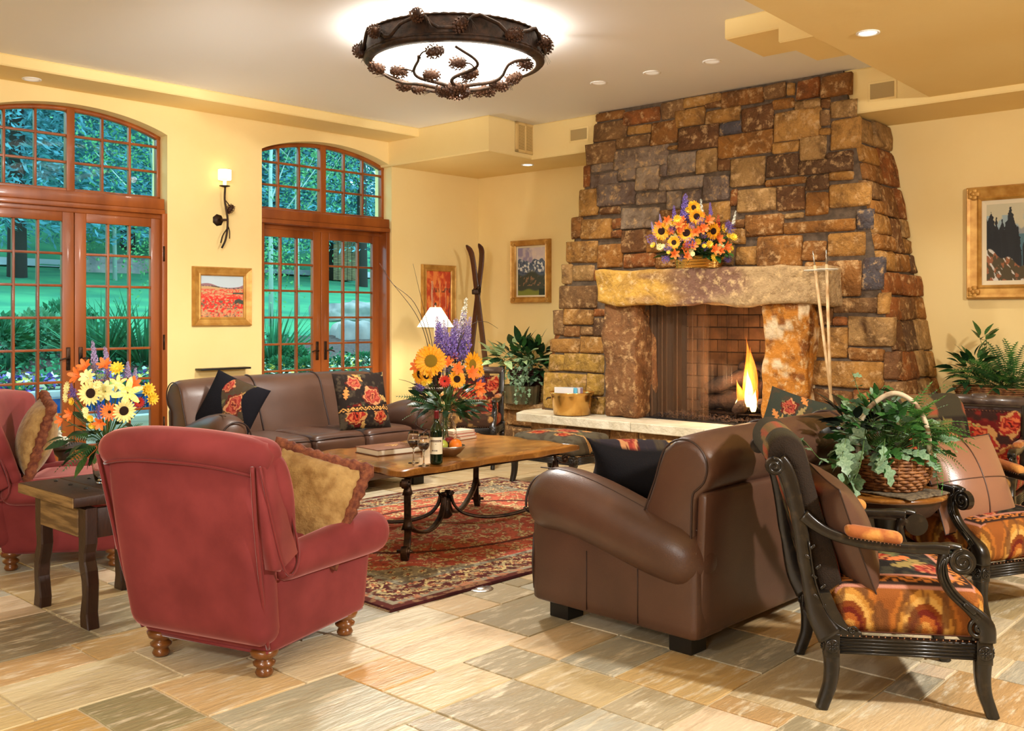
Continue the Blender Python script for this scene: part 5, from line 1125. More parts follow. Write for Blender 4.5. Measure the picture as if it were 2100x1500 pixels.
# ---------------------------------------------------------------- rug
def pat_rug(V):
    x,y=Q(V[:,0],.006),Q(V[:,1],.006); hx,hy=1.535,1.185; e=np.minimum(hx-np.abs(x),hy-np.abs(y)); t=np.where(hx-np.abs(x)<hy-np.abs(y),y,x)
    n=fbm(x*26,y*26,3,3); n2=fbm(x*40+5,y*40,8,2)
    c=np.tile(np.array((182,94,70),float),(len(x),1)); c=mixc(c,(164,76,58),st(.5,.62,fbm(x*7,y*7,2)))
    def motif(c,S,seed,cols,r=.42):
        gx,gy=x/S+.5*np.sin(y/S*1.3),y/S; ix,iy=np.floor(gx),np.floor(gy); fx,fy=gx-ix-.5,gy-iy-.5; h=vn(ix*7.7,iy*5.3,seed)
        a=np.arctan2(fy,fx)+h*6; q=np.hypot(fx,fy)/(r*(.75+.25*np.cos(6*a)))
        c=mixc(c,cols[0],(q<1).astype(float)); c=mixc(c,cols[1],(q<.72).astype(float)); return mixc(c,cols[2],(q<.34).astype(float))
    v=np.abs(np.sin(x*17+3*np.sin(y*9))+np.sin(y*15+3*np.cos(x*8))); c=mixc(c,(206,184,130),(v<.11).astype(float)*.9); c=mixc(c,(92,78,58),((v>=.11)&(v<.17)).astype(float)*.7)
    c=motif(c,.21,4,[(188,168,118),(156,84,62),(196,176,124)],.34); c=motif(c,.12,9,[(130,108,76),(206,186,132),(176,84,60)],.24)
    me=np.hypot(x/1.0,y/.62); d=(me<1)&(me>.94); c=mixc(c,(92,50,40),d.astype(float))
    sp=(np.abs(x)/(hx-.38)+np.abs(y)/(hy-.36)); cr=sp+.05*np.sin(np.arctan2(y,x)*24); c=np.where((cr>1.62)[:,None],motif(mixc(np.tile(np.array((150,136,110),float),(len(x),1)),(120,108,88),st(.5,.6,n)),.1,5,[(206,190,140),(92,56,46),(190,120,80)],.36),c)
    def band(lo,hi,base,alt,c):
        m=(e>=lo)&(e<hi); b=mixc(np.tile(np.array(base,float),(len(x),1)),alt,st(.5,.56,n)); return np.where(m[:,None],b,c),m
    c,m=band(.30,.345,(150,146,128),(110,100,84),c); c,m=band(.10,.30,(84,40,38),(104,52,44),c)
    mm=motif(c,.105,13,[(210,188,130),(180,110,80),(96,60,46)],.42); v=np.abs(np.sin(t*22)*.5-(e-.2)/.09*.8); mm=mixc(mm,(196,176,124),(v<.1).astype(float)); mm=mixc(mm,(150,140,110),((n2>.62)).astype(float)*.8); c=np.where(m[:,None],mm,c)
    c,m=band(.06,.10,(150,142,120),(176,120,90),c); c,m=band(.0,.06,(92,46,40),(140,104,76),c); c,m=band(-.1,.012,(56,22,22),(70,30,28),c)
    return mixc(c,(60,40,34),st(.62,.7,fbm(x*60,y*60,4,2))*.35)
rc=(4.435,4.795)  # centre in (a,b)
rg=thing('persian_rug','red and dark bordered oriental rug under the coffee table','rug',AB(rc[0],rc[1],0),TH)
hx,hy=1.535,1.185; g=gridf(lambda u,v:((u*2-1)*hx,(v*2-1)*hy,.014-.012*(np.maximum(np.abs(u*2-1)>.998,np.abs(v*2-1)>.998))),380,294)
ob('pile',[g],M['rug'],rg,cols=pat_rug); 
fr=[]
for s in (-1,1):
    V=[];F=[]
    for i in range(300):
        y=-hy+.01+i*(2*hy-.02)/299; k=len(V); l=.05+.015*math.sin(i*1.7); V+=[(s*(hx-.01),y-.002,.008),(s*(hx-.01),y+.002,.008),(s*(hx+l),y+.004*math.sin(i*2.3),.004)]; F.append((k,k+1,k+2))
    ob('fringe',[(V,F,0,False)],M['chenille'],rg,kind='stuff')
# ---------------------------------------------------------------- coffee table
tc=np.array([-.43,6.325]); ct=thing('coffee_table','large low coffee table with thick knotty wood top on scrolled iron legs','table',(tc[0],tc[1],0),TH)
HXT,HYT,TT=.765,.50,.545
def topfn(V,t):
    V=V.copy(); ex=np.abs(t[:,0])>.93; ey=np.abs(t[:,1])>.9
    V[:,1]+=np.where(ey,np.sign(t[:,1])*(.012*np.sin(V[:,0]*9+np.sign(t[:,1]))+.008*np.sin(V[:,0]*23)),0); V[:,0]+=np.where(ex,np.sign(t[:,0])*(.012*np.sin(V[:,1]*11)+.007*np.sin(V[:,1]*27)),0)
    V[:,2]+=np.where((ex|ey)&(t[:,2]>.5),-.006-.006*np.sin(V[:,0]*19+V[:,1]*17),0); return V
ob('table_top',[rbox(0,0,TT-.024,HXT,HYT,.024,.012,34,fn=topfn,even=True)],M['tabwood'],ct)
I=M['iron']
ob('apron',[bbox(-HXT+.10,HXT-.10,HYT-.13,HYT-.10,TT-.075,TT-.05),bbox(-HXT+.10,HXT-.10,-HYT+.10,-HYT+.13,TT-.075,TT-.05),bbox(-HXT+.10,-HXT+.13,-HYT+.1,HYT-.1,TT-.075,TT-.05),bbox(HXT-.13,HXT-.10,-HYT+.1,HYT-.1,TT-.075,TT-.05)],I,ct)
for sx in (-1,1):
    for sy in (-1,1):
        dx,dy=sx*.78,sy*.62; L_=math.hypot(dx,dy); dx/=L_;dy/=L_; up=(-dy,dx,0); ox,oy=sx*(HXT-.13),sy*(HYT-.12)
        def pt(d,z): return (ox+dx*d,oy+dy*d,z)
        top=smooth_path([pt(.05,.455),pt(.075,.47),pt(.085,.445),pt(.065,.425),pt(.03,.43),pt(.0,.465),pt(-.03,.49)],5)
        stem=smooth_path([pt(-.03,.495),pt(.0,.46),pt(.01,.38),pt(.005,.30),pt(.0,.22),pt(.0,.14),pt(.02,.08),pt(.045,.035),pt(.075,.018),pt(.10,.035),pt(.105,.07),pt(.085,.09),pt(.065,.075)],6)
        lg=ob('leg',[tube(stem,1,flat=(.007,.020),up=up)],I,ct)
        ob('top_scroll',[tube(top,1,flat=(.006,.020),up=up),tube([pt(.065-.0,.445)+np.array(up)*-.03,pt(.065,.445)+np.array(up)*.03],.016,10)],I,lg)
        ob('knob',[tube([pt(.084,.068)-np.array(up)*.045,pt(.084,.068)+np.array(up)*.045],[.010,.010],8),xf(lathe([(.0001,-.012),(.022,-.01),(.022,.01),(.0001,.012)],10),pt(.084,.068)+np.array(up)*.02,(math.pi/2,0,math.atan2(up[1],up[0])-math.pi/2))],I,lg)
        an=math.atan2(dy,dx)
        for z,k in ((.405,.034),(.205,.040)): ob('collar',[xf(lathe([(k*.75,-.03),(k*1.1,-.028),(k*.8,.0),(k*.6,.03)],4),pt(.004,z),(0,0,an+.785))],I,lg)
        bar=smooth_path([pt(-.01,.20),(ox*.85,oy*.85,.145),(ox*.6,oy*.6,.095),(ox*.36,oy*.36,.085),(ox*.17,oy*.17,.115),(ox*.08,oy*.08,.17),(ox*.05,oy*.05,.235),(ox*.07,oy*.07,.262)],6)
        ob('stretcher',[tube(bar,1,flat=(.018,.009),up=(0,0,1))],I,ct)
ob('hub',[lathe([(.02,.09),(.045,.11),(.03,.15),(.035,.2),(.03,.22)],12)],I,ct)
# ---------------------------------------------------------------- rustic end table (left)
cE=np.array([(-2.247+-1.986)/2,(4.706+5.009)/2]); cE=(np.array([-2.247,4.706])+np.array([-1.650,4.685]))/2
et=thing('end_table','rustic dark wood end table with carved drawer end beside the foreground red chair','table',((-2.247-1.650)/2,(4.706+4.685)/2,0),THF)
W2,D2_=.2334,.20
for sx in (-1,1):
    for sy in (-1,1):
        x,y=sx*W2,sy*D2_; pr=[(-.045,.54),(.045,.54),(.045,.38),(.03,.34),(.028,.30),(.05,.26),(.062,.20),(.058,.13),(.052,.07),(.066,.0),(-.022,.0),(-.03,.05),(-.018,.10),(-.005,.15),(-.012,.21),(-.035,.26),(-.05,.31),(-.045,.36)]
        ob('leg',[xf(prism([(sx*q[0]*.85,q[1]) for q in pr],-.028,.028,ax='y',bev=.006),(x,y,0))],M['oldwood'],et)
ob('apron',[bbox(-W2-.02,W2+.02,-D2_-.025,-D2_-.0,.40,.535),bbox(-W2-.02,W2+.02,D2_,D2_+.025,.40,.535),bbox(W2,W2+.025,-D2_,D2_,.40,.535)],M['oldwood'],et)
ob('drawer_end',[bbox(-W2+.035,W2-.035,-D2_-.034,-D2_-.012,.405,.532,.006)],M['rawwood'],et,label='pale grained weathered oak panel')
for k in range(3):
    y0=-D2_-.09+k*.193; ob('top_board',[bbox(-W2-.075,W2+.06,y0,y0+.191,.555,.60,.006)],M['oldwood'],et)
ob('board_end',[bbox(-W2-.07,W2+.055,-D2_-.0945,-D2_-.088,.553,.598,.003)],M['rawwood'],et,label='pale worn front edge of the top')
for i in range(9): ob('top_stud',[xf(lathe([(.010,0),(.009,.004),(.0001,.006)],8),(-.22+.16*(i%3)+.05*(i//3),-.15+.14*(i//3),.60))],M['black'],et)
# ---------------------------------------------------------------- round pedestal table
rt0=np.array([1.72,4.50]); rtb=thing('pedestal_table','small round wooden pedestal table between the two carved armchairs','table',(rt0[0],rt0[1],0))
ob('table_top',[lathe([(.0001,.572),(.235,.572),(.262,.578),(.268,.588),(.262,.598),(.25,.60),(.0001,.60)],48)],M['tabwood'],rtb)
ob('apron',[lathe([(.20,.50),(.235,.54),(.24,.572)],40,cap=False)],M['oldwood'],rtb)
ob('column',[lathe([(.03,.12),(.035,.2),(.022,.3),(.04,.40),(.05,.48),(.12,.54)],16)],M['black'],rtb)
for k in range(3):
    a=k*2.094+.4; ob('leg',[tube(smooth_path([(.02*math.cos(a),.02*math.sin(a),.16),(.11*math.cos(a),.11*math.sin(a),.17),(.18*math.cos(a),.18*math.sin(a),.08),(.225*math.cos(a),.225*math.sin(a),.012)],5),[1.1-.04*i for i in range(16)],flat=(.016,.018),up=(-math.sin(a),math.cos(a),0))],M['black'],rtb)
ro=[rbox(0,0,0,.15,.15,.004,.003,14,fn=lambda V,t:np.stack([V[:,0],V[:,1],V[:,2]+.002*np.sin(V[:,0]*60)+.002*np.sin(V[:,1]*50)],1),even=True)]
tag(ob('woven_mat',ro,mat('grey_woven_cloth',(132,116,90),.95,col2=(78,68,56),ns=60,bump=.8,bs=120),None,loc=(rt0[0]+.04,rt0[1]-.08,.607),rz=.6),'folded grey brown woven cloth under the plant basket on the round table','cloth')
# ---------------------------------------------------------------- things on the coffee table
def ctp(px,py): Y=FPX*(CH-TT)/(py-HY); return ((px-1050)*Y/FPX,Y,TT)
b=ctp(798,928); bkk=thing('coffee_table_book','large brown clothbound book on the left of the coffee table','book',b,TH-.08)
ob('page_block',[bbox(-.165,.160,-.118,.118,.005,.036,.002)],M['paper'],bkk); ob('cover',[bbox(-.17,.168,-.125,.125,0,.005,.002),bbox(-.17,.168,-.125,.125,.036,.041,.002),bbox(.16,.17,-.125,.125,.0,.041,.004)],M['brownbook'],bkk)
ob('gilt_title',[tube([(-.02+.012*k,.02+.012*math.sin(k*2.1),.0415) for k in range(9)],.002,4),tube([(-.0+.010*k,-.02+.008*math.cos(k*2.6),.0415) for k in range(6)],.002,4)],M['gold'],bkk)
for i,(px,py,w) in enumerate(((948,886,'top'),(948,886,'middle'),(948,886,'bottom'))):
    b=ctp(941,900); z=TT+.002+(2-i)*.021
    k_=thing('paperback',['topmost of the three small books stacked beside the vase','middle of the three small books stacked beside the vase','bottom of the three small books stacked beside the vase'][i],'book',(b[0]+.01*i,b[1],z),TH+.06*i,'books stacked beside the vase')
    ob('page_block',[bbox(-.085,.085,-.062,.062,.003,.016,.001)],M['paper'],k_); ob('cover',[bbox(-.09,.088,-.066,.066,0,.003,.001),bbox(-.09,.088,-.066,.066,.016,.019,.001),bbox(.082,.09,-.066,.066,0,.019,.002)],mat('paperback_cover_%d'%i,[(214,176,150),(190,120,100),(196,150,120)][i],.5),k_)
def wglass(px,py,label):
    b=ctp(px,py); s=.92; t=thing('wine_glass',label,'wine glass',b,0,'wine glasses on the coffee table')
    ob('glass',[xf(lathe([(.0001,.003),(.03,.002),(.034,.001),(.034,.003),(.01,.008),(.0045,.02),(.0038,.06),(.0045,.088),(.012,.096),(.030,.110),(.039,.130),(.040,.150),(.034,.180),(.030,.200),(.0288,.200),(.033,.180),(.0388,.150),(.038,.131),(.029,.112),(.011,.099),(.0001,.097)],32,cap=False),s=s)],M['glass'],t)
    ob('wine',[xf(lathe([(.0001,.0985),(.011,.100),(.0288,.1128),(.0375,.1315),(.0383,.142),(.0001,.142)],28,cap=False),s=s)],M['wine'],t)
wglass(848,950,'glass of red wine beside the brown book, the left and farther of two'); wglass(869,956,'glass of red wine beside the bottle, the right and nearer of two')
b=ctp(895,951); bo=thing('wine_bottle','dark green wine bottle with cream label and red capsule on the coffee table','bottle',b)
ob('glass_body',[lathe([(.0001,.004),(.033,.0),(.0365,.006),(.037,.03),(.037,.185),(.034,.205),(.022,.225),(.0145,.245),(.0135,.29),(.0135,.30),(.0001,.30)],32,cap=False)],M['gglass'],bo)
ob('wine',[lathe([(.0001,.008),(.0345,.008),(.035,.03),(.035,.184),(.0001,.19)],24,cap=False)],M['wine'],bo)
ob('capsule',[lathe([(.0142,.245),(.0142,.298),(.0150,.299),(.0150,.306),(.0001,.307)],20,cap=False)],mat('burgundy_foil',(110,26,30),.35,metal=.3),bo)
def lab(u,v): a=-2.9+u*2.6-.0; r=.0374; return (r*np.cos(a),r*np.sin(a),.058+.098*v)
def labc(V):
    a=(np.arctan2(V[:,1],V[:,0])+2.9)/2.6; v=(V[:,2]-.058)/.098; c=np.tile(np.array((222,208,176),float),(len(a),1)); c=mixc(c,(96,74,64),((v>.70)&(v<.82)&(a>.12)&(a<.88)).astype(float)); c=mixc(c,(206,186,150),((v>.74)&(v<.78)&(a>.2)&(a<.8)&(np.sin(a*90)>-.1)).astype(float))
    c=mixc(c,(60,46,40),((np.hypot((a-.5)*2.6,(v-.6)*2.6)<.06)).astype(float)); c=mixc(c,(70,56,50),((v>.17)&(v<.25)&(a>.25)&(a<.62)&(np.sin(a*70)>-.4)).astype(float)); return c
ob('label',[gridf(lab,60,50)],M['print'],bo,cols=labc)
b=ctp(921,935); bw=thing('silver_bowl','small hammered silver bowl of fruit beside the wine bottle','bowl',b); bwz=TT
ob('bowl_shell',[lathe([(.0001,.003),(.045,.001),(.048,.003),(.07,.018),(.092,.045),(.1,.062),(.098,.064),(.088,.046),(.066,.022),(.04,.010),(.0001,.009)],40,cap=False)],M['silver'],bw)
def fruit(n,lb,dx,dy,dz,r,m,cat='fruit',dent=.12):
    o=thing(n,lb,cat,(b[0]+dx,b[1]+dy,bwz+dz)); ob('flesh',[lathe([(.0001,-r*.86)]+[(r*math.sin(a),-r*math.cos(a)*(1-dent*.4)+(0 if a<2.4 else -dent*r*(a-2.4))) for a in np.linspace(.25,2.9,14)]+[(.0001,r*.72)],24,cap=False)],m,o)
    ob('stem',[tube([(0,0,r*.6),(.003,0,r*.95)],.0018,5)],M['twig'],o); return o
fruit('green_apple','green apple at the left in the silver bowl',-.045,-.02,.066,.040,mat('apple_green',(150,176,60),.3,col2=(186,190,80),ns=12,coat=.4))
fruit('orange_fruit','orange at the right in the silver bowl',.040,-.015,.066,.040,mat('orange_peel',(244,128,22),.45,bump=.3,bs=200,bd=.002),dent=.0)
fruit('red_apple','dark red apple at the back of the silver bowl',-.002,.048,.076,.037,mat('apple_red',(150,24,20),.3,col2=(96,10,14),ns=9,coat=.4))
# ---------------------------------------------------------------- flowers and leaves
def qdir(d,roll=0): return (Vector(d).to_track_quat('Z','Y')@__import__('mathutils').Quaternion((0,0,1),roll)).to_euler()
def indir(name,me,parent,loc,d,s,roll=0,**k):
    o=inst(name,me,parent,loc,qdir(d,roll),s)
    if k: tag(o,**k)
    return o
def petal(l,w,z0,z1,r0,cup=0,n=3,mi=0,tw=0):   # strip of quads radial along +x
    V=[];F=[]
    for i in range(n+1):
        t=i/n; x=r0+l*t; ww=w*math.sin(math.pi*(.12+.80*t))**.8; z=z0+(z1-z0)*t+cup*math.sin(t*math.pi)
        V+=[(x,-ww,z+.25*ww),(x,0,z),(x,ww,z+.25*ww)]
    for i in range(n):
        for j in range(2): F.append((i*3+j,i*3+3+j,i*3+4+j,i*3+1+j))
    return (np.array(V),F,mi,True)
def ringp(n,mk,off=0): return [xf(mk(i),rot=(0,0,2*math.pi*(i+off)/n)) for i in range(n)]
def sunflower(nm,mc):
    r=random.Random(3); P=ringp(18,lambda i:petal(.60*r.uniform(.85,1.1),.11,.0,.10*r.uniform(-.6,1.6),.38,.06))+ringp(18,lambda i:petal(.55*r.uniform(.85,1.1),.11,.06,.22*r.uniform(.2,1.3),.36,.05),.5)
    C=[lathe([(.0001,.10),(.18,.13),(.34,.11),(.42,.04),(.40,-.05),(.2,-.14),(.0001,-.16)],20,mi=1)]
    return mesh(nm,P+C,[M['sun'],mc])
F_SUN=sunflower('sunflower',M['seed']); F_SUNY=sunflower('sunflower_golden',M['seedy'])
F_PALE=mesh('sunflower_pale',ringp(20,lambda i:petal(.6,.11,.0,.05+.1*(i%3),.36,.05))+[lathe([(.0001,.10),(.2,.12),(.34,.10),(.38,.0)],16,mi=1)],[mat('pale_sun_petal',(252,220,110),.55,col2=(244,236,170),ns=20),M['seed']])
def lily(nm,m,n=6,l=1.0,w=.2,up=.55): return mesh(nm,ringp(n,lambda i:petal(l*.9,w,.0,up*(.8 if i%2 else 1),.05,.12,4))+[tube([(0,0,0),(.03,.02,.5)],.02,4,mi=1)],[m,M['seedy']])
F_AL=lily('alstroemeria',M['orange'],6,1,.26,.8); F_LIL=lily('yellow_lily',mat('lily_petal',(240,226,110),.5,col2=(250,244,170),ns=8),6,1,.20,.4); F_CR=lily('cream_flower',M['cream'],8,1,.24,.35)
F_RED=mesh('gerbera',ringp(16,lambda i:petal(.85,.13,.0,.1,.12,.04))+ringp(14,lambda i:petal(.6,.12,.05,.25,.1,.04),.5)+[lathe([(.0001,.16),(.16,.12),(.18,.0)],10,mi=1)],[M['redp'],M['seed']])
F_ORG=mesh('orange_gerbera',ringp(16,lambda i:petal(.85,.13,.0,.1,.12,.04))+ringp(14,lambda i:petal(.6,.12,.05,.25,.1,.04),.5)+[lathe([(.0001,.16),(.16,.12),(.18,.0)],10,mi=1)],[M['orange'],M['seed']])
F_DAI=mesh('button_mum',ringp(12,lambda i:petal(.8,.2,.0,.25,.1,.08,2))+ringp(9,lambda i:petal(.5,.18,.1,.5,.08,.05,2),.5)+[lathe([(.0001,.34),(.22,.26),(.25,.0)],8)],[M['yel']])
F_CMUM=mesh('cream_mum',ringp(12,lambda i:petal(.8,.2,.0,.25,.1,.08,2))+[lathe([(.0001,.34),(.22,.26),(.25,.0)],8)],[M['cream']])
def spike(nm,m,seed,n=46,w=.17,m2=None):
    r=random.Random(seed); P=[tube([(0,0,-.3),(0,0,1)],[.012,.006],4,mi=1)]
    for i in range(n):
        t=i/n; z=.02+.98*t; R=w*(1-t*.75)*r.uniform(.7,1.1); a=i*2.4; s=.10*(1-.6*t)*r.uniform(.8,1.3)
        fl=ringp(4,lambda k:([(0,0,0),(s*.9,-s*.45,s*.2),(s*1.2,0,s*.5),(s*.9,s*.45,s*.2)],[(0,1,2,3)],0,False))
        for q in fl: P.append(xf(q,(R*math.cos(a),R*math.sin(a),z),(0,1.1,a)))
    return mesh(nm,P,[m,M['stem']])
F_DEL=spike('delphinium_spike',M['purp'],1); F_LAV=spike('lavender_spike',M['lav'],2,50,.15); F_SNAP=spike('snapdragon_spike',M['whitep'],3,26,.12); F_OSP=spike('orange_spike',M['redp'],4,30,.2)
F_STAT=mesh('statice_cluster',[xf(lathe([(.0001,.06),(.05,.02),(.0001,-.05)],5),(rs.uniform(-.8,.8),rs.uniform(-.8,.8),rs.uniform(-.3,.5))) for _ in range(60)]+[xf(([(0,0,0),(.16,-.07,.05),(.2,0,.1),(.16,.07,.05)],[(0,1,2,3)],0,False),(rs.uniform(-.8,.8),rs.uniform(-.8,.8),rs.uniform(-.2,.5)),(rs.uniform(0,3),rs.uniform(0,3),rs.uniform(0,6))) for _ in range(90)],[M['purp']])
def leafmesh(nm,m,w=.34,fold=.12,droop=.25,n=5,lob=None):
    V=[];F=[]
    for i in range(n+1):
        t=i/n; ww=w*math.sin(math.pi*(.04+.92*t)**.8)
        if lob: ww*=(1+lob*math.cos(t*2*math.pi*2.5))
        z=-droop*t*t; V+=[(t,-ww,z+fold*ww),(t,0,z),(t,ww,z+fold*ww)]
    for i in range(n):
        for j in range(2): F.append((i*3+j,i*3+3+j,i*3+4+j,i*3+1+j))
    F.append
    return mesh(nm,[(np.array(V),F,0,True)],[m])
L_OV=leafmesh('leaf',M['leaf'],.24); L_OVD=leafmesh('leaf',M['leafd'],.22,.15,.35); L_VAR=leafmesh('leaf',M['leafv'],.2,.1,.35); L_LOB=leafmesh('leaf',M['leafp'],.34,.1,.2,9,.38); L_LOBG=leafmesh('leaf',M['leaf'],.34,.1,.2,9,.38); L_IVY=leafmesh('leaf',M['leafp'],.42,.15,.15,5,.45); L_BLK=leafmesh('leaf',M['leafb'],.26,.2,.3)
def fernmesh(nm,m,n=15,dr=.7):
    V=[];F=[]
    for i in range(n):
        t=(i+1)/(n+1); x=t; z=.25*t-dr*t*t; l=.17*math.sin(math.pi*(t*.85+.12))
        for s in (-1,1):
            k=len(V); V+=[(x-.018,0,z),(x+.018,0,z),(x+.04,s*l,z-.03)]; F.append((k,k+1,k+2))
    k=len(V)
    for i in range(6): t=i/5; V+=[(t,-.006,.25*t-dr*t*t+.002),(t,.006,.25*t-dr*t*t+.002)]
    for i in range(5): F.append((k+2*i,k+2*i+2,k+2*i+3,k+2*i+1))
    return mesh(nm,[(np.array(V,float),F,0,True)],[m])
L_FERN=fernmesh('frond',M['fern']); L_FERND=fernmesh('frond',mat('fern_dark_green',(64,108,56),.5,col2=(40,80,40),ns=9),15,.5)  # second frond in a darker fern green
def xdir(name,me,parent,loc,d,s,roll=0):   # leaf grows along local +x
    q=Vector(d).to_track_quat('X','Z')@__import__('mathutils').Quaternion((1,0,0),roll); return inst(name,me,parent,loc,q.to_euler(),s)
def stems_part(pairs,r=.002,mi=0):
    return [tube(smooth_path([a,((np.array(a)+np.array(b))/2+np.array([0,0,.0])),b],2),r,4,mi=mi,cap=False) for a,b in pairs]
def bouquet(name,label,mouth,blooms,spikes,foliage,base=None,group=None,Yc=None,twigs=(),foot=None):
    B=np.array(base if base is not None else mouth,float); t=thing(name,label,'flowers',tuple(B)); mo=np.array(mouth)-B; st_=[]
    for me,px,py,Y,r,dd in blooms:
        p=np.array(at(px,py,Y))-B; d=np.array([dd[0],-1+0*dd[0],dd[1]],float); d/=np.linalg.norm(d)
        indir(me.name.split('.')[0],me,t,tuple(p),d,r,rs.uniform(0,6)); st_.append((mo,p-d*r*.2))
    for me,px,py0,py1,Y,w in spikes:
        a=np.array(at(px[0],py0,Y))-B; b=np.array(at(px[1],py1,Y))-B; h=float(np.linalg.norm(b-a)); o=indir(me.name.split('.')[0],me,t,tuple(a),(b-a)/h,(h*w,h*w,h)); st_.append((mo,a))
    ob('stems',stems_part(st_,.0022)+[tube([mo+np.array([rs.uniform(-.02,.02),rs.uniform(-.02,.02),0]),(foot if foot is not None else mo-np.array([0,0,.02]))+np.array([rs.uniform(-.03,.03),rs.uniform(-.03,.03),0])],.0025,4,cap=False) for _ in range(10)],M['stem'],t,kind='stuff')
    for me,n,rad,el,s in foliage:
        for i in range(n):
            a=rs.uniform(0,6.28); e=rs.uniform(*el); d=np.array([math.cos(a)*math.cos(e),math.sin(a)*math.cos(e),math.sin(e)]); q=rs.uniform(.2,1)*rad
            xdir(me.name.split('.')[0],me,t,tuple(mo+d*q+np.array([0,0,.01])),d+np.array([0,0,rs.uniform(-.3,.3)]),s*rs.uniform(.7,1.3),rs.uniform(-.8,.8))
    if twigs: ob('twigs',[tube(smooth_path([np.array(at(x,y,Y))-B for x,y,Y in tw],6),[.003-.002*k/((len(tw)-1)*6) for k in range((len(tw)-1)*6+1)],5) for tw in twigs],M['twig'],t,kind='stuff')
    return t
# tall vase on the coffee table
vb_=np.array(at(914,922,6.26)); vb_[2]=TT
va=thing('glass_vase','tall clear glass vase of cut stems on the coffee table behind the fruit bowl','vase',tuple(vb_))
ob('vase_body',[lathe([(.0001,.012),(.05,.010),(.055,.02),(.068,.06),(.07,.12),(.062,.17),(.042,.20),(.044,.235),(.050,.245),(.0475,.245),(.0415,.233),(.0395,.20),(.059,.168),(.067,.12),(.065,.06),(.053,.022),(.0001,.016)][1:],36,cap=False),lathe([(.0001,0),(.052,0),(.055,.004),(.052,.012),(.0001,.012)],32,cap=False)],M['glass'],va)
mouth=vb_+np.array([0,0,.235])
Bm=[(F_SUNY,884,741,6.05,.105,(-.1,.15)),(F_SUN,937,778,6.02,.058,(.25,.1)),(F_SUNY,968,748,6.2,.085,(1.2,.1)),(F_SUN,862,768,6.15,.07,(-.9,-.1)),(F_SUN,874,772,6.05,.05,(-.5,-.5)),
 (F_AL,857,752,6.1,.045,(-.6,.2)),(F_AL,919,746,6.1,.04,(0,.5)),(F_AL,938,757,6.02,.045,(.2,.2)),(F_AL,965,766,6.05,.05,(.6,.1)),(F_AL,978,790,6.1,.045,(.8,-.2)),(F_AL,982,800,6.05,.04,(.6,-.5)),(F_AL,862,742,6.2,.035,(-.8,.4)),(F_AL,930,735,6.3,.04,(0,.8)),
 (F_RED,912,782,5.98,.042,(.0,-.1)),(F_STAT,908,757,6.1,.04,(0,.2)),(F_STAT,862,795,6.15,.035,(-.5,0)),(F_STAT,987,780,6.2,.03,(.7,0)),(F_SUN,980,762,6.25,.05,(1,0)),(F_DAI,870,786,6.05,.022,(-.2,-.3)),(F_DAI,880,782,6.0,.02,(0,-.3))]
Sm=[(F_DEL,(905,900),738,660,6.3,.9),(F_DEL,(925,930),735,672,6.25,1.0),(F_LAV,(940,952),735,640,6.35,.8),(F_LAV,(932,935),745,655,6.4,.8),(F_DEL,(950,962),740,665,6.3,.9),(F_LAV,(902,896),700,648,6.4,.9),(F_SNAP,(948,956),672,612,6.35,.8),(F_LAV,(955,965),700,650,6.3,.8),(F_DEL,(915,916),730,680,6.2,1.0),(F_LAV,(915,910),700,655,6.3,.9),(F_DEL,(868,850),800,782,6.3,.8)]
Tw=[[(893,800,6.26),(875,700,6.26),(850,640,6.3),(800,575,6.35),(778,540,6.4)],[(895,800,6.26),(880,700,6.2),(850,622,6.2),(805,582,6.25),(785,548,6.3)],[(898,800,6.26),(885,700,6.3),(868,630,6.3),(847,541,6.35)],[(915,800,6.26),(917,700,6.3),(921,620,6.3),(926,558,6.3)],[(925,800,6.26),(940,710,6.3),(965,668,6.3),(995,660,6.35),(1021,674,6.4)],[(880,830,6.2),(850,790,6.2),(818,778,6.25)]]
bouquet('tall_bouquet','tall bouquet with a big golden sunflower, purple delphinium and long bare twigs',mouth,Bm,Sm,[(L_OVD,46,.26,(-.2,1.1),.085),(L_OVD,30,.20,(-.05,.5),.10),(L_FERND,44,.12,(-.15,.7),.18),(L_OV,14,.28,(.1,1.2),.07)],twigs=Tw,foot=np.array([0,0,-.20]))
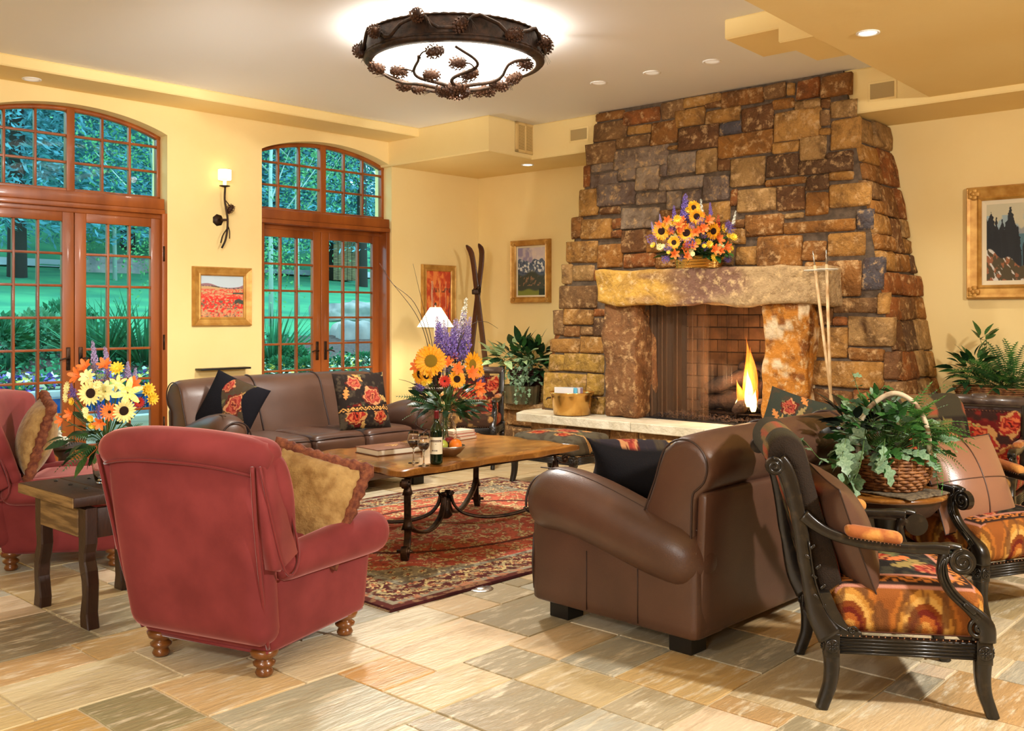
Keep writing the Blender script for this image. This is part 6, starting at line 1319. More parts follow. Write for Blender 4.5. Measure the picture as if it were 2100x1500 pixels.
# left bouquet on the end table
lb=np.array([-1.955,4.70,.60]); vl=thing('glass_vase','clear ribbed glass vase on the rustic end table, mostly behind the red chair','vase',tuple(lb))
ob('vase_body',[lathe([(.0001,.008),(.045,.0),(.05,.004),(.06,.05),(.066,.10),(.05,.15),(.038,.17),(.045,.19),(.043,.19),(.036,.17),(.048,.149),(.063,.10),(.057,.05),(.045,.01),(.0001,.012)],40,cap=False)],M['glass'],vl)
Bl=[(F_PALE,186,807,4.55,.062,(-.1,.1)),(F_PALE,254,843,4.52,.058,(.9,-.1)),(F_LIL,262,806,4.58,.075,(.3,.2)),(F_CR,216,803,4.6,.055,(.1,.2)),(F_LIL,243,790,4.65,.05,(.0,.7)),(F_AL,163,772,4.65,.045,(-.5,.3)),(F_AL,177,756,4.7,.042,(-.2,.7)),(F_AL,216,752,4.75,.04,(.1,.8)),(F_DAI,240,757,4.68,.04,(.2,.6)),(F_CR,181,776,4.58,.045,(-.2,.5)),
 (F_CMUM,140,796,4.65,.035,(-.8,.2)),(F_CMUM,137,815,4.62,.03,(-.8,0)),(F_DAI,148,823,4.6,.022,(-.4,0)),(F_STAT,152,812,4.6,.035,(-.4,0)),(F_STAT,208,842,4.52,.035,(0,-.1)),(F_STAT,213,772,4.62,.04,(0,.4)),(F_ORG,225,845,4.5,.045,(.2,-.1)),(F_AL,130,862,4.6,.035,(-.7,-.1)),(F_AL,148,850,4.6,.035,(-.5,0)),(F_CMUM,176,842,4.5,.02,(0,0)),(F_DAI,186,858,4.48,.02,(0,-.2)),(F_DAI,189,873,4.5,.02,(0,-.4)),(F_CMUM,178,852,4.5,.018,(0,-.2)),
 (F_AL,207,866,4.5,.035,(0,-.3)),(F_AL,272,790,4.7,.04,(.7,.4)),(F_DAI,303,800,4.75,.04,(.9,.2)),(F_DAI,312,818,4.75,.035,(1,.0)),(F_STAT,245,772,4.7,.035,(.2,.4)),(F_RED,285,826,4.7,.03,(.8,0)),(F_CMUM,200,790,4.55,.025,(0,.2))]
Sl=[(F_LAV,(222,215),760,712,4.8,.9),(F_LAV,(262,262),775,742,4.72,1.1),(F_DEL,(150,146),812,786,4.6,1.0),(F_LAV,(275,278),790,755,4.75,1.0),(F_LAV,(196,190),760,700,4.8,.7),(F_DEL,(205,203),858,832,4.5,1.0)]
bouquet('sunflower_bouquet','bouquet of pale sunflowers, yellow lilies and orange alstroemeria by the left window',lb+np.array([0,0,.185]),Bl,Sl,[(L_OVD,40,.20,(-.3,1.0),.075),(L_OV,26,.16,(-.8,.2),.09),(L_FERND,30,.10,(-.5,.4),.16)],foot=np.array([0,0,-.16]))
# mantel planter and its flowers
mp=hit(1433,553,NN,7.62); mz=float(mp[2]); mz=1.826
pl=thing('brass_planter','long oval ribbed brass planter on the stone mantel','planter',(mp[0],mp[1],mz),THF)
ob('planter_shell',[gridf(lambda u,v:((.225+.015*v)*np.sign(np.cos(u*2*np.pi))*np.abs(np.cos(u*2*np.pi))**.55,(.075+.008*v)*np.sign(np.sin(u*2*np.pi))*np.abs(np.sin(u*2*np.pi))**.7,.115*v),64,6,closeu=True)]+[tube([((.232+.0*k)*np.sign(math.cos(a))*abs(math.cos(a))**.55,.078*np.sign(math.sin(a))*abs(math.sin(a))**.7,z) for a in np.linspace(0,6.283,64,endpoint=False) for k in (0,)],.006,6,closed=True) for z in (.008,.035,.06,.085,.112)],M['brass'],pl)
ob('soil',[gridf(lambda u,v:((.21)*v*np.cos(u*6.283),.065*v*np.sin(u*6.283),.095+0*u),24,2,closeu=True)],M['soil'],pl)
for s in (-1,1): ob('handle',[tube([(s*.245+.0,.0,.06)]+[(s*(.245+.025*math.sin(a)),.028*math.cos(a),.06) for a in np.linspace(0,6.28,13)],.004,5)],M['iron'],pl)
rb=random.Random(21); Bf=[];Sf=[]
def mantelb(me,X,Y_,r,dd,y=8.5): Bf.append((me,1280+X*.16,380+Y_*.16,y,r*1.2,dd))
for X,Y_,r,me in ((800,615,.075,F_SUN),(480,590,.07,F_SUN),(890,290,.055,F_SUN),(930,400,.06,F_SUN),(1140,590,.065,F_SUN),(640,735,.05,F_SUN),(1270,560,.04,F_DAI),(680,430,.035,F_DAI),(610,490,.035,F_DAI),(820,320,.03,F_DAI),(1400,670,.035,F_DAI),(1090,760,.035,F_DAI),(945,725,.03,F_DAI),(1025,780,.02,F_DAI),(1340,850,.022,F_DAI),(1375,810,.022,F_DAI),(1330,800,.022,F_DAI),(370,770,.025,F_DAI),(570,860,.018,F_DAI),
 (710,520,.045,F_AL),(765,500,.04,F_AL),(700,580,.035,F_AL),(985,580,.045,F_AL),(1070,460,.045,F_AL),(920,600,.04,F_AL),(545,460,.04,F_AL),(455,510,.035,F_AL),(870,790,.04,F_AL),(775,820,.035,F_AL),(830,850,.045,F_CR),(1190,700,.05,F_AL),(1150,830,.045,F_AL),(1290,790,.045,F_AL),(800,920,.04,F_AL),(640,880,.04,F_AL),(1030,550,.035,F_AL),
 (540,640,.04,F_STAT),(350,690,.045,F_STAT),(690,720,.04,F_STAT),(840,740,.045,F_STAT),(1110,660,.045,F_STAT),(1350,560,.05,F_STAT),(1330,520,.04,F_STAT),(980,460,.035,F_STAT),(560,800,.035,F_STAT),(1000,640,.035,F_STAT),(620,560,.03,F_STAT),(870,520,.03,F_STAT),(880,880,.02,F_CMUM),(460,790,.03,F_CMUM),(500,780,.02,F_CMUM)):
    mantelb(me,X,Y_,r,(rb.uniform(-.5,.5)+(X-850)/900,rb.uniform(-.2,.5)),8.46+rb.uniform(-.06,.1))
for me,x0,x1,y0,y1 in ((F_DEL,790,790,470,110),(F_DEL,640,640,460,260),(F_DEL,1110,1100,380,220),(F_DEL,820,830,520,380),(F_LAV,470,455,500,370),(F_OSP,1200,1210,560,370),(F_SNAP,990,985,400,180),(F_SNAP,1400,1430,500,330),(F_LAV,1350,1370,620,500),(F_SNAP,430,410,820,720),(F_LAV,380,350,600,470),(F_DEL,760,770,420,140)):
    Sf.append((me,(1280+x0*.16,1280+x1*.16),380+y0*.16,380+y1*.16,8.55,.8))
for _ in range(26):
    a=rb.uniform(0,3.14); q=rb.uniform(.3,1); Bf.append((rb.choice([F_STAT,F_STAT,F_AL,F_DAI,F_CMUM]),1434+92*q*math.cos(a),532-105*q*math.sin(a)*abs(math.sin(a)),8.5+rb.uniform(-.04,.14),rb.uniform(.025,.045),(rb.uniform(-.6,.6),rb.uniform(0,.6))))
mb=bouquet('mantel_flowers','wide mixed bouquet of sunflowers and purple spikes in the brass planter on the mantel',(mp[0],mp[1],mz+.10),Bf,Sf,[(L_OV,40,.30,(-.1,1.0),.085),(L_OVD,40,.28,(0,1.3),.08),(L_FERND,26,.16,(.0,.6),.20)])
MB0=np.array(mb.location)
for i in range(60):
    x=rs.uniform(-.34,.34); p=MB0+np.array([RR[0]*x,RR[1]*x,rs.uniform(.0,.06)])-np.array([NN[0],NN[1],0])*rs.uniform(.0,.08); s=(1 if x>0 else -1)
    xdir('leaf',L_OV if i%2 else L_OVD,mb,tuple(p-MB0),(RR[0]*s*abs(x)*3-NN[0]*.6,RR[1]*s*abs(x)*3-NN[1]*.6,rs.uniform(-.5,.4)),rs.uniform(.06,.11),rs.uniform(-.6,.6))
# ---------------------------------------------------------------- potted plants
def weave(R,z0,z1,n,seg=72,r=.008,amp=.006,m=None,k=18):
    ps=[]
    for i in range(n):
        z=z0+(z1-z0)*i/(n-1); rr=R(z); ps.append(tube([((rr+amp*math.cos(j*2*math.pi/seg*k+i*math.pi))*math.cos(2*math.pi*j/seg),(rr+amp*math.cos(j*2*math.pi/seg*k+i*math.pi))*math.sin(2*math.pi*j/seg),z) for j in range(seg)],r,5,closed=True))
    return ps
kb=np.array([rt0[0]+.02,rt0[1]-.02,.612]); kt=thing('wicker_basket','round wicker basket with birch branch handle on the pedestal table','basket',tuple(kb))
Rk=lambda z:.125+.045*math.sin(min(1,z/.13)*math.pi*.62)
ob('woven_side',weave(Rk,.008,.155,11,84,.0078,.006),M['wicker'],kt); ob('liner',[lathe([(.0001,.003),(.115,.003)]+[(Rk(z)-.012,z) for z in np.linspace(.01,.15,6)]+[(.0001,.14)],24,cap=False)],M['dwicker'],kt)
ob('stakes',[tube([((Rk(z)+.001)*math.cos(a),(Rk(z)+.001)*math.sin(a),z) for z in np.linspace(.0,.16,5)],.006,4) for a in np.linspace(0,6.283,18,endpoint=False)],M['wicker'],kt,kind='stuff')
hd=np.array([.80,.1]); hp=[np.array([-.13,.05,.12]),np.array([-.135,.03,.28]),np.array([-.09,-.02,.385]),np.array([-.01,-.07,.44]),np.array([.07,-.11,.39]),np.array([.12,-.12,.27]),np.array([.135,-.10,.12])]
ob('handle',[tube(smooth_path([(p[0],p[1],p[2]) for p in hp],6),.0115,10)],M['bark'],kt,label='pale birch branch handle')
def plant(name,label,base,clusters,cat='plant',group=None,soil=.0):
    t=thing(name,label,cat,base); 
    for (leafs,n,c,rad,size,up,droop,nm) in clusters:
        c=np.array(c,float); rad=np.array(rad,float); stp=[]
        for i in range(n):
            a=rs.uniform(0,6.283); e=math.asin(rs.uniform(-.25,1)); d=np.array([math.cos(a)*math.cos(e),math.sin(a)*math.cos(e),math.sin(e)]); q=rs.uniform(.55,1)
            p=c+d*rad*q; dd=d+np.array([0,0,up-droop*rs.uniform(.3,1)]); L=leafs[rs.randrange(len(leafs))]; ov=float((np.array(base)+p)[:2]@NN)+size*1.3-8.56
            if ov>0:
                p=p-np.array([NN[0],NN[1],0])*min(ov,.35); q_=float(dd[:2]@NN)
                if q_>0: dd=dd-np.array([NN[0],NN[1],0])*q_*1.3
            xdir(nm,L,t,tuple(p),dd,size*rs.uniform(.65,1.25),rs.uniform(-.7,.7))
            if i%3==0: stp.append((c*.5,p))
        ob('stems',stems_part(stp,.002),M['stem'],t,kind='stuff')
    return t
bk2=plant('basket_plant','trailing ivy and fern planted in the wicker basket on the round table',tuple(kb+np.array([0,0,.13])),[
 ([L_LOB,L_LOB,L_LOBG],130,(-.03,-.03,.05),(.25,.18,.18),.085,.1,.7,'leaf'),
 ([L_LOBG,L_OV,L_LOB],70,(-.04,.04,.15),(.19,.14,.15),.072,.4,.3,'leaf'),
 ([L_BLK],20,(-.17,.0,.14),(.12,.10,.10),.12,.4,.3,'leaf'),
 ([L_FERN],80,(.10,.0,.10),(.07,.07,.06),.20,.5,.5,'frond'),
 ([L_FERN],12,(.15,-.05,.04),(.05,.05,.02),.20,.0,.8,'frond'),
 ([L_OV],8,(.02,-.10,.17),(.05,.03,.05),.09,.4,.3,'leaf')])
def vine(t,pts,me,n,s,B):
    P=smooth_path([np.array(p)-B for p in pts],6); ob('vine',[tube(P,.0018,4)],M['stem'],t)
    for i in range(n):
        k=int((i+.5)/n*(len(P)-1)); d=P[min(k+1,len(P)-1)]-P[k]; xdir('leaf',me,t,tuple(P[k]),(d[0]+rs.uniform(-.03,.03),rs.uniform(-.03,.03),d[2]-.01),s*rs.uniform(.7,1.2),rs.uniform(-1,1))
BK=kb+np.array([0,0,.13])
vine(bk2,[at(1745,950,4.4),at(1700,942,4.35),at(1680,940,4.3),at(1652,908,4.3),at(1640,900,4.3)],L_LOB,7,.05,BK)
vine(bk2,[at(1775,880,4.4),at(1765,950,4.25),at(1752,985,4.2)],L_LOB,7,.08,BK); vine(bk2,[at(1815,900,4.3),at(1812,935,4.25),at(1822,962,4.25)],L_LOB,5,.085,BK); vine(bk2,[at(1735,900,4.3),at(1728,945,4.25),at(1745,1000,4.22)],L_LOB,8,.085,BK)
vine(bk2,[at(1895,880,4.4),at(1915,930,4.35),at(1922,985,4.35)],L_IVY,14,.02,BK); vine(bk2,[at(1800,850,4.5),at(1800,815,4.5),at(1815,790,4.5)],L_LOBG,6,.06,BK); vine(bk2,[at(1780,850,4.5),at(1760,800,4.5),at(1748,765,4.5)],L_LOB,6,.055,BK)
# plants on the ledge, left of the chimney
pb1=np.array(at(1068,826,10.75)); pb1[2]=HZ+.006; pt1=thing('ledge_planter','low mossy carved planter on the stone ledge left of the hearth','planter',tuple(pb1),THF)
ob('planter_shell',[gridf(lambda u,v:((.22+.02*v)*np.cos(u*6.283)*(1+.02*np.cos(u*6.283*16)),(.13+.02*v)*np.sin(u*6.283)*(1+.02*np.cos(u*6.283*16)),.20*v),96,5,closeu=True)],M['pot'],pt1); ob('soil',[gridf(lambda u,v:(.215*v*np.cos(u*6.283),.13*v*np.sin(u*6.283),.18+0*u),24,2,closeu=True)],M['soil'],pt1)
pb2=pb1+np.array([.06,.18,0]); pt2=thing('ledge_basket','dark red wicker basket behind the mossy planter on the ledge','basket',tuple(pb2))
ob('woven_side',weave(lambda z:.15+.03*z/.3,.01,.36,16,60,.011,.006,k=14),M['dwicker'],pt2); ob('liner',[lathe([(.0001,.02),(.13,.02),(.16,.34),(.0001,.34)],20,cap=False)],M['dwicker'],pt2)
plant('broadleaf_plant','bushy broad leaved green plant in the dark basket left of the fireplace',tuple(pb2+np.array([0,0,.34])),[([L_OV,L_VAR,L_OVD],70,(-.06,-.02,.10),(.36,.2,.26),.17,.35,.5,'leaf'),([L_OV,L_OVD],60,(.10,.0,.12),(.26,.2,.22),.15,.5,.3,'leaf'),([L_VAR],16,(-.28,-.05,.12),(.22,.12,.12),.20,.3,.5,'leaf'),([L_OVD],40,(.15,-.05,.0),(.2,.14,.16),.14,.1,.6,'leaf')])
iv=plant('trailing_ivy','small leaved ivy trailing over the mossy planter by the hearth',tuple(pb1+np.array([0,0,.19])),[([L_IVY],60,(.05,-.02,.08),(.22,.15,.14),.05,.0,.6,'leaf')])
IB=pb1+np.array([0,0,.19])
for x in range(14):
    a=rs.uniform(-.2,.2); p0=IB+np.array([RR[0]*a,RR[1]*a,rs.uniform(.1,.38)])-np.array([NN[0],NN[1],0])*.05; q=rs.uniform(-.05,.05); p1=p0+np.array([q-NN[0]*.12,-NN[1]*.12,-.12]); p2=p1+np.array([q,-.02,-rs.uniform(.10,.28)])
    if p2[2]<HZ+.03: p2[2]=HZ+.03
    vine(iv,[p0,p1,p2],L_IVY,9,.045,IB)
# right side plant on a low cabinet
rp=np.array(at(2030,812,7.55)); cz=.74
cb=thing('side_cabinet','dark wooden side cabinet against the back wall behind the rose backed chair','cabinet',(rp[0]+.2*NN[0],rp[1]+.2*NN[1],0),THF)
ob('carcass',[bbox(-.42,.8,-.19,.19,.06,cz-.03,.006)],M['oldwood'],cb); ob('top',[bbox(-.45,.83,-.22,.20,cz-.03,cz,.008)],M['oldwood'],cb); ob('plinth',[bbox(-.40,.78,-.17,.18,0,.06,.004)],M['black'],cb)
for k in range(2):
    d=ob('door',[bbox(-.40+.6*k,.17+.6*k,-.21,-.19,.09,cz-.06,.006)],M['oldwood'],cb); ob('knob',[xf(lathe([(.006,0),(.012,.012),(.014,.02),(.0001,.026)],12),(.12+.0*k if k==0 else .27,-.21,.42),(math.pi/2,0,0))],M['brass'],d)
tb=thing('wicker_tray','long low wicker planter at the right wall below the pine painting','basket',(rp[0]+.15*NN[0],rp[1]+.15*NN[1],cz),THF)
ob('woven_side',[xf((p[0]*np.array([1.9,1,1]),)+tuple(p[1:])) for p in weave(lambda z:.14+.02*z/.1,.008,.10,7,60,.008,.005,k=20)],M['wicker'],tb); ob('soil',[gridf(lambda u,v:(.28*v*np.cos(u*6.283),.14*v*np.sin(u*6.283),.085+0*u),24,2,closeu=True)],M['soil'],tb)
TB=np.array(tb.location)
def lo(a,b,c): return (a*RR[0]+b*NN[0],a*RR[1]+b*NN[1],c)
plant('fern_and_ivy','fern and heart leaved vine growing at the right wall beside the chimney',tuple(TB+np.array([0,0,.09])),[([L_OV,L_OVD],60,lo(-.16,-.05,.10),(.16,.13,.20),.12,.4,.5,'leaf'),([L_FERND,L_FERN],90,lo(.12,-.03,.04),(.20,.10,.10),.26,.7,.4,'frond'),([L_OVD],50,lo(-.02,-.10,.02),(.26,.12,.10),.09,.2,.5,'leaf'),([L_OV],9,lo(-.10,-.05,.36),(.10,.05,.09),.12,.3,.4,'leaf')])
# white goose figurine by the window seen between the red chairs
gp=at(129,918,6.9); g=thing('goose_figurine','white ceramic goose on the sill side low stand behind the left red chair','figurine',(gp[0],gp[1],.49))
ob('body',[rbox(0,0,.03,.045,.03,.03,.03,8),tube(smooth_path([(-.01,0,.04),(-.03,0,.075),(-.012,0,.095)],4),[.016]*8+[.012],8)],M['whitep'],g); ob('beak',[tube([(-.012,0,.095),(.018,0,.088)],[.008,.002],6)],M['seedy'],g)
gs=thing('plant_stand','small dark stand behind the left red chair carrying the white goose','stand',(gp[0],gp[1],0)); ob('top',[lathe([(.0001,.47),(.15,.47),(.155,.48),(.15,.49),(.0001,.49)],20)],M['oldwood'],gs); ob('column',[lathe([(.12,0),(.03,.04),(.03,.40),(.1,.47)],12)],M['oldwood'],gs)

# small things
fo_=flr(986,1208); t=thing('floor_outlet','small round metal floor outlet cover at the near edge of the rug','outlet',(fo_[0],fo_[1],.001)); ob('cover_plate',[lathe([(.0001,.004),(.05,.004),(.062,.002),(.065,0)],32,cap=False)],M['silver'],t); ob('lid',[lathe([(.0001,.007),(.026,.007),(.03,.004)],24,cap=False)],M['silver'],t)
kp=SN(-3.42,7.52,HZ); t=thing('kindling_bowl','iron bowl of split kindling and pine cones at the right of the fireplace','bowl',kp); ob('bowl_shell',[lathe([(.0001,.012),(.07,.004),(.13,.03),(.165,.075),(.17,.08),(.16,.078),(.12,.04),(.0001,.02)],32,cap=False),tube(smooth_path([(-.165,0,.08),(-.15,0,.2),(0,0,.27),(.15,0,.2),(.165,0,.08)],6),.006,6)],M['iron'],t)
for k in range(5): a=rs.uniform(-.5,.5); ob('kindling_stick',[xf(bbox(-.12,.12,-.014,.014,-.014,.014,.003),(rs.uniform(-.03,.03),rs.uniform(-.05,.05),.085+.02*k),(rs.uniform(0,1),rs.uniform(-.5,.2),a))],M['rawwood'],t)
for k in range(6): a=k*1.05; inst('pine_cone',CM,t,(.09*math.cos(a),.09*math.sin(a),.10),(rs.uniform(0,3),rs.uniform(0,3),0),1.2)
a0_,_=wpt(400,758); a1_,_=wpt(502,757); t=thing('console_shelf','thin dark shelf on the wall just above the back of the far sofa','shelf',AB((a0_+a1_)/2,WB-.06,.885),TH); ob('board',[bbox(-(a1_-a0_)/2,(a1_-a0_)/2,-.06,.06,0,.018,.003)],M['black'],t)
# ---------------------------------------------------------------- outdoors
ZB=[7.5,9.0,9.35,10.4,10.6,14.6,21,31,45,64]; ZZ=[-.12,-.12,-.12,-.1,.56,1.02,1.60,2.95,8.5,20]
def gz(b): return float(np.interp(b,ZB,ZZ))
def ab(x,y): p=np.array([x,y]); return float(p@U1),float(p@E2)
def terr(name,b0,b1,a0,a1,m,na,nb,amp=.0,dz=0,label=None,cat=None):
    g=gridf(lambda u,v:((a0+(a1-a0)*u)*U1[0]+(b0+(b1-b0)*v)*E2[0],(a0+(a1-a0)*u)*U1[1]+(b0+(b1-b0)*v)*E2[1],np.interp(b0+(b1-b0)*v,ZB,ZZ)+dz+amp*(fbm(u*40,v*30,3)-.5)),na,nb)
    return ob(name,[g],m,label=label,cat=cat) 
t=terr('lawn',14.3,64,-34,34,M['grass'],60,50,.15); tag(t,kind='structure')
t=terr('flower_bed',10.58,14.6,-16,20,M['mulch'],80,16,.12,.02); tag(t,kind='structure')
t=terr('terrace',8.92,10.7,-16,20,M['concrete'],10,6); tag(t,kind='structure')
def outat(px,py,b):   # point at a pixel column on ground line b
    r=ray(px,py); k=r[0]*E2[0]+r[1]*E2[1]; Y=b/k; return np.array([r[0]*Y,Y,gz(b)])
# pool
pl_=thing('garden_pool','raised garden pool with white coping and blue tile band outside the left doors','pool',AB(2.2,10.1,0),TH)
ob('coping',[bbox(-3.2,3.0,-.55,-.40,.34,.40,.01),bbox(-3.2,3.0,.42,.60,.55,.62,.01),bbox(-3.2,-3.0,-.55,.6,.34,.62,.01),bbox(2.85,3.0,-.55,.6,.34,.62,.01)],M['concrete'],pl_)
ob('wall',[bbox(-3.2,3.0,-.53,-.42,-.1,.35),bbox(-3.2,3.0,.44,.58,-.1,.56)],M['concrete'],pl_)
ob('water',[box(-3.05,2.9,-.42,.45,.29,.31)],M['water'],pl_)
tl=mesh('pool_tile',[bbox(-.07,.07,-.004,.004,-.08,.08,.003)],[M['ptile']])
for i in range(40): inst('pool_tile',tl,pl_,(-3.0+.15*i,.436,.455))
def tuftcloud(n,fn,size,seed,wd=.28):
    r=np.random.RandomState(seed); V=np.zeros((n*4,3)); P,D=fn(n,r); D/=np.linalg.norm(D,axis=1)[:,None]; s=np.cross(D,r.normal(size=(n,3))); s/=np.linalg.norm(s,axis=1)[:,None]
    L=size*r.uniform(.6,1.3,n)[:,None]; w=L*wd
    V[0::4]=P; V[1::4]=P+D*L*.5+s*w; V[2::4]=P+D*L; V[3::4]=P+D*L*.5-s*w
    return (V,[(4*i,4*i+1,4*i+2,4*i+3) for i in range(n)],0,False)
def spr(n,r):
    t=r.uniform(0,1,n)**.75; lay=np.floor(t*26)/26+.01; a=r.uniform(0,6.283,n); a=np.floor(a/6.283*13)/13*6.283+lay*40+r.normal(0,.10,n); R=.30*(1-lay)**.85+.015; q=r.uniform(.15,1,n)**.6; rr=R*q
    z=.10+.88*lay-.05*q*q*(1-lay)+.035*q**4+r.normal(0,.004,n); P=np.stack([rr*np.cos(a),rr*np.sin(a),z],1); D=np.stack([np.cos(a)+r.normal(0,.5,n),np.sin(a)+r.normal(0,.5,n),r.normal(-.25,.35,n)],1); return P,D
SPM=[mesh('foliage',[tuftcloud(30000,spr,.019,s,.13)],[M['needle'] if s==1 else M['needled']]) for s in (1,2)]
TRK=mesh('trunk',[tube([(0,0,-.02),(0,0,.3),(0,0,.95)],[.018,.013,.002],10)],[M['trunk']])
ds=['at the far left of the left window','with the trunk in the left door','behind the middle of the left door','filling the right side of the left arched window','seen past the wall between the windows','behind the left half of the right door','with the trunk in the right door leaf','at the right edge of the right window','far up the slope at the left','far up the slope behind the left doors','far up the slope in the middle','far up the slope behind the right doors','far up the slope at the right','beyond the lawn at the far right of the right window']
SPL=[(-60,26,13,0),(35,27,14,0),(141,30,13,0),(262,33,14,1),(420,30,13,0),(560,34,14,1),(655,31,13,0),(742,27,12,0),(-40,44,17,1),(80,47,18,1),(200,44,18,1),(600,46,18,1),(700,44,17,1),(800,40,16,1),(330,47,18,1)]
ds.insert(14,'far up the slope between the two windows')
for i,(px,b,h,k) in enumerate(SPL):
    p=outat(px,560,b); t=thing('spruce_tree','%s spruce tree %s'%(('blue green','dark green')[k],ds[i]),'tree',tuple(p),rs.uniform(0,6),'spruce trees beyond the lawn')
    inst('foliage',SPM[k],t,(0,0,0),(0,0,0),(h*1.05,h*1.05,h)); inst('trunk',TRK,t,(0,0,0),(0,0,0),h)
def asp(n,r):
    k=r.randint(0,26,n); c=np.random.RandomState(5).normal(size=(26,3))*np.array([.13,.13,.17])+np.array([0,0,.66]); P=c[k]+r.normal(size=(n,3))*.055; return P,r.normal(size=(n,3))
ASP=mesh('foliage',[tuftcloud(15000,asp,.009,4)],[M['birchleaf']])
def aspt(px,b,h,lb):
    p=outat(px,600,b); t=thing('aspen_tree',lb,'tree',tuple(p),rs.uniform(0,6),'aspen trees on the lawn'); inst('foliage',ASP,t,(0,0,0),(0,0,0),h)
    br=[tube([(0,0,-.02),(.01,0,.4),(-.01,.01,.85)],[.007,.005,.002],8)]+[tube([(0,0,z),(.16*math.cos(a),.16*math.sin(a),z+.16)],[.0025,.0008],5) for z,a in ((.25,1),(.33,3),(.4,5),(.48,2),(.55,4),(.62,0))]
    me=mesh('trunk',br,[M['btrunk']]); inst('trunk',me,t,(0,0,0),(0,0,0),h)
aspt(556,17,7.5,'pale trunked aspen close outside the right window, left leaf'); aspt(316,18,8.0,'light green aspen outside the right edge of the left window'); aspt(610,19,8.5,'light green aspen farther back in the right window'); aspt(236,27,9,'light green aspen behind the middle of the left window')
def shrub(n,label,px,py,b,s,m,kind='ball',cat='shrub'):
    p=outat(px,py,b)
    if kind=='ball': f=lambda n_,r:((lambda d:(d/np.linalg.norm(d,axis=1)[:,None]*np.array([.5,.5,.42])*r.uniform(.6,1,(n_,1))+np.array([0,0,.40]),d))(r.normal(size=(n_,3)))); N_=1100;sz=.13
    else: f=lambda n_,r:((lambda a,e:(np.stack([.06*np.cos(a),.06*np.sin(a),0*a],1),np.stack([np.cos(a)*np.cos(e),np.sin(a)*np.cos(e),np.sin(e)],1)))(r.uniform(0,6.28,n_),r.uniform(.5,1.4,n_))); N_=140;sz=1.0
    c=tuftcloud(N_,f,sz,abs(int(px))); 
    if kind!='ball':
        V=c[0]; V[1::4]=V[0::4]+(V[1::4]-V[0::4])*.6; V[3::4]=V[0::4]+(V[3::4]-V[0::4])*.6
        w=(V[1::4]-V[3::4])/2; mid=(V[1::4]+V[3::4])/2; V[1::4]=mid+w*.12; V[3::4]=mid-w*.12; V[2::4,2]-=.12
    return tag(ob(n,[(c[0]*s,)+tuple(c[1:])],m,None,loc=tuple(p-np.array([0,0,.03]))),label,cat,'shrubs in the garden bed')
gm=mat('shrub_green',(58,128,80),.8,col2=(34,92,60),ns=5); gm2=mat('boxwood_green',(110,160,110),.8,col2=(70,120,90),ns=5)
shrub('boxwood_shrub','rounded pale green shrub in the bed, seen in the left door leaf',72,700,13.2,.75,gm2); shrub('daylily_clump','strappy daylily clump seen in the middle of the right leaf of the left door',210,690,12.4,.95,gm,'grass'); shrub('daylily_clump','tall daylily clump seen at the right edge of the left door',298,690,12.2,1.0,gm,'grass')
shrub('leafy_shrub','dark green bush beside the meeting stiles of the left door',132,690,14.0,.8,gm); shrub('leafy_shrub','low bush at the left edge of the left window',-10,700,12.5,.8,gm); shrub('daylily_clump','daylily clump at the left side of the right door',556,700,12.0,.85,gm,'grass')
for i,(px,b,s) in enumerate(((575,11.2,.32),(606,11.6,.40),(630,11.0,.34),(700,11.3,.25),(745,11.5,.3))): shrub('low_plant','small round green plant in the mulch outside the right door, number %s from the left'%('one two three four five'.split()[i]),px,760,b,s,gm)
vm=[mat('pansy_violet',(126,96,190),.7),mat('pansy_white',(220,226,200),.7),mat('pansy_yellow',(226,206,90),.7),gm]
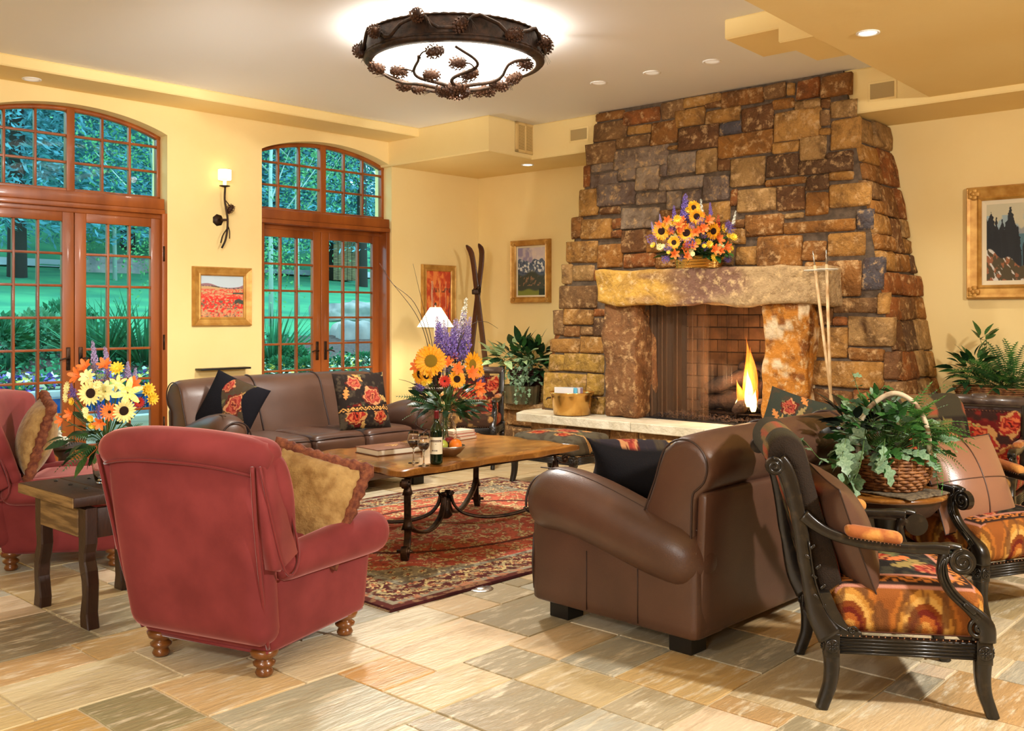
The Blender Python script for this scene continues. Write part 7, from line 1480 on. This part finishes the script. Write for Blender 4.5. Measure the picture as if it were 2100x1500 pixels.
def bedfl(name,label,a0,a1,b0,b1,n,mis,seed):
    r=random.Random(seed); V=[];F=[];MI=[]
    for i in range(n):
        a=r.uniform(a0,a1);b=r.uniform(b0,b1); c=np.array(AB(a,b,gz(b)+.05+r.uniform(0,.10))); s=r.uniform(.015,.035); k=len(V); d=np.array([r.uniform(-1,1),r.uniform(-1,1),r.uniform(-.4,1)])*s; e=np.array([r.uniform(-1,1),r.uniform(-1,1),r.uniform(-.6,.6)])*s
        V+=[c-d-e,c+d-e,c+d+e,c-d+e]; F.append((k,k+1,k+2,k+3)); MI.append(r.choice(mis))
    me=bpy.data.meshes.new(name); me.from_pydata([tuple(v) for v in V],[],F)
    for m in vm: me.materials.append(m)
    me.polygons.foreach_set('material_index',MI); o=bpy.data.objects.new(name,me); link(o); tag(o,label,'flowers',None,'stuff')
bedfl('pansy_bed','carpet of violet and white pansies at the front of the bed beyond the pool',-1,6.0,10.6,11.3,5200,[0,0,1,2,3,3,3],1)
bedfl('ground_cover','low green ground cover scattered in the mulch bed',-1,9,11.4,14.4,3800,[3],2); bedfl('pansy_bed','scattered pale pansies outside the right door',5.6,9,10.8,11.6,900,[1,2,3,3],3)
def rock(label,px,py,b,s): 
    p=outat(px,py,b); return tag(ob('garden_rock',[rbox(0,0,.1,s,s*.5,s*.3,s*.2,10,fn=rough(.5,2,abs(int(px))),even=True)],M['rock'],None,loc=tuple(p),rz=TH),label,'rock','rocks on the lawn')
rock('flat pinkish boulder on the lawn, seen in the right leaf of the right door',716,650,17.5,.75); rock('pale boulder at the far edge of the lawn, left door',205,560,29.5,1.1); rock('pale boulder at the far edge of the lawn behind the aspen',255,556,29.8,1.0); rock('grey block edging at the foot of the lawn, right door',735,705,14.4,.45)
# pale path and hut far away
hp=outat(690,570,29); hu=thing('garden_hut','small weathered board hut on the far lawn, seen in the right door','hut',tuple(hp),TH)
ob('wall',[bbox(-.5,.5,-.5,.5,0,1.5)],M['oldwood'],hu)
for k in range(5): ob('board',[bbox(-.5+.2*k,-.32+.2*k,-.53,-.5,0,1.5)],M['rawwood'],hu)
ob('roof',[prism([(-.65,1.45),(.65,1.45),(0,1.95)],-.65,.65,ax='y')],M['oldwood'],hu)
pp=outat(60,528,36); t=terr('far_path',30.2,31.4,-34,34,M['concrete'],40,4,.1,.05); tag(t,kind='structure')
